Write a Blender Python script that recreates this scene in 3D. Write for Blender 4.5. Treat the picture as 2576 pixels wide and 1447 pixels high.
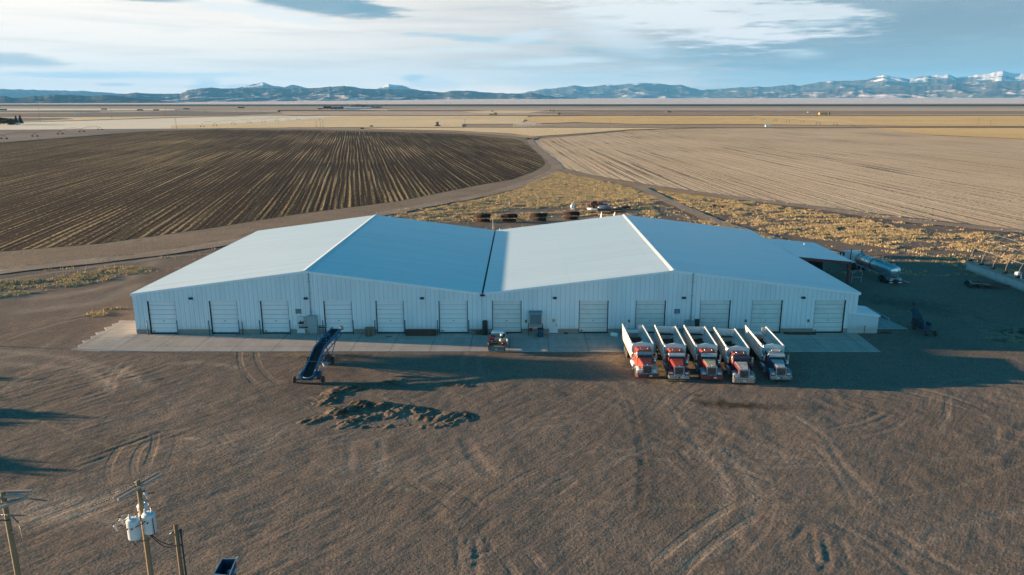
import bpy, bmesh, math, random
import numpy as np
from mathutils import Vector, Matrix
R = math.radians
scene = bpy.context.scene
for o in list(bpy.data.objects):
    bpy.data.objects.remove(o)
COL = scene.collection
rnd = random.Random(7)
rng = np.random.default_rng(11)

# ---------------------------------------------------------------- camera
FPX, HOR, VPX, CAMH, ROLL = 1862.63, 252.4456, 1313.0, 30.0, -0.0012
IW, IH = 2576.0, 1447.0
PITCH = math.atan((IH/2-HOR)/FPX)
YAW = math.atan((VPX-IW/2)*math.cos(PITCH)/FPX)
_fw = Vector((-math.sin(YAW)*math.cos(PITCH), math.cos(YAW)*math.cos(PITCH), -math.sin(PITCH)))
_rt = Vector((math.cos(YAW), math.sin(YAW), 0)); _up = _rt.cross(_fw)
_c, _s = math.cos(ROLL), math.sin(ROLL)
RT, UP = _c*_rt+_s*_up, -_s*_rt+_c*_up
cam_data = bpy.data.cameras.new("camera")
cam = bpy.data.objects.new("camera", cam_data); COL.objects.link(cam)
cam.matrix_world = Matrix(((RT.x, UP.x, -_fw.x, 0), (RT.y, UP.y, -_fw.y, 0), (RT.z, UP.z, -_fw.z, CAMH), (0, 0, 0, 1)))
cam_data.sensor_width = 36; cam_data.lens = 36*FPX/IW
cam_data.clip_start = 0.5; cam_data.clip_end = 120000
scene.camera = cam

def at(u, v, z=0.0):
    """survey helper: a photo position (2576 wide) to the world point at height z"""
    d = RT*((u-IW/2)/FPX) + UP*((IH/2-v)/FPX) + _fw
    t = (z-CAMH)/d.z
    return (d.x*t, d.y*t)
def bearing(u, v=252.4):
    d = RT*((u-IW/2)/FPX) + UP*((IH/2-v)/FPX) + _fw
    return math.atan2(d.x, d.y), d.z/math.hypot(d.x, d.y)

# ---------------------------------------------------------------- light
SUN_DIR = Vector((-9.25, 1.0, 1.0)).normalized()
EL = math.asin(SUN_DIR.z)
sd = bpy.data.lights.new("sun", 'SUN'); sd.energy = 5.0; sd.angle = R(0.5); sd.color = (1.0, 0.70, 0.44)
sun = bpy.data.objects.new("sun", sd); COL.objects.link(sun)
sun.rotation_euler = SUN_DIR.to_track_quat('Z', 'Y').to_euler(); sun.location = (-200, 40, 120)
scene.view_settings.view_transform = 'Standard'; scene.view_settings.look = 'None'
scene.view_settings.gamma = 1.0; scene.view_settings.use_curve_mapping = False
EXPO = 1.95
scene.view_settings.exposure = EXPO

class NT:
    """small node-tree builder"""
    def __init__(s, tree): s.t = tree; s.n = tree.nodes; s.l = tree.links
    def new(s, typ, **kw):
        n = s.n.new(typ)
        for k, v in kw.items(): setattr(n, k, v)
        return n
    def put(s, sock, val):
        if isinstance(val, bpy.types.NodeSocket): s.l.new(val, sock)
        elif val is not None:
            try: sock.default_value = val
            except TypeError: sock.default_value = (val, val, val)
            except ValueError: sock.default_value = tuple(val)+(1.0,)
    def m(s, op, a, b=None, c=None, clamp=False):
        n = s.new('ShaderNodeMath', operation=op, use_clamp=clamp)
        s.put(n.inputs[0], a); s.put(n.inputs[1], b); s.put(n.inputs[2], c); return n.outputs[0]
    def mix(s, f, a, b, mode='MIX'):
        n = s.new('ShaderNodeMix', data_type='RGBA', blend_type=mode, clamp_factor=True)
        s.put(n.inputs[0], f); s.put(n.inputs[6], col(a)); s.put(n.inputs[7], col(b)); return n.outputs[2]
    def noise(s, vec, scale, detail=3, rough=0.55, dist=0.0):
        n = s.new('ShaderNodeTexNoise'); s.put(n.inputs['Vector'], vec)
        n.inputs['Scale'].default_value = scale; n.inputs['Detail'].default_value = detail
        n.inputs['Roughness'].default_value = rough; n.inputs['Distortion'].default_value = dist
        return n.outputs[0]
    def ramp(s, f, a, b, va=0.0, vb=1.0, smooth=True):
        n = s.new('ShaderNodeMapRange', interpolation_type='SMOOTHSTEP' if smooth else 'LINEAR')
        s.put(n.inputs[0], f); n.inputs[1].default_value = a; n.inputs[2].default_value = b
        n.inputs[3].default_value = va; n.inputs[4].default_value = vb; return n.outputs[0]
    def mapping(s, vec, rot=(0, 0, 0), scale=(1, 1, 1), loc=(0, 0, 0)):
        n = s.new('ShaderNodeMapping'); s.put(n.inputs[0], vec)
        n.inputs[1].default_value = loc; n.inputs[2].default_value = rot; n.inputs[3].default_value = scale
        return n.outputs[0]
    def sep(s, vec):
        n = s.new('ShaderNodeSeparateXYZ'); s.put(n.inputs[0], vec); return n.outputs
    def comb(s, x, y, z=0.0):
        n = s.new('ShaderNodeCombineXYZ'); s.put(n.inputs[0], x); s.put(n.inputs[1], y); s.put(n.inputs[2], z); return n.outputs[0]
def col(c):
    if isinstance(c, (tuple, list)) and len(c) == 3: return tuple(c)+(1.0,)
    return c

# ---------------------------------------------------------------- sky
world = bpy.data.worlds.new("World"); scene.world = world; world.use_nodes = True
w = NT(world.node_tree); bg = world.node_tree.nodes['Background']
sky = w.new('ShaderNodeTexSky', sky_type='NISHITA', sun_disc=False)
sky.sun_elevation = EL; sky.sun_rotation = math.atan2(SUN_DIR.x, SUN_DIR.y)
sky.altitude = 2300; sky.air_density = 1.0; sky.dust_density = 0.6; sky.ozone_density = 1.5
gen = w.new('ShaderNodeTexCoord').outputs['Generated']
dx, dy, dz = w.sep(gen)
azi = w.m('ARCTAN2', dx, dy)                # 0 ahead, negative to the left
ele = w.m('ARCSINE', dz)
K = 1.0/0.10/2**EXPO                        # cloud colours below are written as they read in the picture
def cc(r, g, b): return (r*K, g*K, b*K)
base = w.mix(1.0, sky.outputs[0], (0.008, 0.44, 0.54), 'MULTIPLY')
base = w.mix(1.0, base, (2.5, 2.5, 2.5), 'DARKEN')
# low haze over the whole horizon: pale on the sun side, bluer away from it
lr = w.ramp(azi, -0.55, 0.50)
hz = w.mix(lr, cc(1.25, 1.12, 1.0), cc(.42, .45, .465))
glow = w.m('MULTIPLY', w.ramp(ele, 0.0, 0.055, 1.0, 0.0), w.ramp(azi, .45, .0))
hz = w.mix(glow, hz, cc(1.55, 1.25, 1.0))
hz = w.mix(w.ramp(azi, -.68, -.95), hz, cc(.30, .66, .82))  # unseen left horizon turned teal to take red out of the shade
hz = w.mix(w.ramp(azi, .68, .95), hz, cc(.06, .40, .56))  # unseen right horizon turned teal for the shaded roof slopes
band = w.m('MULTIPLY', w.ramp(ele, 0.75, 0.35, 0.0, 1.0), w.ramp(dy, -0.1, 0.4))
base = w.mix(band, base, cc(.005, .34, .56))          # unseen blue band added above the view for the roofs to reflect
south = w.ramp(dy, 0.15, -0.5)
base = w.mix(w.m('MULTIPLY', south, w.ramp(ele, 0.45, 0.15, 0.0, 1.0)), base, cc(.54, 1.16, 1.50))  # unseen sky behind the camera brightened to light the front wall
hmask = w.ramp(ele, 0.12, 0.19, 1.0, 0.0)
hmask = w.m('MULTIPLY', hmask, w.m('SUBTRACT', 1.0, south))
skyc = w.mix(hmask, base, hz)
# streaky high cloud
pv = w.comb(azi, w.m('MULTIPLY', ele, 6.0))
pv2 = w.mapping(pv, rot=(0, 0, R(8)), scale=(1.2, 2.2, 1))
n1 = w.noise(pv2, 3.2, 6, 0.62, 0.35)
n2 = w.noise(w.mapping(pv, rot=(0, 0, R(-6)), scale=(1, 3.2, 1), loc=(3.1, 1.7, 0)), 4.0, 6, 0.6, 0.5)
streak = w.ramp(n1, 0.45, 0.72)
lowsky = w.ramp(ele, 0.13, 0.24, 1.0, 0.0)
front = w.ramp(dy, 0.0, 0.5)
low = w.m('MULTIPLY', lowsky, front)
skyc = w.mix(w.m('MULTIPLY', w.m('MULTIPLY', streak, low), 0.85), skyc, w.mix(lr, cc(1.30, 1.16, 1.04), cc(.66, .68, .69)))
skyc = w.mix(w.m('MULTIPLY', w.m('MULTIPLY', w.ramp(n2, 0.46, 0.70), low), 0.7), skyc, w.mix(lr, cc(1.0, .95, .88), cc(.30, .34, .37)))
warp = w.noise(w.mapping(pv, scale=(1, 1.6, 1), loc=(7, 2, 0)), 9.0, 5, 0.62)
warp2 = w.noise(w.mapping(pv, scale=(1, 1.6, 1), loc=(1, 9, 0)), 22.0, 5, 0.6)
def blob(u, v, ru, rv, colour, amt, soft=1.0, slant=0.0, wob=1.1, fine=0.5):
    """one cloud bank at a compass bearing and elevation, broken up by noise"""
    global skyc
    a0, t0 = bearing(u, v); e0 = math.atan(t0)
    da = w.m('MULTIPLY', w.m('SUBTRACT', azi, a0), FPX/ru)
    de = w.m('MULTIPLY', w.m('SUBTRACT', w.m('SUBTRACT', ele, e0), w.m('MULTIPLY', w.m('SUBTRACT', azi, a0), slant)), FPX/rv)
    d = w.m('SQRT', w.m('ADD', w.m('MULTIPLY', da, da), w.m('MULTIPLY', de, de)))
    d = w.m('ADD', d, w.m('MULTIPLY', w.m('SUBTRACT', warp, 0.5), -wob*2))
    d = w.m('ADD', d, w.m('MULTIPLY', w.m('SUBTRACT', warp2, 0.5), -fine*2))
    f = w.ramp(d, 1.0+0.35*soft, 1.0-0.75*soft)
    skyc = w.mix(w.m('MULTIPLY', f, amt), skyc, cc(*[1.12*q for q in colour]))
blob(2250, 70, 620, 130, (.26, .36, .43), .9, .8, -.06)       # big grey-blue bank, upper right
blob(2350, 190, 420, 70, (.30, .42, .48), .5, 1.1, .05)
blob(1950, 120, 330, 34, (.24, .33, .39), .7, .9, -.04, 1.4, .8)
blob(2380, 60, 330, 40, (.21, .29, .35), .7, .9, .03, 1.4, .8)
blob(1640, 135, 190, 18, (.30, .42, .49), .7, .9, -.05, 1.3, .8)
blob(2120, 215, 420, 26, (.46, .58, .62), .6, 1.1, .0)
blob(1450, 205, 220, 22, (.52, .64, .68), .5, 1.1, .0)
blob(1720, 40, 330, 60, (.84, .84, .84), 1.0, .75, -.12, 1.3, .9)         # bright bank, upper middle
blob(1560, 95, 130, 40, (.78, .82, .84), .7, 1.1, -.3)
blob(1990, 30, 170, 26, (.76, .79, .80), .9, .7, -.05, 1.2, .9)
blob(2050, 60, 90, 12, (.74, .80, .82), .6, .9, .05)
blob(1400, 155, 160, 9, (.80, .84, .86), .9, .8, .03)
blob(1250, 100, 240, 9, (.44, .60, .68), .8, .8, -.06)
blob(1320, 95, 70, 14, (.76, .82, .85), .7, .9, .1)
blob(1180, 124, 110, 7, (.80, .85, .87), .6, .8, .02)
blob(2020, 135, 55, 13, (.60, .68, .72), .6, 1.0, .0)
blob(1670, 172, 60, 7, (.68, .76, .80), .7, .9, .0)
blob(1090, 207, 70, 16, (.80, .81, .80), .75, 1.0, .0)
blob(1040, 197, 34, 11, (.50, .66, .72), .8, .7, .0)
blob(800, 6, 190, 30, (.22, .35, .43), .95, .55, -.10, .8, .45)  # dark cloud cut by the top of the view
blob(930, 22, 60, 18, (.20, .34, .43), .8, .7, -.15)
blob(350, -6, 130, 8, (.34, .42, .47), .9, .6, 0, .6, .4)
blob(640, 25, 190, 16, (.86, .88, .88), .8, .9, -.12)
blob(45, 152, 85, 13, (.52, .59, .62), .85, .7, -.04, .7)
blob(520, 214, 40, 15, (.66, .77, .82), .8, .6, .0, .7)
blob(600, 219, 45, 8, (.66, .77, .82), .7, .6, .0, .7)
blob(290, 212, 40, 4, (.66, .72, .75), .7, .6, .0, .7)
blob(150, 186, 120, 7, (.55, .70, .77), .6, .9, .02)
blob(420, 190, 180, 8, (.60, .74, .79), .5, .9, .02)
w.l.new(skyc, bg.inputs[0]); bg.inputs[1].default_value = 0.10
# ---------------------------------------------------------------- helpers
def tag(o, label=None, cat=None, group=None, kind=None):
    if label: o['label'] = label
    if cat: o['category'] = cat
    if group: o['group'] = group
    if kind: o['kind'] = kind
    return o
def thing(name, label, cat, loc=(0, 0, 0), rz=0.0, group=None):
    o = bpy.data.objects.new(name, None); COL.objects.link(o)
    o.location = loc; o.rotation_euler = (0, 0, rz); o.empty_display_size = 0.3
    return tag(o, label, cat, group)
def copy_tree(src, loc=None, rz=None, label=None, parent=None):
    c = src.copy(); COL.objects.link(c)
    if parent is not None: c.parent = parent
    if loc is not None: c.location = loc
    if rz is not None: c.rotation_euler = (src.rotation_euler[0], src.rotation_euler[1], rz)
    if label: c['label'] = label
    for ch in list(src.children): copy_tree(ch, parent=c)
    return c

class MB:
    """collects shapes and links them as one mesh object"""
    def __init__(s): s.v = []; s.f = []; s.sm = []; s.T = None
    def add(s, vs, fs, smooth=False):
        b = len(s.v)
        for p in vs:
            p = Vector(p)
            s.v.append(tuple(s.T @ p) if s.T is not None else tuple(p))
        for f in fs: s.f.append(tuple(b+i for i in f)); s.sm.append(smooth)
        return s
    def box(s, x0, x1, y0, y1, z0, z1):
        x0, x1 = min(x0, x1), max(x0, x1); y0, y1 = min(y0, y1), max(y0, y1); z0, z1 = min(z0, z1), max(z0, z1)
        return s.add([(x0,y0,z0),(x1,y0,z0),(x1,y1,z0),(x0,y1,z0),(x0,y0,z1),(x1,y0,z1),(x1,y1,z1),(x0,y1,z1)],
                     [(3,2,1,0),(4,5,6,7),(0,1,5,4),(1,2,6,5),(2,3,7,6),(3,0,4,7)])
    def hexa(s, bot, top):
        """eight corners: bottom ring then top ring, both counter-clockwise from above"""
        return s.add(list(bot)+list(top), [(3,2,1,0),(4,5,6,7),(0,1,5,4),(1,2,6,5),(2,3,7,6),(3,0,4,7)])
    def bar(s, a, b, w, h=None, up=(0, 0, 1)):
        """square bar from a to b"""
        a, b = Vector(a), Vector(b); h = h or w
        d = (b-a).normalized(); u = Vector(up)
        if abs(d.dot(u)) > .98: u = Vector((0, 1, 0))
        x = d.cross(u).normalized(); y = x.cross(d).normalized()
        c = [(-w/2,-h/2),(w/2,-h/2),(w/2,h/2),(-w/2,h/2)]
        vs = [a+x*p+y*q for p, q in c]+[b+x*p+y*q for p, q in c]
        return s.add(vs, [(0,1,2,3),(7,6,5,4),(0,4,5,1),(1,5,6,2),(2,6,7,3),(3,7,4,0)])
    def cyl(s, a, b, r0, r1=None, n=12, cap=True, smooth=True):
        a, b = Vector(a), Vector(b); r1 = r0 if r1 is None else r1
        d = (b-a).normalized(); u = Vector((0, 0, 1)) if abs(d.z) < .95 else Vector((1, 0, 0))
        x = d.cross(u).normalized(); y = d.cross(x).normalized()
        vs = []
        for c, r in ((a, r0), (b, r1)):
            for i in range(n):
                t = 2*math.pi*i/n; vs.append(c+x*(r*math.cos(t))+y*(r*math.sin(t)))
        s.add(vs, [(i, n+i, n+(i+1) % n, (i+1) % n) for i in range(n)], smooth)
        if cap:
            s.add(vs[:n], [tuple(range(n))]); s.add(vs[n:], [tuple(range(n-1, -1, -1))])
        return s
    def tube(s, pts, r, n=8):
        pts = [Vector(p) for p in pts]; m = len(pts); vs = []
        prev = None
        for i, p in enumerate(pts):
            d = (pts[min(i+1, m-1)]-pts[max(i-1, 0)]).normalized()
            u = Vector((0, 0, 1)) if abs(d.z) < .95 else Vector((1, 0, 0))
            if prev is not None: u = prev
            x = d.cross(u).normalized(); y = x.cross(d).normalized(); prev = y
            rr = r[i] if isinstance(r, (list, tuple)) else r
            for k in range(n):
                t = 2*math.pi*k/n; vs.append(p+x*(rr*math.cos(t))+y*(rr*math.sin(t)))
        fs = [(i*n+k, i*n+(k+1) % n, (i+1)*n+(k+1) % n, (i+1)*n+k) for i in range(m-1) for k in range(n)]
        s.add(vs, fs, True); s.add(vs[:n], [tuple(range(n-1, -1, -1))]); s.add(vs[-n:], [tuple(range(n))])
        return s
    def lathe(s, prof, c=(0, 0, 0), axis='Z', n=20):
        """profile of (radius, height) pairs turned round an axis"""
        c = Vector(c); vs = []
        for r, h in prof:
            for k in range(n):
                t = 2*math.pi*k/n; p, q = r*math.cos(t), r*math.sin(t)
                vs.append(c+Vector({'Z': (p, q, h), 'X': (h, p, q), 'Y': (q, h, p)}[axis]))
        m = len(prof)
        s.add(vs, [(i*n+k, i*n+(k+1) % n, (i+1)*n+(k+1) % n, (i+1)*n+k) for i in range(m-1) for k in range(n)], True)
        if prof[0][0] > 1e-4: s.add(vs[:n], [tuple(range(n-1, -1, -1))])
        if prof[-1][0] > 1e-4: s.add(vs[-n:], [tuple(range(n))])
        return s
    def prism(s, poly, y0, y1, axis='Y'):
        """2-D outline pushed along an axis"""
        f = {'Y': lambda p, t: (p[0], t, p[1]), 'X': lambda p, t: (t, p[0], p[1]), 'Z': lambda p, t: (p[0], p[1], t)}[axis]
        n = len(poly); vs = [f(p, y0) for p in poly]+[f(p, y1) for p in poly]
        return s.add(vs, [tuple(range(n-1, -1, -1)), tuple(range(n, 2*n))]+[(i, (i+1) % n, n+(i+1) % n, n+i) for i in range(n)])
    def ball(s, c, rx, ry, rz, n=12, m=8):
        c = Vector(c); vs = []
        for i in range(m+1):
            a = math.pi*i/m
            for k in range(n):
                t = 2*math.pi*k/n
                vs.append(c+Vector((rx*math.sin(a)*math.cos(t), ry*math.sin(a)*math.sin(t), rz*math.cos(a))))
        return s.add(vs, [(i*n+k, (i+1)*n+k, (i+1)*n+(k+1) % n, i*n+(k+1) % n) for i in range(m) for k in range(n)], True)
    def build(s, name, mat, parent=None, loc=None, bevel=0.0, fix=True):
        me = bpy.data.meshes.new(name); me.from_pydata(s.v, [], s.f)
        me.polygons.foreach_set('use_smooth', s.sm)
        if fix:
            bm = bmesh.new(); bm.from_mesh(me)
            bmesh.ops.remove_doubles(bm, verts=bm.verts, dist=1e-5)
            bmesh.ops.recalc_face_normals(bm, faces=bm.faces); bm.to_mesh(me); bm.free()
        me.materials.append(mat)
        o = bpy.data.objects.new(name, me); COL.objects.link(o)
        if parent is not None: o.parent = parent
        if loc is not None: o.location = loc
        if bevel:
            b = o.modifiers.new('bevel', 'BEVEL'); b.width = bevel; b.segments = 2; b.limit_method = 'ANGLE'; b.angle_limit = R(40)
        return o

_mats = {}
def pm(name, c1, c2=None, rough=0.6, metal=0.0, scale=4.0, amount=0.6, bump=0.0, bscale=30.0, stretch=(1, 1, 1), dirt=None, dirt_z=None, spec=0.5):
    """painted / worn surface: two tones broken up by noise, optional low dirt, optional bump"""
    if name in _mats: return _mats[name]
    mat = bpy.data.materials.new(name); mat.use_nodes = True; t = NT(mat.node_tree)
    b = mat.node_tree.nodes['Principled BSDF']
    tc = t.new('ShaderNodeTexCoord').outputs['Object']
    vec = t.mapping(tc, scale=stretch)
    if c2 is None: c2 = tuple(x*0.72 for x in c1)
    f = t.ramp(t.noise(vec, scale, 5, 0.62), 0.38, 0.70)
    c = t.mix(t.m('MULTIPLY', f, amount), c1, c2)
    if dirt is not None:
        x, y, z = t.sep(tc)
        dm = t.ramp(t.m('ADD', z, t.m('MULTIPLY', t.noise(vec, scale*2, 3), 0.8)), dirt_z[1]+.4, dirt_z[0]+.4)
        c = t.mix(t.m('MULTIPLY', dm, 0.75), c, dirt)
    t.put(b.inputs['Base Color'], c)
    t.put(b.inputs['Roughness'], t.ramp(t.noise(vec, scale*2.3, 3), 0.3, 0.7, max(0.05, rough-.1), min(1, rough+.1)))
    b.inputs['Metallic'].default_value = metal; b.inputs['Specular IOR Level'].default_value = spec
    if bump:
        bn = t.new('ShaderNodeBump'); bn.inputs['Strength'].default_value = bump; bn.inputs['Distance'].default_value = 0.02
        t.put(bn.inputs['Height'], t.noise(vec, bscale, 4, .6)); t.l.new(bn.outputs[0], b.inputs['Normal'])
    _mats[name] = mat
    return mat

def sheet(name, pts, z, mat, kind='structure'):
    """flat ground sheet from an outline"""
    bm = bmesh.new(); vs = [bm.verts.new((p[0], p[1], z)) for p in pts]
    f = bm.faces.new(vs)
    if f.normal.z < 0 or True:
        bm.normal_update()
        if f.normal.z < 0: f.normal_flip()
    bmesh.ops.triangulate(bm, faces=bm.faces)
    me = bpy.data.meshes.new(name); bm.to_mesh(me); bm.free(); me.materials.append(mat)
    o = bpy.data.objects.new(name, me); COL.objects.link(o); o['kind'] = kind
    return o
def px(pts, z=0.0): return [at(u, v, z) for u, v in pts]

# lattice noise used to shape terrain
def vnoise(x, y, seed=0):
    xi = np.floor(x).astype(np.int64); yi = np.floor(y).astype(np.int64)
    fx = x-xi; fy = y-yi; fx = fx*fx*(3-2*fx); fy = fy*fy*(3-2*fy)
    def h(a, b):
        n = (a*374761393+b*668265263+seed*974711) & 0xffffffff
        n = ((n ^ (n >> 13))*1274126177) & 0xffffffff
        return ((n ^ (n >> 16)) & 0xffff)/65535.0
    return (h(xi, yi)*(1-fx)+h(xi+1, yi)*fx)*(1-fy)+(h(xi, yi+1)*(1-fx)+h(xi+1, yi+1)*fx)*fy
def fbm(x, y, oct=4, seed=0, gain=0.5):
    s = np.zeros_like(x); a = 1.0; t = 0.0
    for i in range(oct):
        s += a*vnoise(x*2**i+17.3*i, y*2**i+9.1*i, seed+i); t += a; a *= gain
    return s/t-0.5
def seg_dist(X, Y, pts):
    """distance from grid points to a polyline"""
    D = np.full(X.shape, 1e9)
    for (x0, y0), (x1, y1) in zip(pts[:-1], pts[1:]):
        dx, dy = x1-x0, y1-y0; L = dx*dx+dy*dy+1e-9
        t = np.clip(((X-x0)*dx+(Y-y0)*dy)/L, 0, 1)
        D = np.minimum(D, np.hypot(X-x0-t*dx, Y-y0-t*dy))
    return D
def smooth_line(pts, n=6):
    """Catmull-Rom through points"""
    P = [np.array(p, float) for p in pts]; P = [2*P[0]-P[1]]+P+[2*P[-1]-P[-2]]; out = []
    for i in range(1, len(P)-2):
        for k in range(n):
            t = k/n; a, b, c, d = P[i-1], P[i], P[i+1], P[i+2]
            out.append(tuple(.5*((2*b)+(c-a)*t+(2*a-5*b+4*c-d)*t*t+(3*b-a-3*c+d)*t**3)))
    out.append(tuple(P[-2])); return out
def inside(X, Y, poly):
    c = np.zeros(X.shape, bool); n = len(poly); j = n-1
    for i in range(n):
        xi, yi = poly[i]; xj, yj = poly[j]
        c ^= ((yi > Y) != (yj > Y)) & (X < (xj-xi)*(Y-yi)/(yj-yi+1e-12)+xi)
        j = i
    return c
def grid_mesh(name, xs, ys, Z, mat, attrs=None, kind='structure'):
    nx, ny = len(xs), len(ys); X, Y = np.meshgrid(xs, ys)
    co = np.stack([X, Y, Z], -1).reshape(-1, 3).astype(np.float32)
    i = np.arange(nx*ny).reshape(ny, nx)
    q = np.stack([i[:-1, :-1], i[:-1, 1:], i[1:, 1:], i[1:, :-1]], -1).reshape(-1, 4)
    return raw_mesh(name, co, q, mat, attrs, kind)
def raw_mesh(name, co, q, mat, attrs=None, kind=None, smooth=True):
    me = bpy.data.meshes.new(name); k = q.shape[1]
    me.vertices.add(len(co)); me.vertices.foreach_set('co', co.astype(np.float32).ravel())
    me.loops.add(q.size); me.loops.foreach_set('vertex_index', q.astype(np.int32).ravel())
    me.polygons.add(len(q)); me.polygons.foreach_set('loop_start', np.arange(0, q.size, k, dtype=np.int32))
    me.polygons.foreach_set('loop_total', np.full(len(q), k, np.int32))
    me.update(calc_edges=True)
    me.polygons.foreach_set('use_smooth', np.full(len(q), smooth))
    for an, av in (attrs or {}).items():
        a = me.color_attributes.new(an, 'FLOAT_COLOR', 'POINT'); a.data.foreach_set('color', av.astype(np.float32).ravel())
    me.materials.append(mat)
    o = bpy.data.objects.new(name, me); COL.objects.link(o)
    if kind: o['kind'] = kind
    return o
# ---------------------------------------------------------------- ground materials
def ground_mat(name, c1, c2, c3=None, s1=0.05, s2=0.6, grain=4.0, bump=0.6, bdist=0.12, streak=None, rows=None, arc=None, paint=False, rows_amt=0.0, rows2=None, fine=0.35, rough=1.0, swath=None):
    """bare or cropped ground in world coordinates. rows = (angle, period, length, colour, threshold lo, hi)"""
    mat = bpy.data.materials.new(name); mat.use_nodes = True; t = NT(mat.node_tree)
    b = mat.node_tree.nodes['Principled BSDF']; b.inputs['Roughness'].default_value = rough
    b.inputs['Specular IOR Level'].default_value = 0.1
    P = t.new('ShaderNodeNewGeometry').outputs['Position']
    big = t.noise(P, s1, 4, 0.6); mid = t.noise(P, s2, 5, 0.65); gr = t.noise(P, grain, 3, 0.7)
    c = t.mix(t.ramp(big, 0.35, 0.65), c1, c2)
    if c3 is not None: c = t.mix(t.m('MULTIPLY', t.ramp(mid, 0.45, 0.75), 0.7), c, c3)
    h = t.m('ADD', t.m('MULTIPLY', gr, 0.5), t.m('MULTIPLY', mid, 0.5))
    if streak:
        ang, along, across, sc, amt = streak
        sv = t.mapping(t.mapping(P, rot=(0, 0, -ang)), scale=(along, across, 1))
        sn = t.noise(sv, 1.0, 5, 0.62)
        c = t.mix(t.m('MULTIPLY', t.ramp(sn, 0.42, 0.68), amt), c, sc)
        h = t.m('ADD', h, t.m('MULTIPLY', sn, 0.6))
    for rw in (rows, rows2):
        if rw is None: continue
        ang, per, length, rc, lo, hi, patch, sper, samp = rw
        # ang: compass bearing of the rows; x' runs across them
        q = t.mapping(P, rot=(0, 0, ang))
        rn = t.noise(t.mapping(q, scale=(1/per, 1/length, 1)), 1.0, 2, 0.5)
        fn = t.noise(t.mapping(q, scale=(1.5, .7, 1), loc=(5, 3, 0)), 1.0, 4, 0.75)
        pn = t.noise(t.mapping(q, scale=(1, .5, 1)), patch, 3, 0.55)
        qx = t.sep(q)[0]; jit = t.noise(t.mapping(q, scale=(.12, .012, 1)), 1.0, 2, .5)
        sn_ = t.m('SINE', t.m('ADD', t.m('MULTIPLY', qx, 2*math.pi/sper), t.m('MULTIPLY', jit, 9.0)))
        v = t.m('ADD', t.m('ADD', t.m('MULTIPLY', rn, 0.40), t.m('MULTIPLY', fn, 0.58)), t.m('MULTIPLY', pn, 0.30))
        v = t.m('ADD', v, t.m('MULTIPLY', sn_, samp))
        f = t.ramp(v, lo, hi)
        c = t.mix(f, c, rc); h = t.m('ADD', h, t.m('MULTIPLY', rn, 1.2))
    if arc:
        for (ax, ay, ar, aw) in arc:
            X, Y, Z = t.sep(P)
            d = t.m('ABSOLUTE', t.m('SUBTRACT', t.m('SQRT', t.m('ADD', t.m('POWER', t.m('SUBTRACT', X, ax), 2.0), t.m('POWER', t.m('SUBTRACT', Y, ay), 2.0))), ar))
            c = t.mix(t.m('MULTIPLY', t.ramp(d, aw*1.2, aw*.5), 0.8), c, tuple(0.45*x for x in c1))
    if paint:
        a = t.new('ShaderNodeAttribute', attribute_name='paint')
        r, g, bb = t.sep(a.outputs['Vector'])
        X, Y, Z = t.sep(P)
        for q, (ax, ay, ar, w_) in enumerate([(16, 40, 21, 1.5), (9, 46, 15, 1.3), (30, 62, 17, 1.6), (-30, 30, 33, 1.4), (-5, 95, 30, 1.5), (40, 20, 38, 1.6), (-48, 88, 20, 1.4), (-22, 62, 13, 1.2), (20, 84, 26, 1.4), (2, 20, 46, 1.5), (-60, 50, 30, 1.5), (52, 66, 11, 1.3)]):
            d = t.m('SUBTRACT', t.m('SQRT', t.m('ADD', t.m('POWER', t.m('SUBTRACT', X, ax), 2.0), t.m('POWER', t.m('SUBTRACT', Y, ay), 2.0))), ar)
            lane = t.ramp(t.m('ABSOLUTE', t.m('SUBTRACT', t.m('ABSOLUTE', d), .95)), .42, .18)
            brk = t.ramp(t.noise(t.mapping(P, loc=(q*7, q*3, 0)), .07, 3, .6), .50, .64)
            tr_ = t.m('MULTIPLY', t.m('MULTIPLY', lane, brk), t.m('ADD', .35, t.m('MULTIPLY', t.m('SINE', t.m('MULTIPLY', d, 34.0)), .35)))
            c = t.mix(t.m('MULTIPLY', tr_, .85), c, (.33, .25, .185))
            h = t.m('SUBTRACT', h, t.m('MULTIPLY', t.m('MULTIPLY', lane, brk), .35))
        wob = t.ramp(t.m('ADD', t.m('MULTIPLY', mid, .6), t.m('MULTIPLY', gr, .4)), 0.3, 0.6)
        c = t.mix(t.m('MULTIPLY', r, t.m('ADD', 0.35, t.m('MULTIPLY', wob, .6)), clamp=True), c, (.46, .34, .245))
        c = t.mix(t.m('MULTIPLY', bb, t.m('ADD', .25, t.m('MULTIPLY', wob, .7)), clamp=True), c, (.36, .255, .13))
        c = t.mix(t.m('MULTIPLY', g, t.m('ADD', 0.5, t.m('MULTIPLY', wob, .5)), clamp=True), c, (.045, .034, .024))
    fnz = t.ramp(gr, 0.25, 0.75, 1-fine, 1+fine, False)
    c = t.mix(1.0, c, t.comb(fnz, fnz, fnz), 'MULTIPLY')
    t.put(b.inputs['Base Color'], c)
    bn = t.new('ShaderNodeBump'); bn.inputs['Strength'].default_value = bump; bn.inputs['Distance'].default_value = bdist
    t.put(bn.inputs['Height'], h); t.l.new(bn.outputs[0], b.inputs['Normal'])
    return mat

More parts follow.
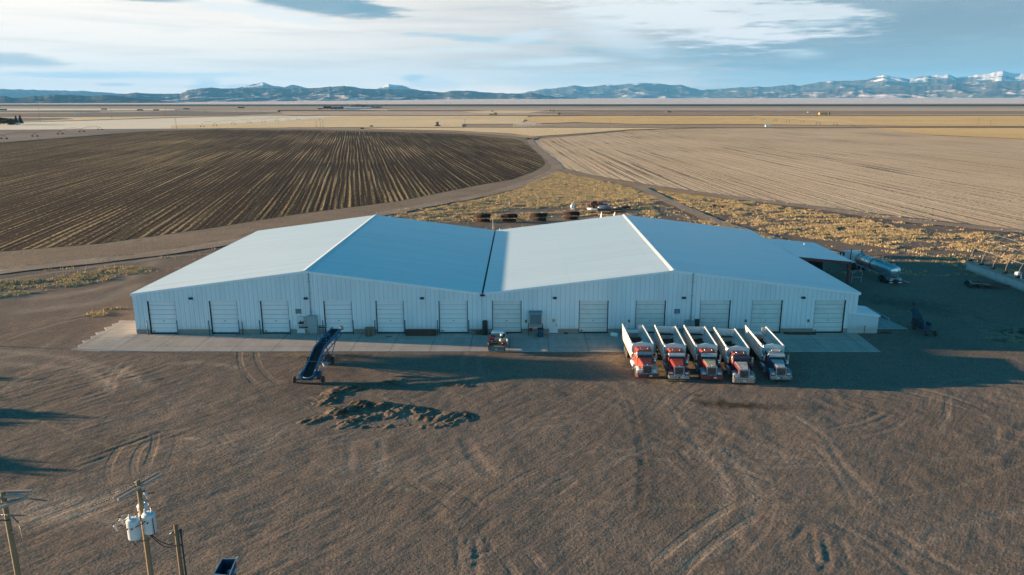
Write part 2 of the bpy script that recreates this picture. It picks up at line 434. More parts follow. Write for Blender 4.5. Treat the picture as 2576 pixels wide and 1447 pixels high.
M_plain = ground_mat('dry_plain', (.52, .38, .25), (.62, .46, .31), (.42, .31, .22), 0.004, 0.05, 0.6, bump=1.0, bdist=1.2, streak=(0, .002, .02, (.30, .22, .16), .6))
M_gravel = ground_mat('yard_gravel', (.195, .146, .110), (.235, .178, .135), (.15, .112, .085), 0.06, 0.9, 4.5, bump=.8, bdist=0.10, streak=(R(52), .3, 1.6, (.25, .19, .144), .4), paint=True, fine=.5)
M_track = ground_mat('track_dirt', (.36, .26, .185), (.44, .32, .23), (.30, .21, .15), 0.08, 0.5, 3.0, bump=0.7, bdist=0.1)
M_plough = ground_mat('ploughed_soil', (.040, .025, .015), (.055, .035, .021), None, 0.02, 0.9, 2.5, bump=1.0, bdist=0.25,
                      rows=(R(-12.5), 0.95, 130.0, (.50, .35, .17), 0.66, 0.80, 0.012, 1.83, .075))
M_verge = ground_mat('field_verge', (.28, .20, .14), (.35, .25, .175), (.21, .15, .11), 0.05, 0.4, 2.5, bump=1.0, bdist=0.25, streak=(R(35), .08, .9, (.36, .26, .15), .5))
M_fallow = ground_mat('fallow_soil', (.72, .49, .295), (.80, .56, .35), None, 0.01, 0.3, 1.6, bump=0.9, bdist=0.34,
                      rows=(R(-3), 1.5, 260.0, (.19, .13, .088), 0.685, 0.785, 0.02, 5.4, .06))
M_golden = ground_mat('golden_stubble', (.80, .52, .22), (.86, .60, .29), None, 0.006, 0.08, 0.8, bump=1.0, bdist=2.2, streak=(0, .004, .05, (.72, .48, .22), .6))
M_yellow = ground_mat('straw_stubble', (.86, .64, .36), (.90, .70, .43), None, 0.006, 0.08, 0.8, bump=1.0, bdist=2.2, streak=(R(20), .004, .05, (.74, .53, .29), .5))
M_cream = ground_mat('pale_stubble', (.93, .80, .60), (.95, .84, .66), None, 0.006, 0.08, 0.8, bump=1.0, bdist=2.2, streak=(R(30), .003, .05, (.82, .67, .46), .4))
M_mauve = ground_mat('far_tilled_soil', (.58, .43, .31), (.68, .51, .37), None, 0.004, 0.04, 0.5, bump=1.0, bdist=3.0, streak=(0, .001, .02, (.40, .31, .24), .5))
M_grey = ground_mat('grey_tilled_soil', (.26, .21, .175), (.32, .26, .21), None, 0.01, 0.15, 1.2, bump=0.9, bdist=0.8, streak=(R(15), .01, .15, (.30, .24, .20), .4))
M_brown = ground_mat('brown_tilled_soil', (.36, .25, .17), (.41, .29, .20), None, 0.006, 0.08, 0.8, bump=1.0, bdist=2.0)
M_scrub = ground_mat('dark_scrub', (.05, .05, .045), (.07, .065, .055), None, 0.002, 0.02, 0.2, bump=0.8, bdist=2.0)
M_pale = ground_mat('pale_bench', (.95, .74, .62), (.97, .80, .69), None, 0.0005, 0.004, 0.06, bump=1.0, bdist=45.0, streak=(0, .0003, .004, (.45, .36, .31), .5))
M_dryveg = ground_mat('dry_grass_ground', (.40, .29, .16), (.46, .33, .18), (.26, .195, .13), 0.08, 0.7, 3.0, bump=1.0, bdist=0.2)

# ---------------------------------------------------------------- land
sheet('ground', [(-30000, -300), (30000, -300), (30000, 7200), (-30000, 7200)], -0.30, M_plain)
for _p in ([(-900, 229), (900, 229), (900, 420), (-900, 420)], [(-900, 20), (-133, 20), (-133, 228.9), (-900, 228.9)], [(138, 20), (900, 20), (900, 228.9), (138, 228.9)]):
    sheet('ground', _p, -0.03, M_dryveg)
FLD = []
def field(name, pts, z, mat): FLD.append(sheet(name, px(pts), z, mat))
# far bands, from the skyline forward
W0, W1 = -700, 3300
field('scrub_flat', [(W0, 267.4), (W1, 267.6), (W1, 262.6), (W0, 262.6)], -0.05, M_scrub)
field('tilled_field', [(W0, 277), (723, 277), (1163, 273), (W1, 271.5), (W1, 282), (1600, 281), (W0, 283)], 0.0, M_mauve)
field('tilled_field', [(W0, 282.5), (700, 277.5), (720, 290.5), (1640, 290.5), (W1, 291), (W1, 280.5), (W0, 279)], 0.05, M_mauve)
field('stubble_field', [(W0, 278.3), (90, 278.3), (440, 277.6), (440, 275.0), (250, 273.5), (W0, 273.2)], 0.10, M_cream)
field('grey_field', [(W0, 282.4), (250, 282.6), (250, 279.6), (W0, 279.2)], 0.12, M_grey)
field('stubble_field', [(W0, 285.4), (180, 284.8), (250, 283.4), (W0, 283.0)], 0.14, M_yellow)
field('grey_field', [(W0, 294.5), (300, 293.4), (600, 290.2), (700, 283.5), (440, 279.2), (250, 284.4), (180, 285.6), (W0, 286)], 0.16, M_grey)
field('stubble_field', [(W0, 296), (190, 295), (440, 292.8), (640, 290.8), (640, 291.8), (440, 295), (190, 303.5), (60, 307), (W0, 310)], 0.16, M_yellow)
field('grey_field', [(W0, 307.5), (60, 305.5), (150, 302), (190, 299.5), (150, 297.0), (W0, 296)], 0.20, M_grey)
field('stubble_field', [(W0, 331), (60, 327), (300, 325.2), (550, 323.4), (723, 322), (723, 304.5), (863, 291.4), (640, 292.5), (440, 297.2), (260, 303), (60, 308.5), (W0, 318)], 0.22, M_cream)
field('stubble_field', [(430, 324), (723, 321.5), (1163, 321), (1163, 313), (1310, 312), (1330, 291.8), (863, 291.4), (723, 304.7), (430, 316.5)], 0.24, M_yellow)
field('golden_field', [(1300, 313), (1330, 303), (1300, 298), (1340, 294), (1500, 291.8), (W1, 291.5), (W1, 318), (2300, 318), (1900, 313.5), (1600, 312.5), (1450, 308)], 0.26, M_golden)
field('brown_field', [(1342, 283.3), (1500, 280.5), (2000, 279.6), (W1, 279), (W1, 286), (2000, 288.2), (1420, 288.6), (1360, 285.6)], 0.26, M_brown)
field('stubble_field', [(1163, 281), (1230, 278.5), (1370, 279), (1345, 282.5), (1330, 285), (1250, 286), (1190, 284)], 0.28, M_yellow)
field('ditch', [(720, 291.0), (1640, 290.9), (W1, 291.3), (W1, 290.4), (1640, 290.2), (720, 290.3)], 0.32, M_scrub)
field('ditch', [(900, 321.9), (1163, 321.3), (1700, 321.4), (2100, 321.6), (2576, 321.8), (W1, 322), (W1, 320.6), (2100, 320.3), (1163, 320.2), (900, 320.9)], 0.30, M_brown)
field('stubble_field', [(960, 325.5), (1150, 329.5), (1290, 337), (1330, 342), (1350, 343), (1420, 339), (1588, 326), (1738, 322.3), (1163, 321.8), (900, 322.4)], 0.18, M_yellow)
field('brown_field', [(2180, 322.5), (W1, 322.6), (W1, 372), (2576, 350.5), (2340, 339.5)], 0.18, M_golden)
field('grey_field', [(W0, 357+40), (0, 360), (350, 332), (540, 326), (560, 323.6), (300, 325.6), (60, 327.4), (W0, 333)], 0.18, M_grey)
# nearer fields
ploughed = [(-500, 800), (-200, 690), (0, 634), (250, 614), (500, 579), (750, 539), (1000, 507), (1200, 467), (1288, 452), (1338, 434), (1363, 420), (1370, 411), (1363, 397), (1338, 374), (1313, 355), (1288, 350), (1150, 337), (950, 331.5), (750, 327), (540, 326.4), (350, 332.6), (0, 361), (-500, 404)]
verge = [(-500, 850), (-200, 738), (0, 676), (350, 638), (550, 610), (760, 572), (950, 536), (1100, 508), (1200, 490), (1288, 468), (1363, 441), (1392, 424), (1388, 407), (1363, 382), (1333, 356), (1313, 347), (1150, 333), (950, 328.5), (750, 325), (560, 325), (560, 332), (1000, 380), (900, 440), (400, 540), (-500, 700)]
fallow = [(1344, 354), (1368, 386), (1386, 404), (1411, 421), (1490, 441), (1640, 466), (1790, 487), (2040, 517), (2290, 548), (2576, 580), (3000, 630), (3300, 470), (2576, 351), (2338, 340), (2188, 323.5), (1888, 322.6), (1738, 324), (1588, 329), (1438, 344)]
RP = px(ploughed); RF = px(fallow)
def circle3(a, b, c):
    ax, ay = a; bx, by = b; cx, cy = c
    d = 2*(ax*(by-cy)+bx*(cy-ay)+cx*(ay-by))
    ux = ((ax*ax+ay*ay)*(by-cy)+(bx*bx+by*by)*(cy-ay)+(cx*cx+cy*cy)*(ay-by))/d
    uy = ((ax*ax+ay*ay)*(cx-bx)+(bx*bx+by*by)*(ax-cx)+(cx*cx+cy*cy)*(bx-ax))/d
    return ux, uy, math.hypot(ax-ux, ay-uy)
field('field_verge', verge, 0.06, M_verge)
M_plough2 = M_plough
field('ploughed_field', ploughed, 0.10, M_plough)
field('fallow_field', fallow, 0.10, M_fallow)
def ribbon(name, pts, wid, z, mat, kind='structure'):
    P = smooth_line(pts, 6); vs = []; fs = []
    for i, p in enumerate(P):
        a = P[max(i-1, 0)]; b = P[min(i+1, len(P)-1)]; d = math.hypot(b[0]-a[0], b[1]-a[1]) or 1
        nx, ny = -(b[1]-a[1])/d, (b[0]-a[0])/d; ww = wid*(1+.12*math.sin(i*1.7))/2
        vs += [(p[0]+nx*ww, p[1]+ny*ww, z), (p[0]-nx*ww, p[1]-ny*ww, z)]
        if i: fs.append((2*i-2, 2*i-1, 2*i+1, 2*i))
    m = MB(); m.add(vs, fs); o = m.build(name, mat, fix=False); o['kind'] = kind
    me = o.data
    if me.polygons[0].normal.z < 0: me.flip_normals()
    return o
road = px([(-500, 780), (-200, 712), (0, 684), (350, 645), (560, 614), (760, 577), (950, 542), (1100, 513), (1200, 495), (1288, 473), (1363, 446), (1400, 426), (1392, 408), (1368, 388), (1345, 368), (1335, 353), (1345, 346), (1420, 340.5), (1588, 327.5), (1738, 322.6), (2100, 321.6)])
ribbon('dirt_road', road, 5.2, 0.16, M_track)
ribbon('dirt_road', px([(1335, 351), (1290, 344), (1150, 334), (950, 328), (750, 324.5)]), 6, 0.16, M_verge)
ribbon('dirt_road', px([(1402, 425), (1490, 446), (1640, 471), (1790, 491), (2040, 522), (2290, 556), (2576, 585), (2900, 622)]), 6.5, 0.17, M_track)
ribbon('dirt_track', px([(1600, 466), (1660, 497), (1740, 533), (1800, 558), (1863, 578), (1980, 612), (2100, 640)]), 4.0, 0.18, M_track)
for k in (0, 1, 2):
    ribbon('field_edge_furrow', [(p[0]+.0*k, p[1]-2.2*k) for p in px([(1392, 425), (1500, 447), (1650, 469), (1800, 489)])][:4], .5, 0.20, M_brown)

# ---------------------------------------------------------------- yard (worked gravel, real relief)
BX0, BXM, BX1, BY0, BLEN, RX1, RX2, HE, HR, SHEAR = -50.935, -5.079, 44.177, 93.63, 48.14, -28.06, 19.79, 5.506, 8.526, 0.0139
def front_y(x): return BY0+SHEAR*(x-BXM)
xs = np.concatenate([np.arange(-135, -58, 1.0), np.arange(-58, 66, 0.22), np.arange(66, 140, 1.0)])
ys = np.concatenate([np.arange(30, 100, 0.19), np.arange(100, 232, 0.7)])
X, Y = np.meshgrid(xs, ys)
Z = fbm(X/7, Y/7, 3, 3)*0.16+fbm(X/1.7, Y/1.7, 3, 5)*0.07
side = np.clip((X+5)/20, 0, 1)
def aniso(ang, la, lc, seed):
    c, s = math.cos(ang), math.sin(ang); return fbm((X*c+Y*s)/la, (-X*s+Y*c)/lc, 3, seed)
WX = 5*fbm(X/16, Y/16, 2, 61); WY = 5*fbm(X/16, Y/16, 2, 62); XX, YY = X, Y
X, Y = X+WX, Y+WY
amp = np.clip(.5+fbm(XX/9, YY/9, 3, 63)*2.2, .1, 1)
Z += amp*((1-side)*aniso(R(48), 3.0, .5, 21)*0.075+side*aniso(R(-48), 3.2, .55, 31)*0.065)
Z += amp*side*aniso(R(70), 4, .9, 41)*0.04
X, Y = XX, YY
Z += fbm(X/.6, Y/.6, 2, 64)*.02
paint = np.zeros(X.shape+(4,)); paint[..., 3] = 1
near = Y < 100
def stamp(line, wid, depth, ridge=0.6, light=0.0, dark=0.0, straw=0.0, soft=1.0):
    """press a wheel track / trench into the yard along a line"""
    P = np.array(line); x0, y0 = P.min(0)-3; x1, y1 = P.max(0)+3
    ix = np.where((xs > x0) & (xs < x1))[0]; iy = np.where((ys > y0) & (ys < y1))[0]
    if len(ix) == 0 or len(iy) == 0: return
    sl = np.s_[iy[0]:iy[-1]+1, ix[0]:ix[-1]+1]
    D = seg_dist(X[sl], Y[sl], line); depth = depth*.22; j = 0.65+0.7*(fbm(X[sl]/1.3, Y[sl]/1.3, 2, 77)+.5)
    core = np.exp(-(D/(wid*.5))**4); rim = np.exp(-((D-wid*.85)/(wid*.35))**2)
    Z[sl] += (-depth*core+depth*ridge*rim)*j
    wide = np.exp(-(D/(wid*soft))**2)
    if light: paint[sl][..., 0] += light*wide*j
    if dark: paint[sl][..., 1] += dark*wide*j
    if straw: paint[sl][..., 2] += straw*wide*j
def c3(*p): return smooth_line(px([(x*.5, 817.6+y*.5) for x, y in p]), 8)
def c4(*p): return smooth_line(px([(1288+x*.5, 817.6+y*.5) for x, y in p]), 8)
def multi(line, n, gap, **k):
    """n parallel tread marks"""
    L = np.array(line); d = np.gradient(L, axis=0); nrm = np.stack([-d[:, 1], d[:, 0]], 1)/(np.hypot(d[:, 0], d[:, 1])[:, None]+1e-9)
    for i in range(n): stamp([tuple(q) for q in L+nrm*((i-(n-1)/2)*gap)], **k)
a1 = c4((950, 620), (1050, 740), (1090, 860), (1050, 950), (900, 1090), (700, 1175)); a2 = c4((1040, 610), (1170, 740), (1220, 870), (1185, 980), (1050, 1110), (860, 1205))
multi(a1, 3, .33, wid=.22, depth=.06, light=.35); multi(a2, 3, .33, wid=.22, depth=.06, light=.35)
multi(c4((1270, 740), (1312, 860), (1285, 1020), (1130, 1190)), 1, .3, wid=.25, depth=.06, light=.2)
trench = c3((60, 440), (250, 510), (380, 565), (560, 610), (760, 660), (1130, 720), (1560, 768), (1900, 812), (2300, 848), (2576, 868))+c4((200, 880), (500, 897), (1000, 908), (1500, 902), (1800, 885), (2100, 840), (2400, 760), (2650, 660))
stamp(trench, .34, .05, ridge=1.3, light=.25, straw=.15, soft=1.1); stamp(trench, 1.3, .01, dark=.12, soft=.8)
stamp(c4((590, 380), (620, 470), (640, 560), (655, 660), (660, 760), (640, 930)), .7, .045, ridge=.9, dark=.08)
for k in range(26):     # clods along that rut
    yy = 640+k*16; stamp(c4((640+rnd.uniform(-20, 20), yy), (700+rnd.uniform(-20, 40), yy+rnd.uniform(-14, 14))), .3, .045, ridge=1.2, dark=.08)
for line, wd, dp, li in [((( 0, 130), (300, 160), (500, 210), (640, 245), (715, 310)), .7, .03, .55), (((0, 190), (380, 220), (470, 250), (560, 310)), .7, .03, .5),
        (((560, 335), (590, 250), (680, 180)), .5, .04, .3), (((520, 330), (540, 260), (600, 190)), .5, .04, .3), (((0, 165), (170, 130), (330, 60)), .6, .03, .4),
        (((0, 330), (90, 270), (250, 190)), .6, .04, .3), (((870, 195), (1000, 190), (1190, 215)), .6, .03, .45), (((0, 345), (130, 300), (280, 250)), .5, .04, .2),
        (((400, 690), (560, 630), (800, 540)), .5, .07, .1), (((380, 720), (600, 640), (880, 540)), .4, .07, .1), (((430, 660), (700, 560), (860, 530)), .5, .06, .05),
        (((1090, 560), (1130, 610)), .4, .07, .1), (((1120, 550), (1170, 610)), .4, .07, .1), (((1240, 690), (1330, 600), (1420, 520)), .6, .03, .35),
        (((1760, 590), (1755, 720)), .7, .05, .25), (((1915, 590), (1912, 740)), .7, .05, .3), (((2340, 580), (2400, 680), (2470, 750)), 1.0, .10, .1),
        (((860, 640), (1100, 600), (1400, 500)), .5, .03, .2), (((200, 900), (300, 930), (420, 930)), 1.5, .03, .45), (((0, 1000), (300, 960), (700, 1000)), .8, .03, .25),
        (((2300, 1080), (2310, 1180), (2320, 1262)), .45, .09, .15), (((2400, 1080), (2395, 1180), (2390, 1262)), .45, .09, .15), (((2340, 1080), (2350, 1262)), .3, .06, .1),
        (((2440, 1080), (2470, 1130), (2350, 1190)), .4, .08, .1), (((1140, 1259), (1250, 1190), (1500, 1140)), .7, .04, .15)]:
    stamp(c3(*line), wd, dp, light=li)
for line, wd, dp, li in [(((1430, 470), (1560, 560), (1660, 700), (1830, 880)), .6, .06, .25), (((1500, 600), (1600, 700), (1700, 880)), .5, .06, .15), (((1900, 1030), (2100, 1160), (2300, 1262)), .7, .08, .2),
        (((1640, 1010), (1850, 1130), (2010, 1259)), .6, .08, .15), (((1950, 1170), (2200, 1020), (2576, 920)), .6, .05, .25), (((2180, 420), (2190, 470), (2150, 540)), .4, .04, .2),
        (((2380, 460), (2440, 540), (2430, 610)), .6, .05, .25), (((2576, 500), (2500, 590), (2380, 680)), .9, .07, .1), (((1200, 590), (1330, 640), (1380, 690)), .5, .04, .3),
        (((820, 460), (900, 560), (960, 640)), .6, .04, .3), (((700, 1220), (1000, 1240), (1300, 1200)), .5, .05, .15), (((430, 740), (560, 660), (700, 620)), .6, .04, .25),
        (((1600, 520), (1760, 480), (1850, 440)), .6, .08, .05), (((1650, 530), (1800, 500), (1900, 450)), .5, .08, .05), (((1750, 560), (1900, 520), (2000, 460)), .5, .07, .05),
        (((1420, 1080), (1500, 1010), (1530, 1190)), .5, .10, .05), (((1560, 1050), (1590, 1180), (1560, 1230)), .5, .10, .05), (((1650, 1080), (1700, 1180)), .5, .09, .05),
        (((200, 800), (290, 760)), .4, .09, .1), (((235, 845), (320, 790)), .4, .09, .1), (((560, 390), (590, 470)), .5, .08, .05), (((760, 380), (830, 450)), .4, .06, .15), (((2220, 340), (2420, 360), (2576, 400)), .7, .05, .1)]:
    stamp(c4(*line), wd, dp, light=li)
# oil / feed stain, damp marks and churned strips
def spot(u, v, rx, ry, ch, amt, ang=0.0, lift=0.0, seed=1):
    cx, cy = at(u, v); c, s = math.cos(ang), math.sin(ang)
    p = ((X-cx)*c+(Y-cy)*s)/rx; q = (-(X-cx)*s+(Y-cy)*c)/ry
    d = np.sqrt(p*p+q*q)+fbm(X/1.1, Y/1.1, 4, seed)*1.5
    f = np.clip(1.6-d*1.4, 0, 1); paint[..., ch] += amt*f
    if lift: Z[:] += lift*f*(0.6+fbm(X/.5, Y/.5, 3, seed+3)*2)
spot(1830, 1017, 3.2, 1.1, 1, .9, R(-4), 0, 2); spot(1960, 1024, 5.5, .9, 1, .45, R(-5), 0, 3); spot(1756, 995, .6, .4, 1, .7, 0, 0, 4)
spot(1830, 1017, 3.0, 1.0, 2, .35, R(-4), 0, 5)
spot(1670, 935, 2.2, 4.5, 2, .8, 0, .02, 6); spot(1745, 905, 1.6, 3, 2, .7, 0, .02, 7); spot(1575, 905, 4, 3, 2, .35, 0, 0, 8)
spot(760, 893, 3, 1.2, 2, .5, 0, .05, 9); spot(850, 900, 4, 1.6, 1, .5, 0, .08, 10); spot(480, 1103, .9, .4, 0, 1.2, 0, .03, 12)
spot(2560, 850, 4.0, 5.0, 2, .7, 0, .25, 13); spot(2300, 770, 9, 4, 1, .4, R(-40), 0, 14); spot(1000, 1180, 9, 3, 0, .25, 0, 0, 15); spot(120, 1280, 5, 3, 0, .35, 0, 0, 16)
spot(500, 1040, 10, 6, 0, .15, R(40), 0, 17); spot(700, 1000, 10, 4, 1, .22, R(40), 0, 18); spot(260, 1130, 9, 3, 1, .22, R(40), 0, 19)
# tracks behind the building and beside it
for p in [((1000, 546), (1180, 540), (1400, 533), (1560, 527), (1700, 540)), ((1010, 556), (1200, 556), (1420, 549), (1600, 548), (1720, 560)), ((0, 740), (140, 745), (320, 700), (380, 660)), ((60, 780), (230, 760), (330, 720))]:
    stamp(smooth_line(px(p), 6), 2.6, .08, light=.5, soft=.7)
stamp(smooth_line(px([(680, 650), (500, 640), (250, 670), (0, 705)]), 6), .5, .03, light=.9)
# ground under the dry grass
GRASS = [
 [(1015, 546), (1100, 522), (1200, 503), (1290, 481), (1400, 433), (1450, 442), (1530, 458), (1600, 478), (1668, 505), (1640, 512), (1540, 512), (1400, 520), (1260, 533), (1120, 543)],
 [(1015, 551), (1150, 547), (1280, 538), (1420, 532), (1500, 540), (1440, 547), (1340, 553), (1200, 556), (1100, 562)],
 [(1450, 520), (1520, 508), (1640, 520), (1660, 540), (1600, 556), (1540, 548), (1480, 536)],
 [(1655, 482), (1800, 497), (1960, 519), (2140, 546), (2270, 572), (2340, 592), (2325, 612), (2250, 626), (2160, 612), (2060, 603), (1960, 585), (1880, 566), (1790, 540), (1700, 508)],
 [(2340, 596), (2460, 585), (2700, 605), (2700, 640), (2576, 632), (2440, 632), (2300, 628)], [(2300, 652), (2420, 640), (2700, 648), (2700, 662), (2440, 658)],
 [(-60, 716), (80, 700), (220, 684), (330, 668), (400, 671), (330, 693), (240, 712), (130, 732), (0, 748), (-60, 755)], [(230, 790), (280, 775), (335, 765), (338, 775), (300, 790), (240, 800)],
 [(1700, 540), (1860, 575), (1980, 612), (2080, 650), (1990, 625), (1800, 572)]]
GP = [px(g) for g in GRASS]
dens = np.zeros(X.shape)
for g in GP: dens = np.maximum(dens, inside(X, Y, g)*1.0)
patchy = np.clip((fbm(X/3.2, Y/1.6, 4, 91)+.10)*4.0, 0, 1)*np.clip((fbm(X/11, Y/6, 3, 93)+.22)*4.5, .08, 1)
back = (Y > 128) & ~((X > BX0-1) & (X < BX1+6) & (Y < front_y(X)+BLEN+2))
clear = np.zeros(X.shape, bool)
for P_ in (RP, RF, px(verge)): clear |= inside(X, Y, P_)
for u_, v_ in ((1214, 559), (1281, 559), (1355, 557), (1437, 553), (1508, 522), (1573, 527)):
    rx_, ry_ = at(u_, v_); clear |= (np.abs(X-rx_) < 3.2) & (Y > ry_-9) & (Y < ry_+1.2)
back &= ~clear; dens = np.where(clear, 0, dens)
dens = np.where(back, np.maximum(dens*1.0, .18*(fbm(X/4, Y/2.4, 3, 55) > .06)), dens)*patchy
paint[..., 2] += 0.75*dens
Z += dens*0.05
# keep the yard low where concrete and walls stand
px0, py0 = at(150, 884); pmask = (X > -59) & (X < BX1+1) & (Y > 86.0) & (Y < front_y(X)+BLEN+.5)
Z = np.where(pmask, np.minimum(Z*.25, .01)-.02, Z)
flat = np.clip((86.5-Y)/6, 0, 1); Z = np.where((Y > 76) & (Y < 87), Z*(.35+.65*flat), Z)
edge = np.clip(np.minimum.reduce([X+135, 140-X, 231.5-Y])/12, 0, 1)
Z = Z*edge-(1-edge)*.06
paint = np.clip(paint, 0, 1)
grid_mesh('yard', xs, ys, Z, M_gravel, {'paint': paint})
def yard_z(x, y):
    i = int(np.clip(np.searchsorted(ys, y), 0, len(ys)-1)); j = int(np.clip(np.searchsorted(xs, x), 0, len(xs)-1)); return float(Z[i, j])

# ---------------------------------------------------------------- heap of churned spoil
def spoil(name, label, u0, u1, v0, v1, step, strokes, seed):
    a = px([(u0, v1), (u1, v1), (u0, v0), (u1, v0)]); x0 = min(p[0] for p in a)-1; x1 = max(p[0] for p in a)+1; y0 = min(p[1] for p in a)-1; y1 = max(p[1] for p in a)+1
    gx = np.arange(x0, x1, step); gy = np.arange(y0, y1, step); GX, GY = np.meshgrid(gx, gy); H = np.full(GX.shape, -0.12)
    for line, wd, h in strokes:
        D = seg_dist(GX, GY, smooth_line(px(line), 6) if len(line) > 2 else px(line)); H = np.maximum(H, -0.12+(h*.27+.10)*np.exp(-(D/(wd*1.15))**2))
    m = np.clip((H+.10)*4, 0, 1)
    c, s = math.cos(R(55)), math.sin(R(55))
    rg = 1-np.abs(2*vnoise((GX*c+GY*s)/2.2+fbm(GX, GY, 2, 3), (-GX*s+GY*c)/.62, seed)-1)
    H += m*((rg-.5)*.22+fbm(GX/.5, GY/.5, 3, seed+5)*.26+fbm(GX/.17, GY/.17, 2, seed+6)*.12)
    pt = np.zeros(GX.shape+(4,)); pt[..., 3] = 1; pt[..., 2] = m*np.clip(.12+fbm(GX/1.2, GY/1.2, 3, seed+9)*1.6, 0, .7); pt[..., 1] = m*np.clip(.75+fbm(GX/1.6, GY/1.6, 3, seed+2)*2.2, .25, 1)
    o = grid_mesh(name, gx, gy, H, M_gravel, {'paint': pt}, None); return tag(o, label, 'dirt pile')
spoil('dirt_pile', 'low churned heap of dark soil and old straw scraped up in the open yard', 740, 1190, 960, 1092, .11, [
    ([(850, 1035), (872, 1035)], 1.0, 1.25), ([(905, 1030), (930, 1024), (960, 1022)], 1.1, .8), ([(770, 1063), (820, 1050), (850, 1048)], .9, .35), ([(820, 1010), (850, 985), (900, 975), (990, 966)], 1.3, .45),
    ([(880, 1060), (960, 1045), (1040, 1040), (1100, 1050), (1160, 1050)], 1.5, .45), ([(840, 1075), (930, 1075), (1020, 1070)], .8, .22), ([(1000, 1030), (1060, 1035)], 1.2, .6), ([(900, 1015), (880, 1040)], 1.0, .55), ([(1070, 1075), (1130, 1070)], 1.1, .22)], 61)
spoil('dirt_pile', 'small clump of soil and straw on the yard beyond the larger heap', 1110, 1195, 955, 985, .10, [([(1130, 966), (1150, 968)], .7, .4), ([(1150, 970), (1180, 971)], .7, .25)], 71)
spoil('dirt_pile', 'small heap of loose grain lying on the concrete pad below a closed door', 965, 990, 842, 852, .08, [([(972, 848), (982, 848)], .5, .22)], 81)
spoil('dirt_pile', 'straw and soil heap at the far right edge of the shaded yard', 2500, 2576, 820, 870, .16, [([(2540, 840), (2576, 838)], 2.2, .6), ([(2520, 858), (2570, 856)], 1.6, .3)], 85)

# ---------------------------------------------------------------- dry grass
M_grass = pm('dry_grass_blades', (.60, .45, .24), (.42, .31, .165), rough=.9, scale=.35, amount=.9)
N = 600000
jx = rng.uniform(-105, 135, N); jy = rng.uniform(98, 230, N)
ii = np.clip(np.searchsorted(ys, jy), 0, len(ys)-1); jj = np.clip(np.searchsorted(xs, jx), 0, len(xs)-1)
keep = rng.uniform(0, 1, N) < dens[ii, jj]*1.15
jx, jy, jz = jx[keep], jy[keep], Z[ii, jj][keep]
far_g = []
for poly in [px([(1200, 503), (1290, 481), (1400, 431), (1450, 442), (1530, 458), (1600, 478), (1668, 505)]), px([(1655, 482), (1700, 487), (1800, 500), (1900, 513), (1980, 524), (1900, 540), (1760, 520)])]:
    bx0, bx1 = min(p[0] for p in poly), max(p[0] for p in poly); by1 = max(p[1] for p in poly)
    if by1 < 232: continue
    a = rng.uniform(bx0, bx1, 60000); b_ = rng.uniform(230.5, by1, 60000)
    ok = inside(a, b_, poly) & (rng.uniform(0, 1, 60000) < np.clip((fbm(a/4, b_/2, 4, 91)+.2)*4, 0, 1)); far_g.append(np.stack([a[ok], b_[ok]], 1))
if far_g:
    fg = np.concatenate(far_g); jx = np.concatenate([jx, fg[:, 0]]); jy = np.concatenate([jy, fg[:, 1]]); jz = np.concatenate([jz, np.full(len(fg), -.03)])
n = len(jx); B = 5
th = rng.uniform(0, 2*np.pi, (n, B)); hh = rng.uniform(.14, .42, (n, 1))*rng.uniform(.7, 1.2, (n, B)); ww = hh*.20
bx = jx[:, None]+rng.normal(0, .22, (n, B)); by = jy[:, None]+rng.normal(0, .22, (n, B)); lean = rng.normal(0, .22, (n, B, 2))
zz = np.broadcast_to(jz[:, None], (n, B))-.05
p0 = np.stack([bx-np.cos(th)*ww, by-np.sin(th)*ww, zz], -1); p1 = np.stack([bx+np.cos(th)*ww, by+np.sin(th)*ww, zz], -1)
p2 = np.stack([bx+lean[..., 0]*hh+np.cos(th)*ww*.3, by+lean[..., 1]*hh+np.sin(th)*ww*.3, zz+hh], -1); p3 = np.stack([bx+lean[..., 0]*hh-np.cos(th)*ww*.5, by+lean[..., 1]*hh, zz+hh*.85], -1)
co = np.stack([p0, p1, p2, p3], 2).reshape(-1, 3)
raw_mesh('dry_grass', co, np.arange(len(co)).reshape(-1, 4), M_grass, None, 'stuff', False)
# ---------------------------------------------------------------- mountains
def mountain_mat(name, dark, dark2, light, snow):
    mat = bpy.data.materials.new(name); mat.use_nodes = True; t = NT(mat.node_tree); b = mat.node_tree.nodes['Principled BSDF']
    b.inputs['Roughness'].default_value = 1; b.inputs['Specular IOR Level'].default_value = 0.0
    P = t.new('ShaderNodeNewGeometry').outputs['Position']; a = t.new('ShaderNodeAttribute', attribute_name='paint'); r, g, bb = t.sep(a.outputs['Vector'])
    n = t.noise(P, .0016, 6, .65); c = t.mix(t.ramp(n, .4, .62), dark, dark2)
    n2 = t.noise(t.mapping(P, scale=(1, 1, .5)), .006, 5, .65)
    c = t.mix(t.ramp(t.m('MULTIPLY', g, t.m('ADD', n2, .40)), .42, .54), c, light)
    c = t.mix(t.ramp(t.m('MULTIPLY', r, t.m('ADD', n2, .35)), .44, .52), c, snow)
    t.put(b.inputs['Base Color'], c)
    bn = t.new('ShaderNodeBump'); bn.inputs['Strength'].default_value = .8; bn.inputs['Distance'].default_value = 60
    t.put(bn.inputs['Height'], t.noise(P, .004, 5, .6)); t.l.new(bn.outputs[0], b.inputs['Normal'])
    return mat
M_mtn = mountain_mat('forest_slopes', (.09, .095, .085), (.145, .135, .12), (.60, .50, .44), (.74, .73, .72))
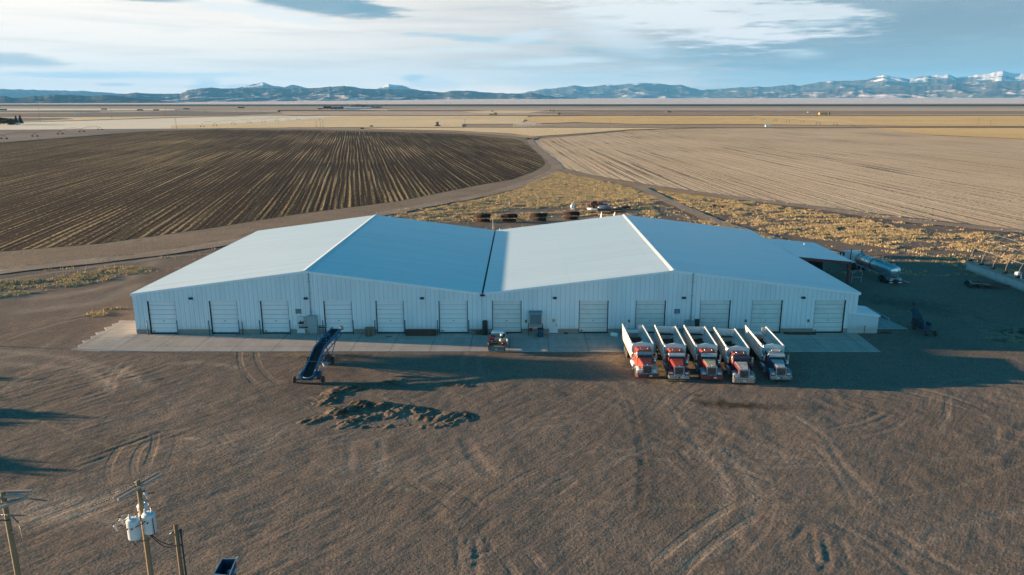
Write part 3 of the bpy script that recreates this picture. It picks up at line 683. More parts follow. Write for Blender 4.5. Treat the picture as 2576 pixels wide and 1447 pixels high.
def mrange(prof, D, depth, seed, spur, snowline, light, ncol=620, base=0.0, jag=.05, foot_v=None):
    us = np.array([p[0] for p in prof], float); vv = np.array([p[1] for p in prof], float)
    U = np.linspace(us[0], us[-1], ncol); V = np.interp(U, us, vv)+fbm(U/14, U*0, 4, seed+90)*3.2
    th = np.array([bearing(u)[0] for u in U]); el = np.array([bearing(u, v)[1] for u, v in zip(U, V)])
    ridgeD = D*(1+.05*fbm(th*9, th*0, 3, seed))
    H = np.maximum(CAMH+el*ridgeD, 2)
    T = np.concatenate([np.linspace(0, 1, 56), [1.05, 1.15, 1.35]])
    TT, TH = np.meshgrid(T, th, indexing='ij'); HH = np.broadcast_to(H, TT.shape)
    dist = ridgeD-depth*(1-TT)
    X = np.sin(TH)*dist; Y = np.cos(TH)*dist
    wx = X+spur*.9*fbm(X/spur/1.6, Y/spur/1.6, 3, seed+7)
    n1 = 1-np.abs(2*vnoise(wx/spur+.35*Y/spur, Y/spur/2.6, seed)-1)
    n2 = 1-np.abs(2*vnoise(wx/spur*2.3, Y/spur, seed+1)-1)
    n3 = fbm(X/spur*5, Y/spur*4, 3, seed+2)
    body = TT**1.25*(1-.62*(1-TT)*(1.25-n1*.9-n2*.35)) + TT*(1-TT)*(n2-.5)*.55 + TT*(1-TT)*(n1-.5)*.45 + TT*(1-TT)*n3*.55
    body = np.where(TT > 1, 1-(TT-1)*1.9, np.clip(body, 0, .99))
    Zm = HH*body-8*(TT < .01)
    top = Zm/np.maximum(HH.max(), 1)
    snow = np.clip((top-snowline)*3.2+n3*1.5+(n2-.55)*1.1, 0, 1)
    lt = np.clip(light*(1.5-TT*1.3)+n2*.55-.30+n3*.9, 0, 1)*(light > 0)
    pt = np.stack([snow, lt, lt*0, lt*0+1], -1)
    co = np.stack([X, Y, Zm], -1).reshape(-1, 3); i = np.arange(co.shape[0]).reshape(TT.shape)
    q = np.stack([i[:-1, :-1], i[:-1, 1:], i[1:, 1:], i[1:, :-1]], -1).reshape(-1, 4)
    return raw_mesh('mountain_range', co, q, M_mtn, {'paint': pt}, 'structure')
A = [(-500, 226), (-200, 222), (0, 223), (60, 225), (161, 228), (222, 229), (308, 236), (400, 245), (480, 256)]
Bm = [(-600, 244), (-300, 240), (-80, 243), (0, 242), (14, 241), (34, 247), (85, 242), (137, 238), (205, 240), (232, 242), (263, 238), (308, 242), (342, 247), (410, 254), (506, 261.5)]
C1 = [(470, 240), (560, 225), (602, 221), (636, 212), (650, 210), (665, 207), (687, 215), (705, 217), (718, 220), (740, 212), (762, 218), (800, 226), (880, 236), (941, 227), (960, 219), (980, 211), (995, 214), (1009, 214), (1030, 221), (1053, 227), (1100, 238), (1150, 244)]
C = [(150, 260), (220, 246), (280, 240), (318, 236), (342, 233), (376, 236), (455, 235), (470, 229), (485, 225), (533, 220), (560, 222), (602, 222), (660, 221), (718, 222), (762, 222), (807, 220), (835, 218), (868, 216), (917, 223), (941, 224), (985, 224), (1040, 226), (1084, 229), (1112, 233), (1139, 228), (1187, 228), (1228, 233), (1279, 235), (1310, 236), (1337, 234), (1365, 238), (1399, 245), (1467, 248), (1529, 255)]
Dm = [(1180, 246), (1313, 234), (1364, 225), (1399, 221), (1420, 219), (1443, 214), (1467, 218), (1490, 217), (1515, 213), (1546, 213), (1576, 211), (1621, 208), (1652, 210), (1696, 214), (1712, 214), (1763, 227), (1807, 223), (1868, 219), (1902, 218), (1937, 218), (1988, 212), (2012, 216), (2056, 206), (2093, 203), (2141, 203), (2175, 200), (2216, 188), (2250, 195), (2277, 198), (2315, 191), (2376, 187), (2397, 196), (2448, 188), (2512, 178), (2543, 186), (2580, 183), (2700, 180), (2850, 190), (3050, 186)]
D2 = [(1750, 252), (1830, 243), (1900, 236), (1960, 233), (2020, 228), (2090, 224), (2150, 219), (2200, 222), (2260, 213), (2330, 218), (2400, 209), (2450, 214), (2500, 204), (2560, 206), (2650, 200), (2800, 206), (3050, 204)]
mrange(A, 32000, 7000, 5, 1500, 9, 0)
mrange(C1, 30000, 6000, 9, 1300, .70, 0, 520)
mrange(Dm, 31000, 8500, 13, 1700, .60, .35, 900)
mrange(D2, 25500, 5600, 17, 1100, 9, .45, 620)
mrange(C, 19000, 4200, 21, 900, 9, .32, 900)
mrange(Bm, 13500, 3000, 25, 520, 9, .10, 520)
# pale bench of land rising to the foot of the mountains
xs2 = np.linspace(-26000, 26000, 160); ys2 = np.linspace(6100, 21500, 60); XA, YA = np.meshgrid(xs2, ys2)
s_ = np.clip((YA-6300)/13500, 0, 1); rightside = np.clip((np.arctan2(XA, YA)+.42)/.35, 0, 1)
ZA = -0.2+s_**1.2*76*(.12+.88*rightside)*(1+.25*fbm(XA/2500, YA/2500, 3, 44))
grid_mesh('valley_bench', xs2, ys2, ZA, M_pale)

# ---------------------------------------------------------------- the air
hm = bpy.data.materials.new('valley_haze'); hm.use_nodes = True; ht = hm.node_tree
ht.nodes.remove(ht.nodes['Principled BSDF']); pv_ = ht.nodes.new('ShaderNodeVolumePrincipled')
pv_.inputs['Color'].default_value = (.17, .54, 1.0, 1); pv_.inputs['Density'].default_value = 2.35e-5; pv_.inputs['Anisotropy'].default_value = 0.0
ht.links.new(pv_.outputs[0], ht.nodes['Material Output'].inputs['Volume'])
hz_ = MB(); hz_.box(-40000, 40000, -2500, 40000, -20, 1330); ho = hz_.build('haze', hm); ho['kind'] = 'stuff'
# ---------------------------------------------------------------- paints used by built things
WHITE_WALL = pm('white_wall_sheet', (.64, .68, .70), (.58, .62, .645), rough=.45, scale=.35, amount=.7, stretch=(1, 1, .25), dirt=(.42, .38, .33), dirt_z=(.5, 1.5))
ROOF_M = None
def roof_mat():
    mat = bpy.data.materials.new('white_roof_sheet'); mat.use_nodes = True; t = NT(mat.node_tree); b = mat.node_tree.nodes['Principled BSDF']
    P = t.new('ShaderNodeTexCoord').outputs['Object']; X, Y, Z = t.sep(P)
    n = t.noise(t.mapping(P, scale=(.03, 1.1, .03)), 1.0, 3, .6); n2 = t.noise(P, .18, 3, .5)
    c = t.mix(t.ramp(n, .4, .7), (.57, .69, .735), (.50, .625, .67))
    lap = t.m('ABSOLUTE', t.m('SUBTRACT', t.m('FRACT', t.m('MULTIPLY', X, 1/11.4)), .5))
    c = t.mix(t.m('MULTIPLY', t.ramp(lap, .496, .499), .35), c, (.34, .37, .39))
    c = t.mix(t.m('MULTIPLY', t.ramp(n2, .5, .75), .3), c, (.55, .585, .61))
    t.put(b.inputs['Base Color'], c); b.inputs['Roughness'].default_value = .35; b.inputs['Specular IOR Level'].default_value = .25
    b.inputs['Coat Weight'].default_value = .3; b.inputs['Coat Roughness'].default_value = .2; b.inputs['Coat IOR'].default_value = 1.5
    w1 = t.m('POWER', t.m('ABSOLUTE', t.m('SINE', t.m('MULTIPLY', Y, math.pi/.305))), 6.0)
    bn = t.new('ShaderNodeBump'); bn.inputs['Strength'].default_value = .35; bn.inputs['Distance'].default_value = .03
    t.put(bn.inputs['Height'], w1); t.l.new(bn.outputs[0], b.inputs['Normal'])
    return mat
ROOF_M = roof_mat()
def wall_mat():
    mat = bpy.data.materials.new('white_ribbed_wall'); mat.use_nodes = True; t = NT(mat.node_tree); b = mat.node_tree.nodes['Principled BSDF']
    P = t.new('ShaderNodeTexCoord').outputs['Object']; X, Y, Z = t.sep(P)
    n = t.noise(t.mapping(P, scale=(1, 1, .2)), .5, 5, .62)
    c = t.mix(t.ramp(n, .4, .7), (.76, .79, .80), (.68, .715, .73))
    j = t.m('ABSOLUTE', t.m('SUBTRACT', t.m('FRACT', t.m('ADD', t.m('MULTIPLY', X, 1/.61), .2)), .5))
    c = t.mix(t.m('MULTIPLY', t.ramp(j, .40, .43), .42), c, (.40, .44, .46))      # shade of ribs and seams painted in as dark stripes
    d = t.ramp(t.m('ADD', Z, t.m('MULTIPLY', t.noise(P, .8, 4, .6), 1.0)), 1.9, .9)
    c = t.mix(t.m('MULTIPLY', d, .45), c, (.45, .40, .34))                        # splashed soil low down
    t.put(b.inputs['Base Color'], c); b.inputs['Roughness'].default_value = .5; return mat
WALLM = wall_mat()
TRIM = pm('white_trim', (.80, .82, .83), (.72, .75, .77), rough=.4, scale=1.0)
DOORP = pm('white_door_panel', (.80, .80, .80), (.74, .74, .73), rough=.5, scale=1.2, dirt=(.55, .50, .44), dirt_z=(.0, .5))
DOOR_OLD = pm('weathered_door_panel', (.70, .70, .67), (.60, .59, .55), rough=.55, scale=1.1, dirt=(.48, .43, .38), dirt_z=(.0, .7))
DARK = pm('black_rubber', (.02, .02, .02), rough=.8)
DKSTEEL = pm('dark_steel', (.035, .035, .038), (.06, .05, .045), rough=.7)  # dark steel for frames, brackets and fittings
CONC_WALL = pm('block_plinth', (.30, .265, .225), (.22, .19, .16), rough=.9, scale=2.5, bump=.4, bscale=14)
GALV = pm('galvanised_steel', (.36, .38, .39), (.26, .28, .29), rough=.5, metal=.4, scale=3)
CABIN = pm('grey_cabinet_paint', (.28, .35, .36), (.22, .28, .29), rough=.5, scale=2)
RUST = pm('rusty_steel', (.11, .055, .038), (.055, .032, .026), rough=.85, scale=5, bump=.4)
REDOX = pm('red_oxide_steel', (.16, .035, .03), (.10, .025, .022), rough=.6, scale=3)
BLUEP = pm('blue_paint', (.013, .06, .12), (.02, .045, .075), rough=.45, scale=3)
CONVB = pm('conveyor_blue', (.035, .15, .27), (.03, .10, .17), rough=.45, scale=3)
BLUEPOST = pm('faded_blue_paint', (.05, .16, .24), (.05, .11, .16), rough=.6, scale=4)
WOOD = pm('weathered_timber', (.33, .26, .19), (.22, .17, .125), rough=.85, scale=3, stretch=(4, 4, .6), bump=.3)
CRATE = pm('crate_boards', (.55, .46, .37), (.42, .35, .28), rough=.85, scale=2.2, stretch=(1, 1, 5))
ORANGE = pm('orange_plastic', (.75, .09, .02), (.6, .07, .02), rough=.5)
SIGNM = pm('orange_sign', (.55, .27, .06), (.45, .22, .05), rough=.5)
WHITEP = pm('white_paint', (.80, .80, .79), (.70, .69, .67), rough=.35, scale=2.0)
GLASS = pm('dark_glass', (.018, .026, .03), (.03, .045, .05), rough=.08, scale=1, spec=.7)
CHROME = pm('dull_chrome', (.62, .62, .63), (.48, .48, .49), rough=.22, metal=.85, scale=3)
TYRE = pm('tyre_rubber', (.03, .029, .028), (.085, .072, .06), rough=.85, scale=3, amount=.8)
RIM = pm('wheel_rim', (.55, .53, .50), (.36, .33, .29), rough=.45, metal=.2, scale=5)
DIRTM = pm('caked_soil', (.07, .052, .038), (.045, .034, .026), rough=1.0, scale=3, bump=.5)
AMBER = pm('amber_lens', (.75, .26, .03), (.65, .22, .03), rough=.25)
LENS = pm('clear_lens', (.62, .66, .68), (.5, .54, .56), rough=.15)
GRILLE = pm('grille_mesh', (.025, .025, .026), rough=.5)
PLATE = pm('plate_paint', (.55, .62, .60), (.25, .40, .48), rough=.5, scale=9)

def pad_mat(name, c1, c2, xsp, ysp):
    mat = bpy.data.materials.new(name); mat.use_nodes = True; t = NT(mat.node_tree); b = mat.node_tree.nodes['Principled BSDF']
    P = t.new('ShaderNodeNewGeometry').outputs['Position']; X, Y, Z = t.sep(P)
    n = t.noise(P, .35, 5, .65); n2 = t.noise(t.mapping(P, rot=(0, 0, R(-20)), scale=(1.2, .16, 1)), 1.0, 4, .6)
    c = t.mix(t.ramp(n, .35, .68), c1, c2); c = t.mix(t.m('MULTIPLY', t.ramp(n2, .45, .7), .5), c, tuple(1.18*x for x in c1))
    c = t.mix(t.m('MULTIPLY', t.ramp(t.noise(P, .9, 5, .7), .60, .72), .65), c, (.13, .11, .095))
    for ax, sp, off in ((X, xsp, .3), (Y, ysp, .13)):
        j = t.m('ABSOLUTE', t.m('SUBTRACT', t.m('FRACT', t.m('ADD', t.m('MULTIPLY', ax, 1/sp), off)), .5))
        c = t.mix(t.m('MULTIPLY', t.ramp(j, .5-.035/sp*1.6, .5-.02/sp), .75), c, (.10, .085, .07))
    c = t.mix(t.ramp(t.noise(P, 7, 3, .7), .3, .7, 0, .25), c, (.16, .14, .12))
    t.put(b.inputs['Base Color'], c); b.inputs['Roughness'].default_value = .9; b.inputs['Specular IOR Level'].default_value = .25
    bn = t.new('ShaderNodeBump'); bn.inputs['Strength'].default_value = .5; bn.inputs['Distance'].default_value = .02
    t.put(bn.inputs['Height'], t.noise(P, 9, 4, .7)); t.l.new(bn.outputs[0], b.inputs['Normal'])
    return mat
PADM = pad_mat('concrete_pad', (.50, .44, .38), (.42, .37, .32), 4.9, 3.4)
fl = px([(178, 880), (250, 884.5), (400, 885), (1200, 885), (2215, 885.5)]); bl = px([(300, 808), (205, 858), (232, 842), (262, 830), (250, 823)])
edge_l = px([(300, 807), (297, 813), (281, 816), (284, 821), (262, 825), (268, 832), (240, 838), (246, 843), (228, 848), (232, 853), (207, 858), (212, 863), (196, 870), (199, 874), (178, 880)])
padpts = edge_l+fl[1:]+[(BX1+.2, front_y(BX1)-.05), (BX0-.1, front_y(BX0)-.05), (BX0-.1, front_y(BX0)+6), ]
pz = MB()
def slab(name, pts, z0, z1, mat):
    bm = bmesh.new(); vs = [bm.verts.new((p[0], p[1], z1)) for p in pts]; f = bm.faces.new(vs); bm.normal_update()
    if f.normal.z < 0: f.normal_flip()
    g = bmesh.ops.extrude_face_region(bm, geom=[f]); bmesh.ops.translate(bm, verts=[e for e in g['geom'] if isinstance(e, bmesh.types.BMVert)], vec=(0, 0, z0-z1))
    bmesh.ops.triangulate(bm, faces=[q for q in bm.faces if len(q.verts) > 4]); bmesh.ops.recalc_face_normals(bm, faces=bm.faces)
    me = bpy.data.meshes.new(name); bm.to_mesh(me); bm.free(); me.materials.append(mat); o = bpy.data.objects.new(name, me); COL.objects.link(o); o['kind'] = 'structure'; return o
slab('concrete_pad', padpts, -.3, .05, PADM)
PADM2 = pad_mat('concrete_side_slab', (.44, .41, .38), (.37, .345, .32), 6.0, 6.0)
slab('concrete_slab', px([(2195, 827), (2284, 828), (2212, 796), (2160, 771), (2120, 750)]), -.3, .06, PADM2)

# ---------------------------------------------------------------- the storage building
store = thing('storage_building', 'long white metal storage building with two low gables and a row of overhead doors', 'building', (BXM, BY0, 0))
def B(mb, name, mat, parent=store, bevel=0.0, smooth=False):
    """shear the building's own coordinates onto the site, origin at the root"""
    mb.v = [(x-BXM, y+SHEAR*(x-BXM), z) for x, y, z in mb.v]
    if parent is not store: mb.v = [(x-parent.location.x, y-parent.location.y, z-parent.location.z) for x, y, z in mb.v]
    return mb.build(name, mat, parent, bevel=bevel)
def roof_z(x):
    if x < RX1: return HE+(HR-HE)*(x-BX0)/(RX1-BX0)
    if x < BXM: return HR+(HE-HR)*(x-RX1)/(BXM-RX1)
    if x < RX2: return HE+(HR-HE)*(x-BXM)/(RX2-BXM)
    return HR+(HE-HR)*(x-RX2)/(BX1-RX2)
k = 30/28.5
DOORS = [(-46.62*k, 3.66), (-38.92*k, 3.66), (-32.56*k, 3.68), (-24.66*k, 3.70), (-18.17*k, 3.68), (-10.32*k, 3.82), (-3.64*k, 3.86), (7.21*k, 3.86), (14.29*k, 3.93), (22.34*k, 3.98), (28.80*k, 4.0), (36.66*k, 4.02)]
DTOP = 4.55
MAN = [(-28.19*k, 1.02, 2.38), (3.55*k, 1.08, 2.28), (18.74*k, 1.06, 2.16)]     # personnel doors
PL = .66                                                                       # plinth height
opens = [(x, x+wd, DTOP, 0) for x, wd in DOORS]+[(x, x+wd, h, 1) for x, wd, h in MAN]
# front wall: ribbed sheet, cut round the openings
cuts = sorted(set([BX0, BX1, RX1, RX2, BXM]+[o[0] for o in opens]+[o[1] for o in opens]+list(np.arange(BX0+.3, BX1, .305))))
wall = MB(); ribs = MB()
for a, b in zip(cuts[:-1], cuts[1:]):
    mid = (a+b)/2; z0 = PL
    for o in opens:
        if o[0] < mid < o[1]: z0 = o[2]
    wall.add([(a, 0, z0), (b, 0, z0), (b, 0, roof_z(b)-.02), (a, 0, roof_z(a)-.02)], [(0, 1, 2, 3)])
for x in np.arange(BX0+.3, BX1-.1, .305):
    z0 = PL
    for o in opens:
        if o[0]-.06 < x < o[1]+.06: z0 = o[2]+.04
    a, b = x-.035, x+.035; zt = roof_z(x)-.25
    wall.add([(a, 0, z0), (a+.02, -.035, z0), (b-.02, -.035, z0), (b, 0, z0), (a, 0, zt), (a+.02, -.035, zt), (b-.02, -.035, zt), (b, 0, zt)],
             [(0, 1, 5, 4), (1, 2, 6, 5), (2, 3, 7, 6), (4, 5, 6, 7), (3, 2, 1, 0)])
yb = BLEN
for xw, sgn in ((BX0, -1), (BX1, 1)):
    wall.add([(xw, 0, 0), (xw, yb, 0), (xw, yb, HE-.02), (xw, 0, HE-.02)], [(0, 1, 2, 3)])
    for y in np.arange(.3, yb, .61): wall.box(xw, xw+sgn*.035, y-.035, y+.035, .1, HE-.15)
wall.add([(BX0, yb, 0), (BX1, yb, 0), (BX1, yb, HE-.02), (RX2, yb, HR-.02), (BXM, yb, HE-.02), (RX1, yb, HR-.02), (BX0, yb, HE-.02)], [tuple(range(7))])
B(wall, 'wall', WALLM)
segs = [BX0]+[v for o in sorted(opens) for v in (o[0], o[1])]+[BX1]
for a, b in zip(segs[::2], segs[1::2]):
    n = max(1, int(round((b-a)/1.0))); pl = MB(); pl.box(a+.004, b-.004, -.02, .18, -.1, PL-.004)
    for i in range(n): pl.box(a+(b-a)*i/n+.012, a+(b-a)*(i+1)/n-.012, -.035, -.0195, -.1, PL-.02)
    B(pl, 'plinth', CONC_WALL)
rows = [(BX0-.18, RX1, -1), (RX1, BXM-.12, 1), (BXM+.12, RX2, -1), (RX2, BX1+.18, 1)]
for a, b, s in rows:
    r = MB(); za, zb = (roof_z(max(a, BX0)), roof_z(min(b, BX1)))
    if a < BX0: za -= .024
    if b > BX1: zb -= .024
    r.hexa([(a, -.12, za), (b, -.12, zb), (b, yb+.12, zb), (a, yb+.12, za)], [(a, -.12, za+.06), (b, -.12, zb+.06), (b, yb+.12, zb+.06), (a, yb+.12, za+.06)])
    B(r, 'roof', ROOF_M)
    tr = MB(); tr.hexa([(a, -.17, za-.24), (b, -.17, zb-.24), (b, -.123, zb-.24), (a, -.123, za-.24)], [(a, -.17, za+.085), (b, -.17, zb+.085), (b, -.123, zb+.085), (a, -.123, za+.085)])
    B(tr, 'rake_trim', TRIM)
for rx in (RX1, RX2):
    c = MB(); c.prism([(rx-.38, HR+.035), (rx, HR+.12), (rx+.38, HR+.035), (rx+.38, HR+.06), (rx, HR+.15), (rx-.38, HR+.06)], -.19, yb+.14); B(c, 'ridge_cap', TRIM)
g = MB(); g.box(BXM-.30, BXM+.30, -.35, yb+.15, HE-.30, HE-.27); g.box(BXM-.30, BXM-.27, -.35, yb+.15, HE-.27, HE-.02); g.box(BXM+.27, BXM+.30, -.35, yb+.15, HE-.27, HE-.02); g.box(BXM-.27, BXM+.27, -.35, -.32, HE-.27, HE-.04)
B(g, 'valley_gutter', DKSTEEL)
d = MB(); d.cyl((BXM, -.12, HE-.3), (BXM, -.12, .3), .055, n=8); d.cyl((BXM, -.12, .3), (BXM-.05, -.3, .12), .055, n=8); B(d, 'downspout', WHITEP)
e = MB(); e.box(BX1+.18, BX1+.30, 0, yb, HE-.18, HE+.03); B(e, 'gutter', TRIM)
# overhead doors
for i, (x, wd) in enumerate(DOORS):
    dm = DOOR_OLD if i >= 6 else DOORP
    dd = MB(); nsec = 8; zs = np.linspace(.16, DTOP-.02, nsec)
    for a, b in zip(zs[:-1], zs[1:]): dd.box(x+.10, x+wd-.10, .20, .26, a+.02, b-.02)
    d0 = B(dd, 'overhead_door', dm)
    bk = MB(); bk.box(x, x+wd, .262, .30, .05, DTOP+.1); B(bk, 'door_backing', DKSTEEL, d0)
    JM = pm('dark_jamb', (.030, .020, .018), (.06, .022, .02), rough=.8, scale=2)
    for jx in (x, x+wd-.03):
        j = MB(); j.box(jx, jx+.03, .0, .19, .0, DTOP); B(j, 'door_jamb', JM, d0)
    
    h = MB(); h.box(x, x+wd, -.03, .005, DTOP, DTOP+.07); B(h, 'door_header', TRIM, d0)
    s = MB(); s.box(x+.031, x+wd-.031, .19, .262, .05, .172); B(s, 'bottom_seal', DARK, d0)
    hd = MB(); hd.box(x+wd*.5-.09, x+wd*.5+.07, .16, .198, 1.72, 1.80); B(hd, 'door_handle', DKSTEEL, d0)
    if i % 3 != 1 or i in (7,): 
        v = MB(); v.box(x+.25, x+.55, .17, .198, .30, .42); B(v, 'step_plate', DKSTEEL, d0)
# personnel doors
for i, (x, wd, h) in enumerate(MAN):
    p = MB(); p.box(x+.06, x+wd-.06, .03, .08, .08, h-.06); p0 = B(p, 'personnel_door', pm('steel_door_paint', (.66, .69, .69), (.58, .61, .61), rough=.45, scale=1.5), bevel=.004)
    fr = MB(); fr.box(x, x+.055, -.035, .10, .05, h); fr.box(x+wd-.055, x+wd, -.035, .10, .05, h); fr.box(x+.056, x+wd-.056, -.035, .10, h-.055, h); B(fr, 'door_frame', TRIM, p0)
    kn = MB(); kn.box(x+wd-.16, x+wd-.09, -.03, .028, 1.02, 1.24); B(kn, 'door_handle', DKSTEEL, p0)
    if i == 1:
        sg = MB(); sg.box(x+.38, x+.68, .0, .028, 1.62, 1.98); s0 = B(sg, 'warning_sign', SIGNM, p0)
def sign(x, z):
    sg = MB(); sg.box(x-.14, x+.14, -.06, -.045, z-.2, z+.2); s0 = B(sg, 'warning_sign', SIGNM)
    bb = MB(); bb.box(x-.14, x+.14, -.068, -.062, z+.10, z+.17); bb.box(x-.10, x+.10, -.068, -.062, z-.02, z+.03); bb.box(x-.12, x+.12, -.068, -.062, z-.14, z-.09); B(bb, 'sign_lettering', DARK, s0)
for x, z in ((.62, 1.72), (13.5*k, 1.72), (28.15*k, 1.72), (36.0*k, 1.72)): sign(x, z)
# lamps, louvres, conduits
for x in (-41.06*k, -26.78*k, -12.34*k, 4.18*k, 20.22*k, 35.07*k):
    l = MB(); l.prism([(-.04, 4.72), (-.04, 5.04), (-.20, 5.04), (-.30, 4.86), (-.28, 4.80)], x-.24, x+.24, 'X'); l0 = B(l, 'wall_light', DKSTEEL)
    le = MB(); le.add([(x-.21, -.285, 4.795), (x+.21, -.285, 4.795), (x+.21, -.06, 4.715), (x-.21, -.06, 4.715)], [(0, 1, 2, 3)]); B(le, 'lamp_lens', pm('lamp_lens', (.42, .34, .28), (.38, .30, .25), rough=.3), l0)
for x, z in ((-27.84*k, 2.93*k), (19.47*k, 2.86*k)):
    v = MB(); v.box(x-.36, x+.36, -.05, -.038, z-.28, z+.36); v.box(x-.36, x-.32, -.09, -.051, z-.28, z+.36); v.box(x+.32, x+.36, -.09, -.051, z-.28, z+.36)
    v0 = B(v, 'wall_vent', DKSTEEL); sl = MB()
    for q in range(5): sl.hexa([(x-.31, -.10, z-.25+q*.12), (x+.31, -.10, z-.25+q*.12), (x+.31, -.055, z-.19+q*.12), (x-.31, -.055, z-.19+q*.12)], [(x-.31, -.10, z-.235+q*.12), (x+.31, -.10, z-.235+q*.12), (x+.31, -.055, z-.175+q*.12), (x-.31, -.055, z-.175+q*.12)])
    B(sl, 'louvre', GALV, v0)
for x, zt, zb in ((-26.24*k, 7.64*k, 2.45*k), (21.22*k, 7.55*k, 1.7*k)):
    c = MB(); c.cyl((x, -.14, zb), (x, -.14, zt), .05, n=8); c.box(x-.09, x+.09, -.18, -.05, zt, zt+.28)
    for z in (zt-.9, (zt+zb)/2+.3, zb+.5): c.box(x-.22, x+.22, -.12, -.09, z-.025, z+.025)
    B(c, 'conduit', GALV)
# electrical gear
x = -26.05*k
c = MB(); c.box(x-.62, x+.58, -.62, -.05, .38, 2.62); c0 = B(c, 'electrical_cabinet', CABIN, bevel=.02)
c = MB(); c.box(x-.55, x+.5, -.645, -.622, .5, 2.55); B(c, 'cabinet_door', CABIN, c0, bevel=.008)
c = MB(); c.box(x-1.2, x-.66, -.35, -.05, 1.25, 2.42); B(c, 'electrical_cabinet', CABIN, bevel=.015)
c = MB(); c.box(x-1.95, x-.64, -.12, -.05, 1.05, 1.22); c.box(x+.6, x+1.75, -.12, -.05, 1.05, 1.22); c.box(x-2.0, x-1.1, -.12, -.06, 2.38, 2.44); B(c, 'mounting_rail', GALV)
c = MB()
for q in range(6): c.box(x-1.9+q*.2, x-1.76+q*.2, -.22, -.121, .82+.03*(q % 2), 1.02)
for q in range(5): c.box(x+.68+q*.2, x+.82+q*.2, -.22, -.121, .82+.03*(q % 2), 1.02)
for q in range(4): c.box(x-1.95+q*.2, x-1.8+q*.2, -.25, -.06, 1.42, 1.62+.2*(q % 2))
B(c, 'meter_boxes', DKSTEEL)
c = MB()
for q in (-.3, 0, .3): c.cyl((x+q, -.4, .05), (x+q, -.4, .375), .05, n=8)
B(c, 'conduit_stub', WHITEP)
x = 21.2*k
for a, b, z0, z1, m_ in ((x-.72, x-.22, .75, 1.95, CABIN), (x-.2, x+.55, .9, 1.75, CABIN), (x+.57, x+1.15, .75, 2.0, DKSTEEL)):
    c = MB(); c.box(a, b, -.36, -.05, z0, z1); B(c, 'electrical_cabinet', m_, bevel=.012)
# side lean-to over a loading bay, further back on the right
LX0, LX1, LZ0, LZ1 = BX1+.3, 54.2, 5.25, 4.35
ly0, ly1 = 24.4, 41.0
r = MB(); r.hexa([(LX0, ly0, LZ0), (LX1, ly0, LZ1), (LX1, ly1, LZ1), (LX0, ly1, LZ0)], [(LX0, ly0, LZ0+.07), (LX1, ly0, LZ1+.07), (LX1, ly1, LZ1+.07), (LX0, ly1, LZ0+.07)]); B(r, 'lean_to_roof', ROOF_M)
r = MB(); r.hexa([(LX0, ly0+.02, LZ0-.5), (LX1-.3, ly0+.02, LZ1-.45), (LX1-.3, ly0+.2, LZ1-.45), (LX0, ly0+.2, LZ0-.5)], [(LX0, ly0+.02, LZ0-.01), (LX1-.3, ly0+.02, LZ1-.01), (LX1-.3, ly0+.2, LZ1-.01), (LX0, ly0+.2, LZ0-.01)])
B(r, 'lean_to_beam', REDOX)
for y in (ly0+.1, ly1-.3):
    r = MB(); r.box(LX1-.75, LX1-.4, y-.15, y+.15, 0, LZ1-.46); B(r, 'lean_to_post', REDOX)
r = MB(); r.box(BX1+.05, LX1-.4, ly1-.12, ly1-.04, 0, 4.3); r.box(LX1-.48, LX1-.42, ly1-6, ly1-.2, 0, 4.2); B(r, 'lean_to_wall', pm('dark_grey_sheet', (.20, .22, .23), (.16, .17, .18), rough=.6))  # lean-to walls in dark grey sheet
# small annex at the front right corner
AX0, AX1, AL = BX1-1.0, 47.15, 4.3
a = MB(); az0, az1 = 2.92, 2.40
a.add([(AX0, -.06, 0), (AX1, -.06, 0), (AX1, -.06, az1), (AX0, -.06, az0)], [(0, 1, 2, 3)]); a.add([(AX1, -.06, 0), (AX1, AL, 0), (AX1, AL, az1), (AX1, -.06, az1)], [(0, 1, 2, 3)]); a.add([(BX1, AL, 0), (AX1, AL, 0), (AX1, AL, az1), (BX1, AL, az0-.17)], [(0, 1, 2, 3)])
for x in np.arange(AX0+.2, AX1, .305): a.box(x-.025, x+.025, -.09, -.061, .02, az0-(x-AX0)/(AX1-AX0)*(az0-az1)-.12)
B(a, 'annex_wall', WHITE_WALL)
a = MB(); a.hexa([(BX1+.037, -.14, az0-.13), (AX1+.15, -.14, az1), (AX1+.15, AL+.1, az1), (BX1+.037, AL+.1, az0-.13)], [(BX1+.037, -.14, az0-.06), (AX1+.15, -.14, az1+.07), (AX1+.15, AL+.1, az1+.07), (BX1+.037, AL+.1, az0-.06)]); B(a, 'annex_roof', ROOF_M)
a = MB(); a.hexa([(AX0-.05, -.16, az0-.14), (AX1+.15, -.16, az1-.14), (AX1+.15, -.141, az1-.14), (AX0-.05, -.141, az0-.14)], [(AX0-.05, -.16, az0+.04), (AX1+.15, -.16, az1+.08), (AX1+.15, -.141, az1+.08), (AX0-.05, -.141, az0+.04)]); B(a, 'rake_trim', TRIM)
a = MB(); a.cyl((45.4, -.16, 0), (45.42, -.16, .95), .03, n=6); a.box(45.34, 45.48, -.2, -.12, .95, 1.02); B(a, 'standpipe', DKSTEEL)
for (rx, yy, h) in ((BXM+.9, yb-.5, .35), (RX2+5.2, yb-.3, .35), (BX1+5, 33, .3)):
    v = MB(); v.cyl((rx, yy, roof_z(min(rx, BX1))), (rx, yy, roof_z(min(rx, BX1))+h), .06, n=8); v.cyl((rx, yy, roof_z(min(rx, BX1))+h), (rx, yy, roof_z(min(rx, BX1))+h+.05), .1, n=8); B(v, 'roof_vent', TRIM)
m = MB(); m.cyl((BXM-.45, yb+.3, 0), (BXM-.45, yb+.3, 8.1), .07, .03, n=8); tag(m.build('whip_mast', WHITEP), 'thin white mast standing behind the valley between the two roofs', 'mast')
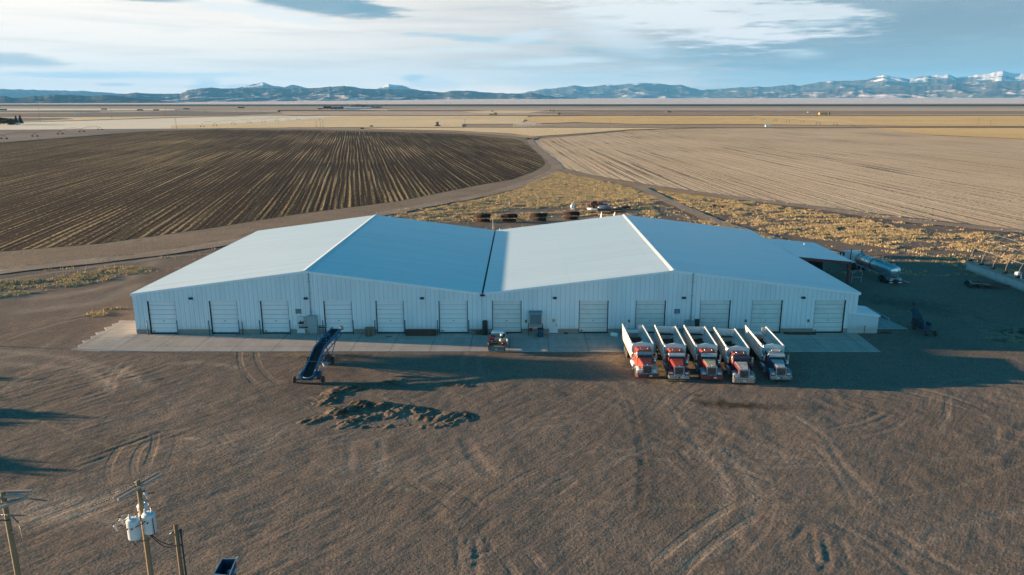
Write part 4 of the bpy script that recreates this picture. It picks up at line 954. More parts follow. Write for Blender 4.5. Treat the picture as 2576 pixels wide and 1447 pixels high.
bpy.data.objects['whip_mast'].location = (0, BY0+SHEAR*(-.45), 0)
# ---------------------------------------------------------------- wheels
def wheel(parent, x, y, z, r, wd, rim=RIM, axis='X', name='wheel', tyre=TYRE):
    """tyre with a dished rim as its part"""
    w_ = MB(); h = wd/2
    w_.lathe([(r*.56, -h*.85), (r*.9, -h), (r, -h*.6), (r, h*.6), (r*.9, h), (r*.56, h*.85)], axis=axis, n=20)
    o = w_.build(name, tyre, parent, (x, y, z))
    q = MB(); q.lathe([(.001, -h*.25), (r*.18, -h*.3), (r*.2, -h*.62), (r*.42, -h*.55), (r*.57, -h*.86), (r*.57, h*.86), (r*.42, h*.55), (r*.2, h*.62), (r*.18, h*.3), (.001, h*.25)], axis=axis, n=16)
    q.build('rim', rim, o)
    return o
# ---------------------------------------------------------------- dump trucks
def zone_paint(name, c1, c2, patch=None, rough=.42, scale=2.5):
    return pm(name, c1, c2, rough=rough, scale=scale, amount=.8, spec=.5)
BOXW = pm('white_truck_box', (.74, .72, .69), (.58, .53, .47), rough=.45, scale=1.1, dirt=(.30, .23, .17), dirt_z=(.9, 2.1))
TARP = pm('tarp_canvas', (.62, .58, .52), (.40, .34, .27), rough=.8, scale=2.5, bump=.5)
def dump_truck(label, loc, rz, cab_m, hood_m, side_m, fend_m, bump_m, visor_m, big_bumper=False, gate='low', tank_m=None, plate_x=.35):
    t = thing('dump_truck', label, 'dump truck', loc, rz, 'dump trucks parked in a row')
    f = MB()
    for s in (-1, 1): f.box(s*.32, s*.45, .5, 10.9, .75, .98)
    for y in (.5, 3.9, 8.2, 10.8): f.box(-.315, .315, y-.06, y+.06, .77, .96)
    f.build('chassis', DKSTEEL, t)
    # hood, tapered, with its own side colour strips
    h = MB(); h.hexa([(-.52, .36, .95), (.52, .36, .95), (.82, 2.15, .95), (-.82, 2.15, .95)], [(-.50, .36, 1.68), (.50, .36, 1.68), (.76, 2.15, 1.93), (-.76, 2.15, 1.93)])
    h.build('hood', side_m, t, bevel=.06)
    h = MB(); h.hexa([(-.44, .38, 1.70), (.44, .38, 1.70), (.70, 2.13, 1.94), (-.70, 2.13, 1.94)], [(-.40, .39, 1.735), (.40, .39, 1.735), (.64, 2.12, 1.975), (-.64, 2.12, 1.975)])
    h.build('hood_top', hood_m, t, bevel=.015)
    g = MB(); g.box(-.58, -.44, .22, .38, .72, 1.72); g.box(.44, .58, .22, .38, .72, 1.72); g.box(-.439, .439, .22, .38, 1.58, 1.72); g.box(-.439, .439, .22, .38, .72, .80)
    g0 = g.build('grille_surround', CHROME, t, bevel=.025)
    g = MB(); g.box(-.438, .438, .28, .34, .801, 1.579)
    gm = g.build('grille', GRILLE, t)
    for k_ in range(-3, 4):
        b = MB(); b.box(k_*.125-.009, k_*.125+.009, .262, .279, .802, 1.578); b.build('grille_bar', CHROME, gm)
    o_ = MB(); o_.lathe([(.001, 0), (.03, .01), (.025, .05), (.05, .08), (.001, .11)], (0, .32, 1.725), n=8); o_.build('hood_ornament', CHROME, t)
    # bumper
    bz0, bz1 = (.30, .86) if big_bumper else (.36, .76)
    b = MB(); b.prism([(-1.21, .12), (-1.05, 0), (1.05, 0), (1.21, .12), (1.21, .34), (1.12, .34), (1.12, .18), (-1.12, .18), (-1.12, .34), (-1.21, .34)], bz0, bz1, 'Z'); bo = b.build('bumper', bump_m, t, bevel=.02)
    p = MB(); p.box(plate_x-.16, plate_x+.16, -.022, -.006, bz0+.13, bz0+.29); p.build('licence_plate', PLATE, bo)
    p = MB(); p.box(-.10, .10, -.014, -.004, bz0+.12, bz0+.28); p.build('tow_opening', DARK, bo)
    # fenders arched over the wheels, lamps set into their noses
    for s in (-1, 1):
        fm = MB(); arc_ = [(1.12+.72*math.cos(a), .52+.74*math.sin(a)) for a in np.linspace(R(158), R(5), 12)]
        prof = [(.30, .78), (.34, 1.14), (.50, 1.24)]+[(y, z) for y, z in arc_ if z > 1.0]+[(1.95, .80)]
        inner = [(y, z-.05 if z > .9 else z) for y, z in prof]
        vs = []
        for (y, z) in prof: vs += [(s*.56, y, z+.06), (s*1.17, y, z-.02)]
        n_ = len(prof)
        for (y, z) in prof: vs += [(s*.56, y+.02, z), (s*1.15, y+.02, z-.08)]
        fs = [(2*i, 2*i+1, 2*i+3, 2*i+2) for i in range(n_-1)]+[(2*n_+2*i, 2*n_+2*i+2, 2*n_+2*i+3, 2*n_+2*i+1) for i in range(n_-1)]
        fs += [(2*i+1, 2*n_+2*i+1, 2*n_+2*i+3, 2*i+3) for i in range(n_-1)]+[(2*i, 2*i+2, 2*n_+2*i+2, 2*n_+2*i) for i in range(n_-1)]+[(0, 2*n_, 2*n_+1, 1), (2*n_-2, 2*n_-1, 4*n_-1, 4*n_-2)]
        fm.add(vs, fs, True)
        fm.hexa([(min(s*.60, s*1.14), .27, .76), (max(s*.60, s*1.14), .27, .76), (max(s*.60, s*1.14), .50, .76), (min(s*.60, s*1.14), .50, .76)], [(min(s*.60, s*1.14), .30, 1.10), (max(s*.60, s*1.14), .30, 1.10), (max(s*.60, s*1.14), .50, 1.18), (min(s*.60, s*1.14), .50, 1.18)])
        fo = fm.build('fender', fend_m, t)
        l = MB(); l.box(s*.68, s*.98, .235, .29, .86, 1.04); l.build('headlight', LENS, t, bevel=.012)
        l = MB(); l.box(s*.99, s*1.13, .24, .31, .86, 1.04); l.build('turn_signal', AMBER, t, bevel=.012)
        wheel(t, s*1.03, 1.14, .52, .52, .29)
        for y in (7.55, 8.95):
            wheel(t, s*1.00, y, .52, .52, .54)
            mf = MB()
    for s in (-1, 1):
        m = MB(); m.box(s*.74, s*1.24, 9.62, 9.66, .25, 1.0); m.build('mud_flap', DARK, t)
    # cab
    c = MB()
    bot = [(-.84, 2.10, .85), (.84, 2.10, .85), (.98, 2.40, .85), (.98, 3.72, .85), (-.98, 3.72, .85), (-.98, 2.40, .85)]
    mid = [(-.86, 2.12, 1.90), (.86, 2.12, 1.90), (1.0, 2.42, 1.90), (1.0, 3.72, 1.90), (-1.0, 3.72, 1.90), (-1.0, 2.42, 1.90)]
    top = [(-.78, 2.42, 2.50), (.78, 2.42, 2.50), (.92, 2.62, 2.50), (.92, 3.70, 2.50), (-.92, 3.70, 2.50), (-.92, 2.62, 2.50)]
    c.add(bot+mid+top, [(5, 4, 3, 2, 1, 0), (12, 13, 14, 15, 16, 17)]+[(i, (i+1) % 6, 6+(i+1) % 6, 6+i) for i in range(6)]+[(6+i, 6+(i+1) % 6, 12+(i+1) % 6, 12+i) for i in range(6)])
    c.build('cab', side_m, t, bevel=.03)
    r = MB(); r.hexa([(-.90, 2.46, 2.505), (.90, 2.46, 2.505), (.92, 3.70, 2.505), (-.92, 3.70, 2.505)], [(-.72, 2.60, 2.70), (.72, 2.60, 2.70), (.80, 3.62, 2.74), (-.80, 3.62, 2.74)]); ro = r.build('cab_roof', cab_m, t, bevel=.07)
    for s in (-1, 1):
        a_, b_ = (s*.03, 2.04), (s*.79, 2.085)
        w1 = MB(); w1.hexa([(min(a_[0], b_[0]), 2.09, 1.96), (max(a_[0], b_[0]), 2.09, 1.96), (max(a_[0], b_[0]), 2.16, 1.96), (min(a_[0], b_[0]), 2.16, 1.96)], [(min(s*.03, s*.74), 2.355, 2.46), (max(s*.03, s*.74), 2.355, 2.46), (max(s*.03, s*.74), 2.42, 2.46), (min(s*.03, s*.74), 2.42, 2.46)])
        w1.build('windshield', GLASS, t)
        w2 = MB(); w2.hexa([(min(s*.985, s*1.012), 2.62, 1.93), (max(s*.985, s*1.012), 2.62, 1.93), (max(s*.985, s*1.012), 3.45, 1.93), (min(s*.985, s*1.012), 3.45, 1.93)], [(min(s*.91, s*.937), 2.74, 2.44), (max(s*.91, s*.937), 2.74, 2.44), (max(s*.91, s*.937), 3.45, 2.44), (min(s*.91, s*.937), 3.45, 2.44)])
        w2.build('side_window', GLASS, t)
        mi = MB(); mi.bar((s*.98, 2.55, 2.35), (s*1.32, 2.45, 2.35), .025); mi.bar((s*.99, 2.55, 1.75), (s*1.32, 2.45, 1.75), .025); mi.box(s*1.22, s*1.42, 2.40, 2.47, 1.72, 2.38); mi.build('mirror', CHROME, t)
        hn = MB(); hn.cyl((s*.42, 3.15, 2.84), (s*.40, 2.62, 2.80), .03, .045, 8); hn.cyl((s*.40, 2.62, 2.80), (s*.40, 2.50, 2.79), .045, .095, 10); hn.bar((s*.42, 3.1, 2.70), (s*.42, 3.1, 2.83), .03); hn.build('air_horn', CHROME, t)
    v = MB(); v.hexa([(-.86, 2.13, 2.36), (.86, 2.13, 2.36), (.88, 2.44, 2.50), (-.88, 2.44, 2.50)], [(-.86, 2.13, 2.385), (.86, 2.13, 2.385), (.88, 2.44, 2.545), (-.88, 2.44, 2.545)]); v.hexa([(-.86, 2.11, 2.24), (.86, 2.11, 2.24), (.86, 2.135, 2.24), (-.86, 2.135, 2.24)], [(-.86, 2.11, 2.385), (.86, 2.11, 2.385), (.86, 2.13, 2.385), (-.86, 2.13, 2.385)]); v.build('sun_visor', visor_m, t)
    for x_ in (-.68, -.2, 0, .2, .68):
        a = MB(); a.lathe([(.055, 0), (.055, .03), (.035, .08), (.001, .10)], (x_, 2.60, 2.66), n=8); a.build('marker_light', AMBER, ro)
    for s in (-1,) if not big_bumper else (-1,):
        st = MB(); st.cyl((s*1.10, 3.86, 1.05), (s*1.10, 3.86, 2.30), .125, n=12); st.cyl((s*1.10, 3.86, 2.30), (s*1.10, 3.86, 3.15), .068, n=12); st.cyl((s*1.10, 3.86, .80), (s*1.10, 3.86, 1.05), .07, n=8); st.build('exhaust_stack', CHROME, t)
    ac = MB(); ac.cyl((1.12, 2.05, 1.25), (1.12, 2.05, 1.85), .16, n=12); ac.build('air_cleaner', CHROME if not big_bumper else side_m, t)
    for s in (-1, 1):
        ft = MB(); ft.cyl((s*.98, 2.7, .72), (s*.98, 4.3, .72), .30, n=14); ft.build('fuel_tank', tank_m or CHROME, t)
        sp_ = MB(); sp_.box(s*.78, s*1.28, 2.35, 2.66, .42, .47); sp_.build('step', GALV, t)
    # box: outer walls, sloped inner floor, caked soil, front peak, tail end
    X1, Y0_, Y1_, Z0_, Z1_ = 1.27, 3.92, 11.30, 1.28, 2.92
    for s in (-1, 1):
        w3 = MB(); a, b_ = sorted((s*X1, s*(X1-.07))); w3.box(a, b_, Y0_, Y1_, Z0_, Z1_)
        for y in np.linspace(Y0_+.25, Y1_-.25, 8): w3.box(s*X1, s*(X1+.035), y-.04, y+.04, Z0_+.02, Z1_-.12)
        so = w3.build('box_side', BOXW, t)
        rl = MB(); rl.box(min(s*(X1-.10), s*(X1+.05)), max(s*(X1-.10), s*(X1+.05)), Y0_, Y1_, Z1_+.002, Z1_+.08); rl.build('top_rail', WHITEP, t, bevel=.02)
        sl = MB(); sl.add([(s*(X1-.08), Y0_+.1, 1.95), (s*(X1-.08), Y1_-.3, 1.95), (s*.62, Y1_-.3, 1.34), (s*.62, Y0_+.1, 1.34)], [(0, 1, 2, 3)]); sl.build('hopper_slope', BOXW, t)
    fl_ = MB(); fl_.box(-X1+.075, X1-.075, Y0_+.06, Y1_, Z0_+.0, Z0_+.05); fl_.build('box_floor', DKSTEEL, t)
    ds = MB(); gx = np.linspace(-1.0, 1.0, 9); gy = np.linspace(Y0_+.12, Y1_-.35, 22); vs = []
    for y in gy:
        for x_ in gx:
            e = .62*max(0, abs(x_)-.60)+rnd.uniform(-.02, .03); vs.append((x_+rnd.uniform(-.05, .05), y+rnd.uniform(-.08, .08), 1.37+e*1.30))
    ds.add(vs, [(j*9+i, j*9+i+1, (j+1)*9+i+1, (j+1)*9+i) for j in range(21) for i in range(8)]); ds.build('soil_load', DIRTM, t)
    fw_ = MB(); fw_.prism([(-X1, Z0_-.05), (X1, Z0_-.05), (X1, Z1_+.02), (0, Z1_+.24), (-X1, Z1_+.02)], Y0_-.08, Y0_-.004); fw_.build('box_front', BOXW, t)
    fc = MB(); fc.bar((-X1+.02, Y0_-.04, Z1_+.06), (0, Y0_-.04, Z1_+.28), .10, .05); fc.bar((0, Y0_-.04, Z1_+.28), (X1-.02, Y0_-.04, Z1_+.06), .10, .05); fc.build('front_cap', WHITEP, t)
    tp = MB(); tp.tube([(-X1+.01+.03*math.sin(q*1.9), Y0_+.05+(Y1_-Y0_-.1)*q/22, Z1_+.15+.02*math.sin(q*2.7)) for q in range(23)], [.075+.012*math.sin(q*3.1) for q in range(23)], 8); tp.build('rolled_tarp', TARP, t)
    if gate == 'low':
        for s in (-1, 1):
            gp_ = MB(); gp_.box(s*.72, s*(X1-.075), Y1_-.10, Y1_-.02, Z0_, Z1_-.05); gp_.build('tail_post', WHITEP, t)
        gg = MB(); gg.hexa([(-.71, Y1_-.45, 2.05), (.71, Y1_-.45, 2.05), (.71, Y1_+.35, 2.22), (-.71, Y1_+.35, 2.22)], [(-.71, Y1_-.45, 2.10), (.71, Y1_-.45, 2.10), (.71, Y1_+.35, 2.27), (-.71, Y1_+.35, 2.27)]); gg.build('tailgate', WHITEP, t)
        gg = MB(); gg.prism([(-.7, 1.34), (.7, 1.34), (.7, 1.8), (-.7, 1.8)], Y1_-.06, Y1_-.02); gg.build('tail_panel', BOXW, t)
    else:
        gg = MB(); gg.box(-.74, .74, Y1_-.04, Y1_+.04, 2.12, Z1_-.02)
        for z in (2.28, 2.44, 2.60): gg.box(-.73, .73, Y1_-.065, Y1_-.041, z-.012, z+.012)
        gg.build('tailgate', WHITEP, t)
        gb = MB(); gb.box(-.95, .95, Y1_-.5, Y1_-.36, 1.96, 2.10); gb.build('cross_bar', DKSTEEL, t)
        gg = MB(); gg.prism([(-.85, 1.95), (.85, 1.95), (.38, 1.36), (-.38, 1.36)], Y1_-.34, Y1_-.30); gg.build('tail_panel', BOXW, t)
        for s in (-1, 1):
            gp_ = MB(); gp_.box(s*.78, s*(X1-.075), Y1_-.08, Y1_+.02, Z0_, Z1_-.03); gp_.build('tail_post', WHITEP, t)
    ml = MB(); ml.lathe([(.05, 0), (.05, .05), (.001, .09)], (-X1+.22, Y1_-.05, Z1_+.09), n=8); ml.build('rail_cap', CHROME, t)
    return t
ORNG = zone_paint('orange_red_paint', (.40, .062, .032), (.28, .05, .035)); REDP = zone_paint('red_truck_paint', (.27, .032, .028), (.19, .03, .03))
DKRED = zone_paint('faded_red_paint', (.19, .04, .04), (.13, .036, .042)); MAROON = zone_paint('maroon_paint', (.14, .022, .034), (.09, .02, .03))
SILV = zone_paint('silver_fender_paint', (.50, .50, .50), (.36, .38, .40)); BLUEG = zone_paint('blue_grey_paint', (.16, .23, .28), (.10, .15, .20))
CREAMP = zone_paint('cream_paint', (.50, .43, .30), (.40, .33, .22)); NAVY = zone_paint('dark_navy_paint', (.045, .05, .085), (.035, .035, .05)); SILVH = zone_paint('silver_hood_paint', (.50, .48, .47), (.36, .36, .37))
PATCHW = zone_paint('patched_white_hood', (.58, .53, .50), (.20, .07, .07), scale=1.3)
def tpos(u0, u1, v): x, y = at((u0+u1)/2, v, .36); return (x, y, 0.0)
dump_truck("orange red dump truck with a red bumper, leftmost of the parked row", tpos(1601.3, 1656.9, 950.3), .01, ORNG, DKRED, ORNG, SILV, DKRED, BLUEG, gate='low', tank_m=WHITEP)
dump_truck('dump truck with red cab, red hood and dull maroon fenders over a steel bumper', tpos(1681, 1736.3, 954), -.04, ORNG, ORNG, REDP, MAROON, CHROME, SILV, gate='high')
dump_truck('dump truck with red cab, cream hood top and grey blue fenders, third in the row', tpos(1762, 1819.6, 954.8), -.043, ORNG, CREAMP, REDP, BLUEG, REDP, SILV, gate='high')
dump_truck('dump truck with maroon cab, patchy white hood and a tall steel bumper', tpos(1842.5, 1901.8, 962.4), -.06, DKRED, PATCHW, MAROON, BLUEG, CHROME, NAVY, big_bumper=True, gate='high', plate_x=0)
dump_truck('dump truck with dark navy cab and silver hood, at the right end of the row', tpos(1937.5, 1993.3, 956), -.042, SILVH, SILVH, NAVY, BLUEG, CHROME, SILVH, gate='low', plate_x=-.35)

# ---------------------------------------------------------------- belt conveyor
kk = 30/28.5
cv = thing('belt_conveyor', 'blue wheeled belt conveyor tilted up towards the building from the yard', 'conveyor', (-23.1, 76.0, 0))
def CV(mb, name, mat, parent=cv, **k_):
    mb.v = [(a+23.1, b-76.0, c) for a, b, c in mb.v]; return mb.build(name, mat, parent, **k_)
tl, tr_, kl, kr, hl, hr_ = (-23.72, 75.05, .92), (-22.60, 75.25, .92), (-23.65, 80.30, 2.42), (-22.62, 80.25, 2.42), (-22.45, 84.0, 3.62), (-21.45, 83.95, 3.62)
def lerp(a, b, t): return tuple(a[i]+(b[i]-a[i])*t for i in range(3))
def up(p, d): return (p[0], p[1], p[2]+d)
bl = MB(); nseg = 26
def rail_pt(s, t):
    a, b, c = (tl, kl, hl) if s < 0 else (tr_, kr, hr_)
    return lerp(a, b, t/.6) if t < .6 else lerp(b, c, (t-.6)/.4)
vs = []
for q in range(nseg+1):
    for s in (-1, 1): vs.append(up(rail_pt(s, q/nseg), .05))
bl.add(vs, [(2*q, 2*q+1, 2*q+3, 2*q+2) for q in range(nseg)])
for q in range(2, nseg*2):
    a, b = rail_pt(-1, q/(nseg*2)), rail_pt(1, q/(nseg*2)); bl.bar(up(lerp(a, b, .06), .075), up(lerp(a, b, .94), .075), .035)
CV(bl, 'belt', pm('black_belt', (.022, .023, .025), (.05, .045, .04), rough=.6, scale=4))
for s in (-1, 1):
    sp_ = MB(); A_, K_, H_ = rail_pt(s, 0), rail_pt(s, .6), rail_pt(s, 1)
    for a, b in ((A_, K_), (K_, H_)):
        o1 = s*.07
        sp_.hexa([(min(a[0], a[0]+o1), a[1], a[2]-.12), (max(a[0], a[0]+o1), a[1], a[2]-.12), (max(b[0], b[0]+o1), b[1], b[2]-.12), (min(b[0], b[0]+o1), b[1], b[2]-.12)],
                 [(min(a[0], a[0]+o1), a[1], a[2]+.30), (max(a[0], a[0]+o1), a[1], a[2]+.30), (max(b[0], b[0]+o1), b[1], b[2]+.30), (min(b[0], b[0]+o1), b[1], b[2]+.30)])
    CV(sp_, 'side_plate', CONVB)
    tb = MB(); off = s*.24
    pts = [(A_[0]+off, A_[1]+.6, .70), (K_[0]+off, K_[1], K_[2]-.42), (H_[0]+off, H_[1]-.3, H_[2]-.36)]
    tb.tube(pts, .065, 8)
    for q in np.linspace(.12, .95, 9):
        p = rail_pt(s, q); z_ = np.interp(q, [0.05, .6, 1], [.72, pts[1][2], pts[2][2]]); tb.bar((p[0]+off, p[1], z_), (p[0]+s*.05, p[1], p[2]), .05)
    CV(tb, 'truss', CONVB)
    lg = MB(); lg.bar((-23.1+s*.62, 80.9, 2.35), (-23.6+s*1.2, 82.0, .45), .09); lg.bar((-23.1+s*.6, 78.6, 1.65), (-23.6+s*1.2, 82.0, .45), .07); lg.bar((-22.4+s*.62, 83.2, 3.15), (-23.6+s*1.2, 82.0, .45), .07); CV(lg, 'support_leg', CONVB)
for s, (x_, y_) in ((-1, (-24.84, 75.8)), (1, (-21.73, 75.95))): wheel(cv, x_+23.1, y_-76, .37, .37, .24, rim=BLUEP)
for s, (x_, y_) in ((-1, (-25.0, 81.9)), (1, (-22.15, 82.0))): wheel(cv, x_+23.1, y_-76, .42, .42, .26, rim=pm('yellow_rim', (.55, .42, .08), rough=.5))
ax = MB(); ax.bar((-24.8, 75.82, .40), (-21.75, 75.95, .40), .10); ax.bar((-25.0, 81.9, .44), (-22.2, 82.0, .44), .10); CV(ax, 'axles', BLUEP)
hp = MB(); hp.prism([(-23.86, 1.02), (-23.75, .62), (-22.55, .62), (-22.42, 1.02), (-22.42, 1.45), (-22.46, 1.45), (-22.47, 1.05), (-22.6, .67), (-23.7, .67), (-23.81, 1.05), (-23.82, 1.45), (-23.86, 1.45)], 74.95, 76.6); CV(hp, 'hopper', CONVB)
lp = MB(); lp.tube([(-23.82, 75.9, 1.18), (-23.78, 75.2, 1.05), (-23.5, 74.88, .98), (-23.1, 74.78, .96), (-22.75, 74.85, 1.0), (-22.5, 75.2, 1.15), (-22.45, 75.7, 1.38), (-22.5, 76.0, 1.45)], .05, 8); CV(lp, 'hopper_lip', pm('worn_rubber_lip', (.34, .33, .30), (.2, .2, .18), rough=.6))
bx = MB(); bx.box(-24.35, -23.9, 75.6, 76.6, .62, 1.12); CV(bx, 'tool_box', BLUEG, bevel=.02)
bx = MB(); bx.box(-22.35, -21.95, 75.7, 76.5, .55, 1.15); CV(bx, 'drive_guard', BLUEP, bevel=.02)
cg = MB()
za, zb = 3.05, 3.75
P4 = [(-23.55, 80.7), (-22.35, 80.6), (-22.2, 81.7), (-23.4, 81.8)]
for i in range(4):
    a, b = P4[i], P4[(i+1) % 4]
    cg.bar((*a, zb), (*b, zb), .045); cg.bar((*a, za-.3), (*a, zb), .045)
    if i != 1 and i != 3: cg.bar((*a, za), (*b, za), .04)
CV(cg, 'guard_cage', CONVB)
cg = MB(); cg.bar((-23.75, 76.9, 1.5), (-23.75, 76.9, 2.1), .04); cg.bar((-22.5, 76.9, 1.5), (-22.5, 76.9, 2.1), .04); cg.bar((-23.75, 76.9, 2.1), (-22.5, 76.9, 2.1), .04); cg.bar((-23.75, 76.9, 2.1), (-23.85, 76.1, 1.3), .035); CV(cg, 'guard_rail', CONVB)
mt = MB(); mt.cyl((-21.55, 83.8, 3.75), (-21.15, 83.8, 3.75), .19, n=12); mt.box(-21.5, -21.2, 83.65, 83.95, 3.9, 4.1); CV(mt, 'head_motor', pm('dusty_motor', (.34, .30, .26), (.2, .17, .14), rough=.8))
mt = MB(); mt.cyl((-22.35, 78.55, 1.1), (-21.95, 78.9, 1.25), .22, n=12); CV(mt, 'side_motor', CABIN)
ld = MB()
for s in (-.12, .12): ld.bar((-22.15+s, 76.5, .9), (-21.85+s, 79.2, 1.15), .04)
for q in range(9): ld.bar((-22.27+.03*q, 76.7+.3*q, .93+.027*q), (-22.03+.03*q, 76.7+.3*q, .93+.027*q), .035)
CV(ld, 'lattice_arm', pm('pale_frame', (.42, .38, .34), (.3, .26, .22), rough=.7))
en = MB(); en.hexa([(-23.2, 81.0, .5), (-22.3, 81.0, .5), (-22.3, 82.2, .5), (-23.2, 82.2, .5)], [(-23.1, 81.1, 1.3), (-22.4, 81.1, 1.3), (-22.4, 82.1, 1.1), (-23.1, 82.1, 1.1)]); CV(en, 'undercarriage_box', RUST)

# ---------------------------------------------------------------- work pickup, seen from behind
px_, py_ = at(1249, 889, 0)
pk = thing('service_pickup', 'white cab flatbed pickup with a red tool box and clutter on its deck', 'pickup', (px_, py_-.35, 0), -.03)
def PK(mb, name, mat, parent=pk, **k_): return mb.build(name, mat, parent, **k_)
m = MB(); m.box(-1.0, 1.0, 0, 2.75, .82, .93); m.box(-.98, .98, -.02, .02, .45, .815); PK(m, 'flatbed_deck', pm('worn_deck', (.20, .165, .135), (.10, .08, .065), rough=.8, scale=3))
m = MB(); m.box(-.95, .95, -.12, -.03, .40, .52); bm_ = PK(m, 'rear_bumper', CHROME)
m = MB(); m.box(-.16, .16, -.045, -.024, .56, .70); PK(m, 'licence_plate', PLATE)
m = MB(); m.box(-.4, .4, .3, 5.0, .42, .6); PK(m, 'chassis', DKSTEEL)
for s in (-1, 1):
    for y in (1.15, 4.55): wheel(pk, s*.86, y, .39, .39, .28)
    m = MB(); m.box(s*.95, s*1.04, .02, 1.3, .60, 1.0); PK(m, 'side_locker', RUST, bevel=.015)
m = MB(); m.hexa([(-.93, 2.85, .62), (.93, 2.85, .62), (.95, 5.45, .62), (-.95, 5.45, .62)], [(-.93, 2.85, 1.18), (.93, 2.85, 1.18), (.88, 5.40, 1.06), (-.88, 5.40, 1.06)]); PK(m, 'body', WHITEP, bevel=.06)
m = MB(); m.hexa([(-.92, 2.87, 1.185), (.92, 2.87, 1.185), (.92, 4.35, 1.185), (-.92, 4.35, 1.185)], [(-.76, 2.98, 1.80), (.76, 2.98, 1.80), (.76, 3.95, 1.80), (-.76, 3.95, 1.80)]); PK(m, 'cab_glass', GLASS, bevel=.02)
m = MB(); m.hexa([(-.82, 2.93, 1.70), (.82, 2.93, 1.70), (.82, 4.02, 1.70), (-.82, 4.02, 1.70)], [(-.72, 3.0, 1.90), (.72, 3.0, 1.90), (.72, 3.95, 1.90), (-.72, 3.95, 1.90)]); PK(m, 'roof', WHITEP, bevel=.05)
m = MB(); m.box(-.12, .12, 2.96, 3.0, 1.76, 1.81); PK(m, 'brake_light', pm('red_lens', (.35, .02, .03), rough=.3))
for s in (-1, 1):
    m = MB(); m.bar((s*.9, 4.1, 1.25), (s*1.12, 4.05, 1.32), .04); m.box(s*1.06, s*1.22, 4.0, 4.08, 1.22, 1.46); PK(m, 'mirror', DARK)
m = MB(); m.hexa([(.95, 3.0, .62), (1.0, 3.0, .62), (1.35, 2.0, .62), (1.30, 2.0, .62)], [(.95, 3.0, 1.18), (1.0, 3.0, 1.18), (1.35, 2.0, 1.18), (1.30, 2.0, 1.18)]); PK(m, 'open_side_panel', WHITEP)
tb_ = thing('tool_box', 'red steel tool box on the pickup deck behind the cab', 'tool box', (px_-.42, py_+1.6, .93), -.03)
m = MB(); m.box(-.52, .12, -.2, .4, 0, .50); to_ = m.build('case', pm('crimson_paint', (.20, .014, .03), (.14, .012, .025), rough=.45), tb_, bevel=.02)
m = MB(); m.box(-.54, .14, -.22, .42, .505, .56); m.build('lid', pm('crimson_paint', (.20, .014, .03)), tb_, bevel=.02)
m = MB(); m.box(-.3, -.05, -.215, -.202, .16, .26); m.build('nameplate', WHITEP, tb_)
ac_ = thing('air_compressor', 'cream tank air compressor with dark motor on the right of the pickup deck', 'compressor', (px_+.55, py_+1.2, .93), -.03)
m = MB(); m.ball((0, 0, .32), .26, .26, .3); m.build('tank', pm('cream_tank', (.50, .45, .32), (.4, .34, .24), rough=.4), ac_)
m = MB(); m.box(-.2, .2, .35, .75, .05, .75); m.build('motor', DKSTEEL, ac_, bevel=.02)
m = MB(); m.cyl((0, .55, .76), (0, .55, 1.0), .16, n=12); m.build('air_filter', WHITEP, ac_)
hz_r = MB(); 
for q in range(4): hz_r.lathe([(.22, 0), (.25, .03), (.22, .06), (.19, .03), (.22, 0)], (0, 0, .06*q), n=14)
hr1 = tag(hz_r.build('hose_coil', RUST, None, (px_-.85, py_+.5, 1.005)), 'coiled hose on the left edge of the pickup deck', 'hose')
gb_ = MB(); gb_.box(-.5, .35, -.25, .3, 0, .2); gb_.box(-.35, .1, .0, .25, .2, .34); tag(gb_.build('scrap_heap', DIRTM, None, (px_-.2, py_+.95, .93)), 'dark greasy parts heaped in the middle of the pickup deck', 'scrap')
bkt = MB(); bkt.lathe([(.001, 0), (.13, 0), (.15, .34), (.14, .34), (.12, .03)], n=14); tag(bkt.build('bucket', pm('dull_orange', (.30, .07, .03), rough=.6), None, (px_+.78, py_+.45, .93)), 'small orange bucket near the right rear corner of the pickup deck', 'bucket')

# ---------------------------------------------------------------- tanker trailer and its tractor
ra = Vector((*at(2253, 684, 2.15), 2.15)); fa = Vector((*at(2163, 648, 2.30), 2.30))
ax_d = (fa-ra).normalized(); ang = math.atan2(ax_d.y, ax_d.x); L_ = (fa-ra).length
tk = thing('tanker_trailer', 'silver ribbed tanker trailer parked in the shade beside the side canopy', 'tanker trailer', (ra.x, ra.y, 0), ang)
STEEL = pm('stainless_tank', (.52, .55, .57), (.40, .43, .45), rough=.28, metal=.75, scale=1.2, stretch=(2, .4, .4))
TANKR = .98
m = MB(); m.lathe([(.001, -.28), (.5, -.22), (.85, -.1), (TANKR, .05), (TANKR, L_-.05), (.85, L_+.1), (.5, L_+.2), (.001, L_+.25)], (0, 0, 2.15), 'X', 28); tank = m.build('tank', STEEL, tk)
for q in np.linspace(.35, L_-.35, 9):
    m = MB(); m.lathe([(TANKR, q-.04), (TANKR+.035, q-.025), (TANKR+.035, q+.025), (TANKR, q+.04)], (0, 0, 2.15), 'X', 28); m.build('tank_ring', GALV, tank)
m = MB(); m.lathe([(TANKR, L_*.56-.11), (TANKR+.05, L_*.56-.1), (TANKR+.05, L_*.56+.1), (TANKR, L_*.56+.11)], (0, 0, 2.15), 'X', 28); m.build('tank_band', DKSTEEL, tank)
for q, rr_ in ((.7, .28), (L_*.45, .42), (L_-.9, .28)):
    m = MB(); m.cyl((q, 0, 2.15+TANKR-.08), (q, 0, 2.15+TANKR+.18), rr_, n=16); m.cyl((q, 0, 2.15+TANKR+.18), (q, 0, 2.15+TANKR+.26), rr_*.85, n=16); m.bar((q-.2, 0, 2.15+TANKR+.3), (q+.2, 0, 2.15+TANKR+.3), .05); m.build('hatch', GALV, tank)
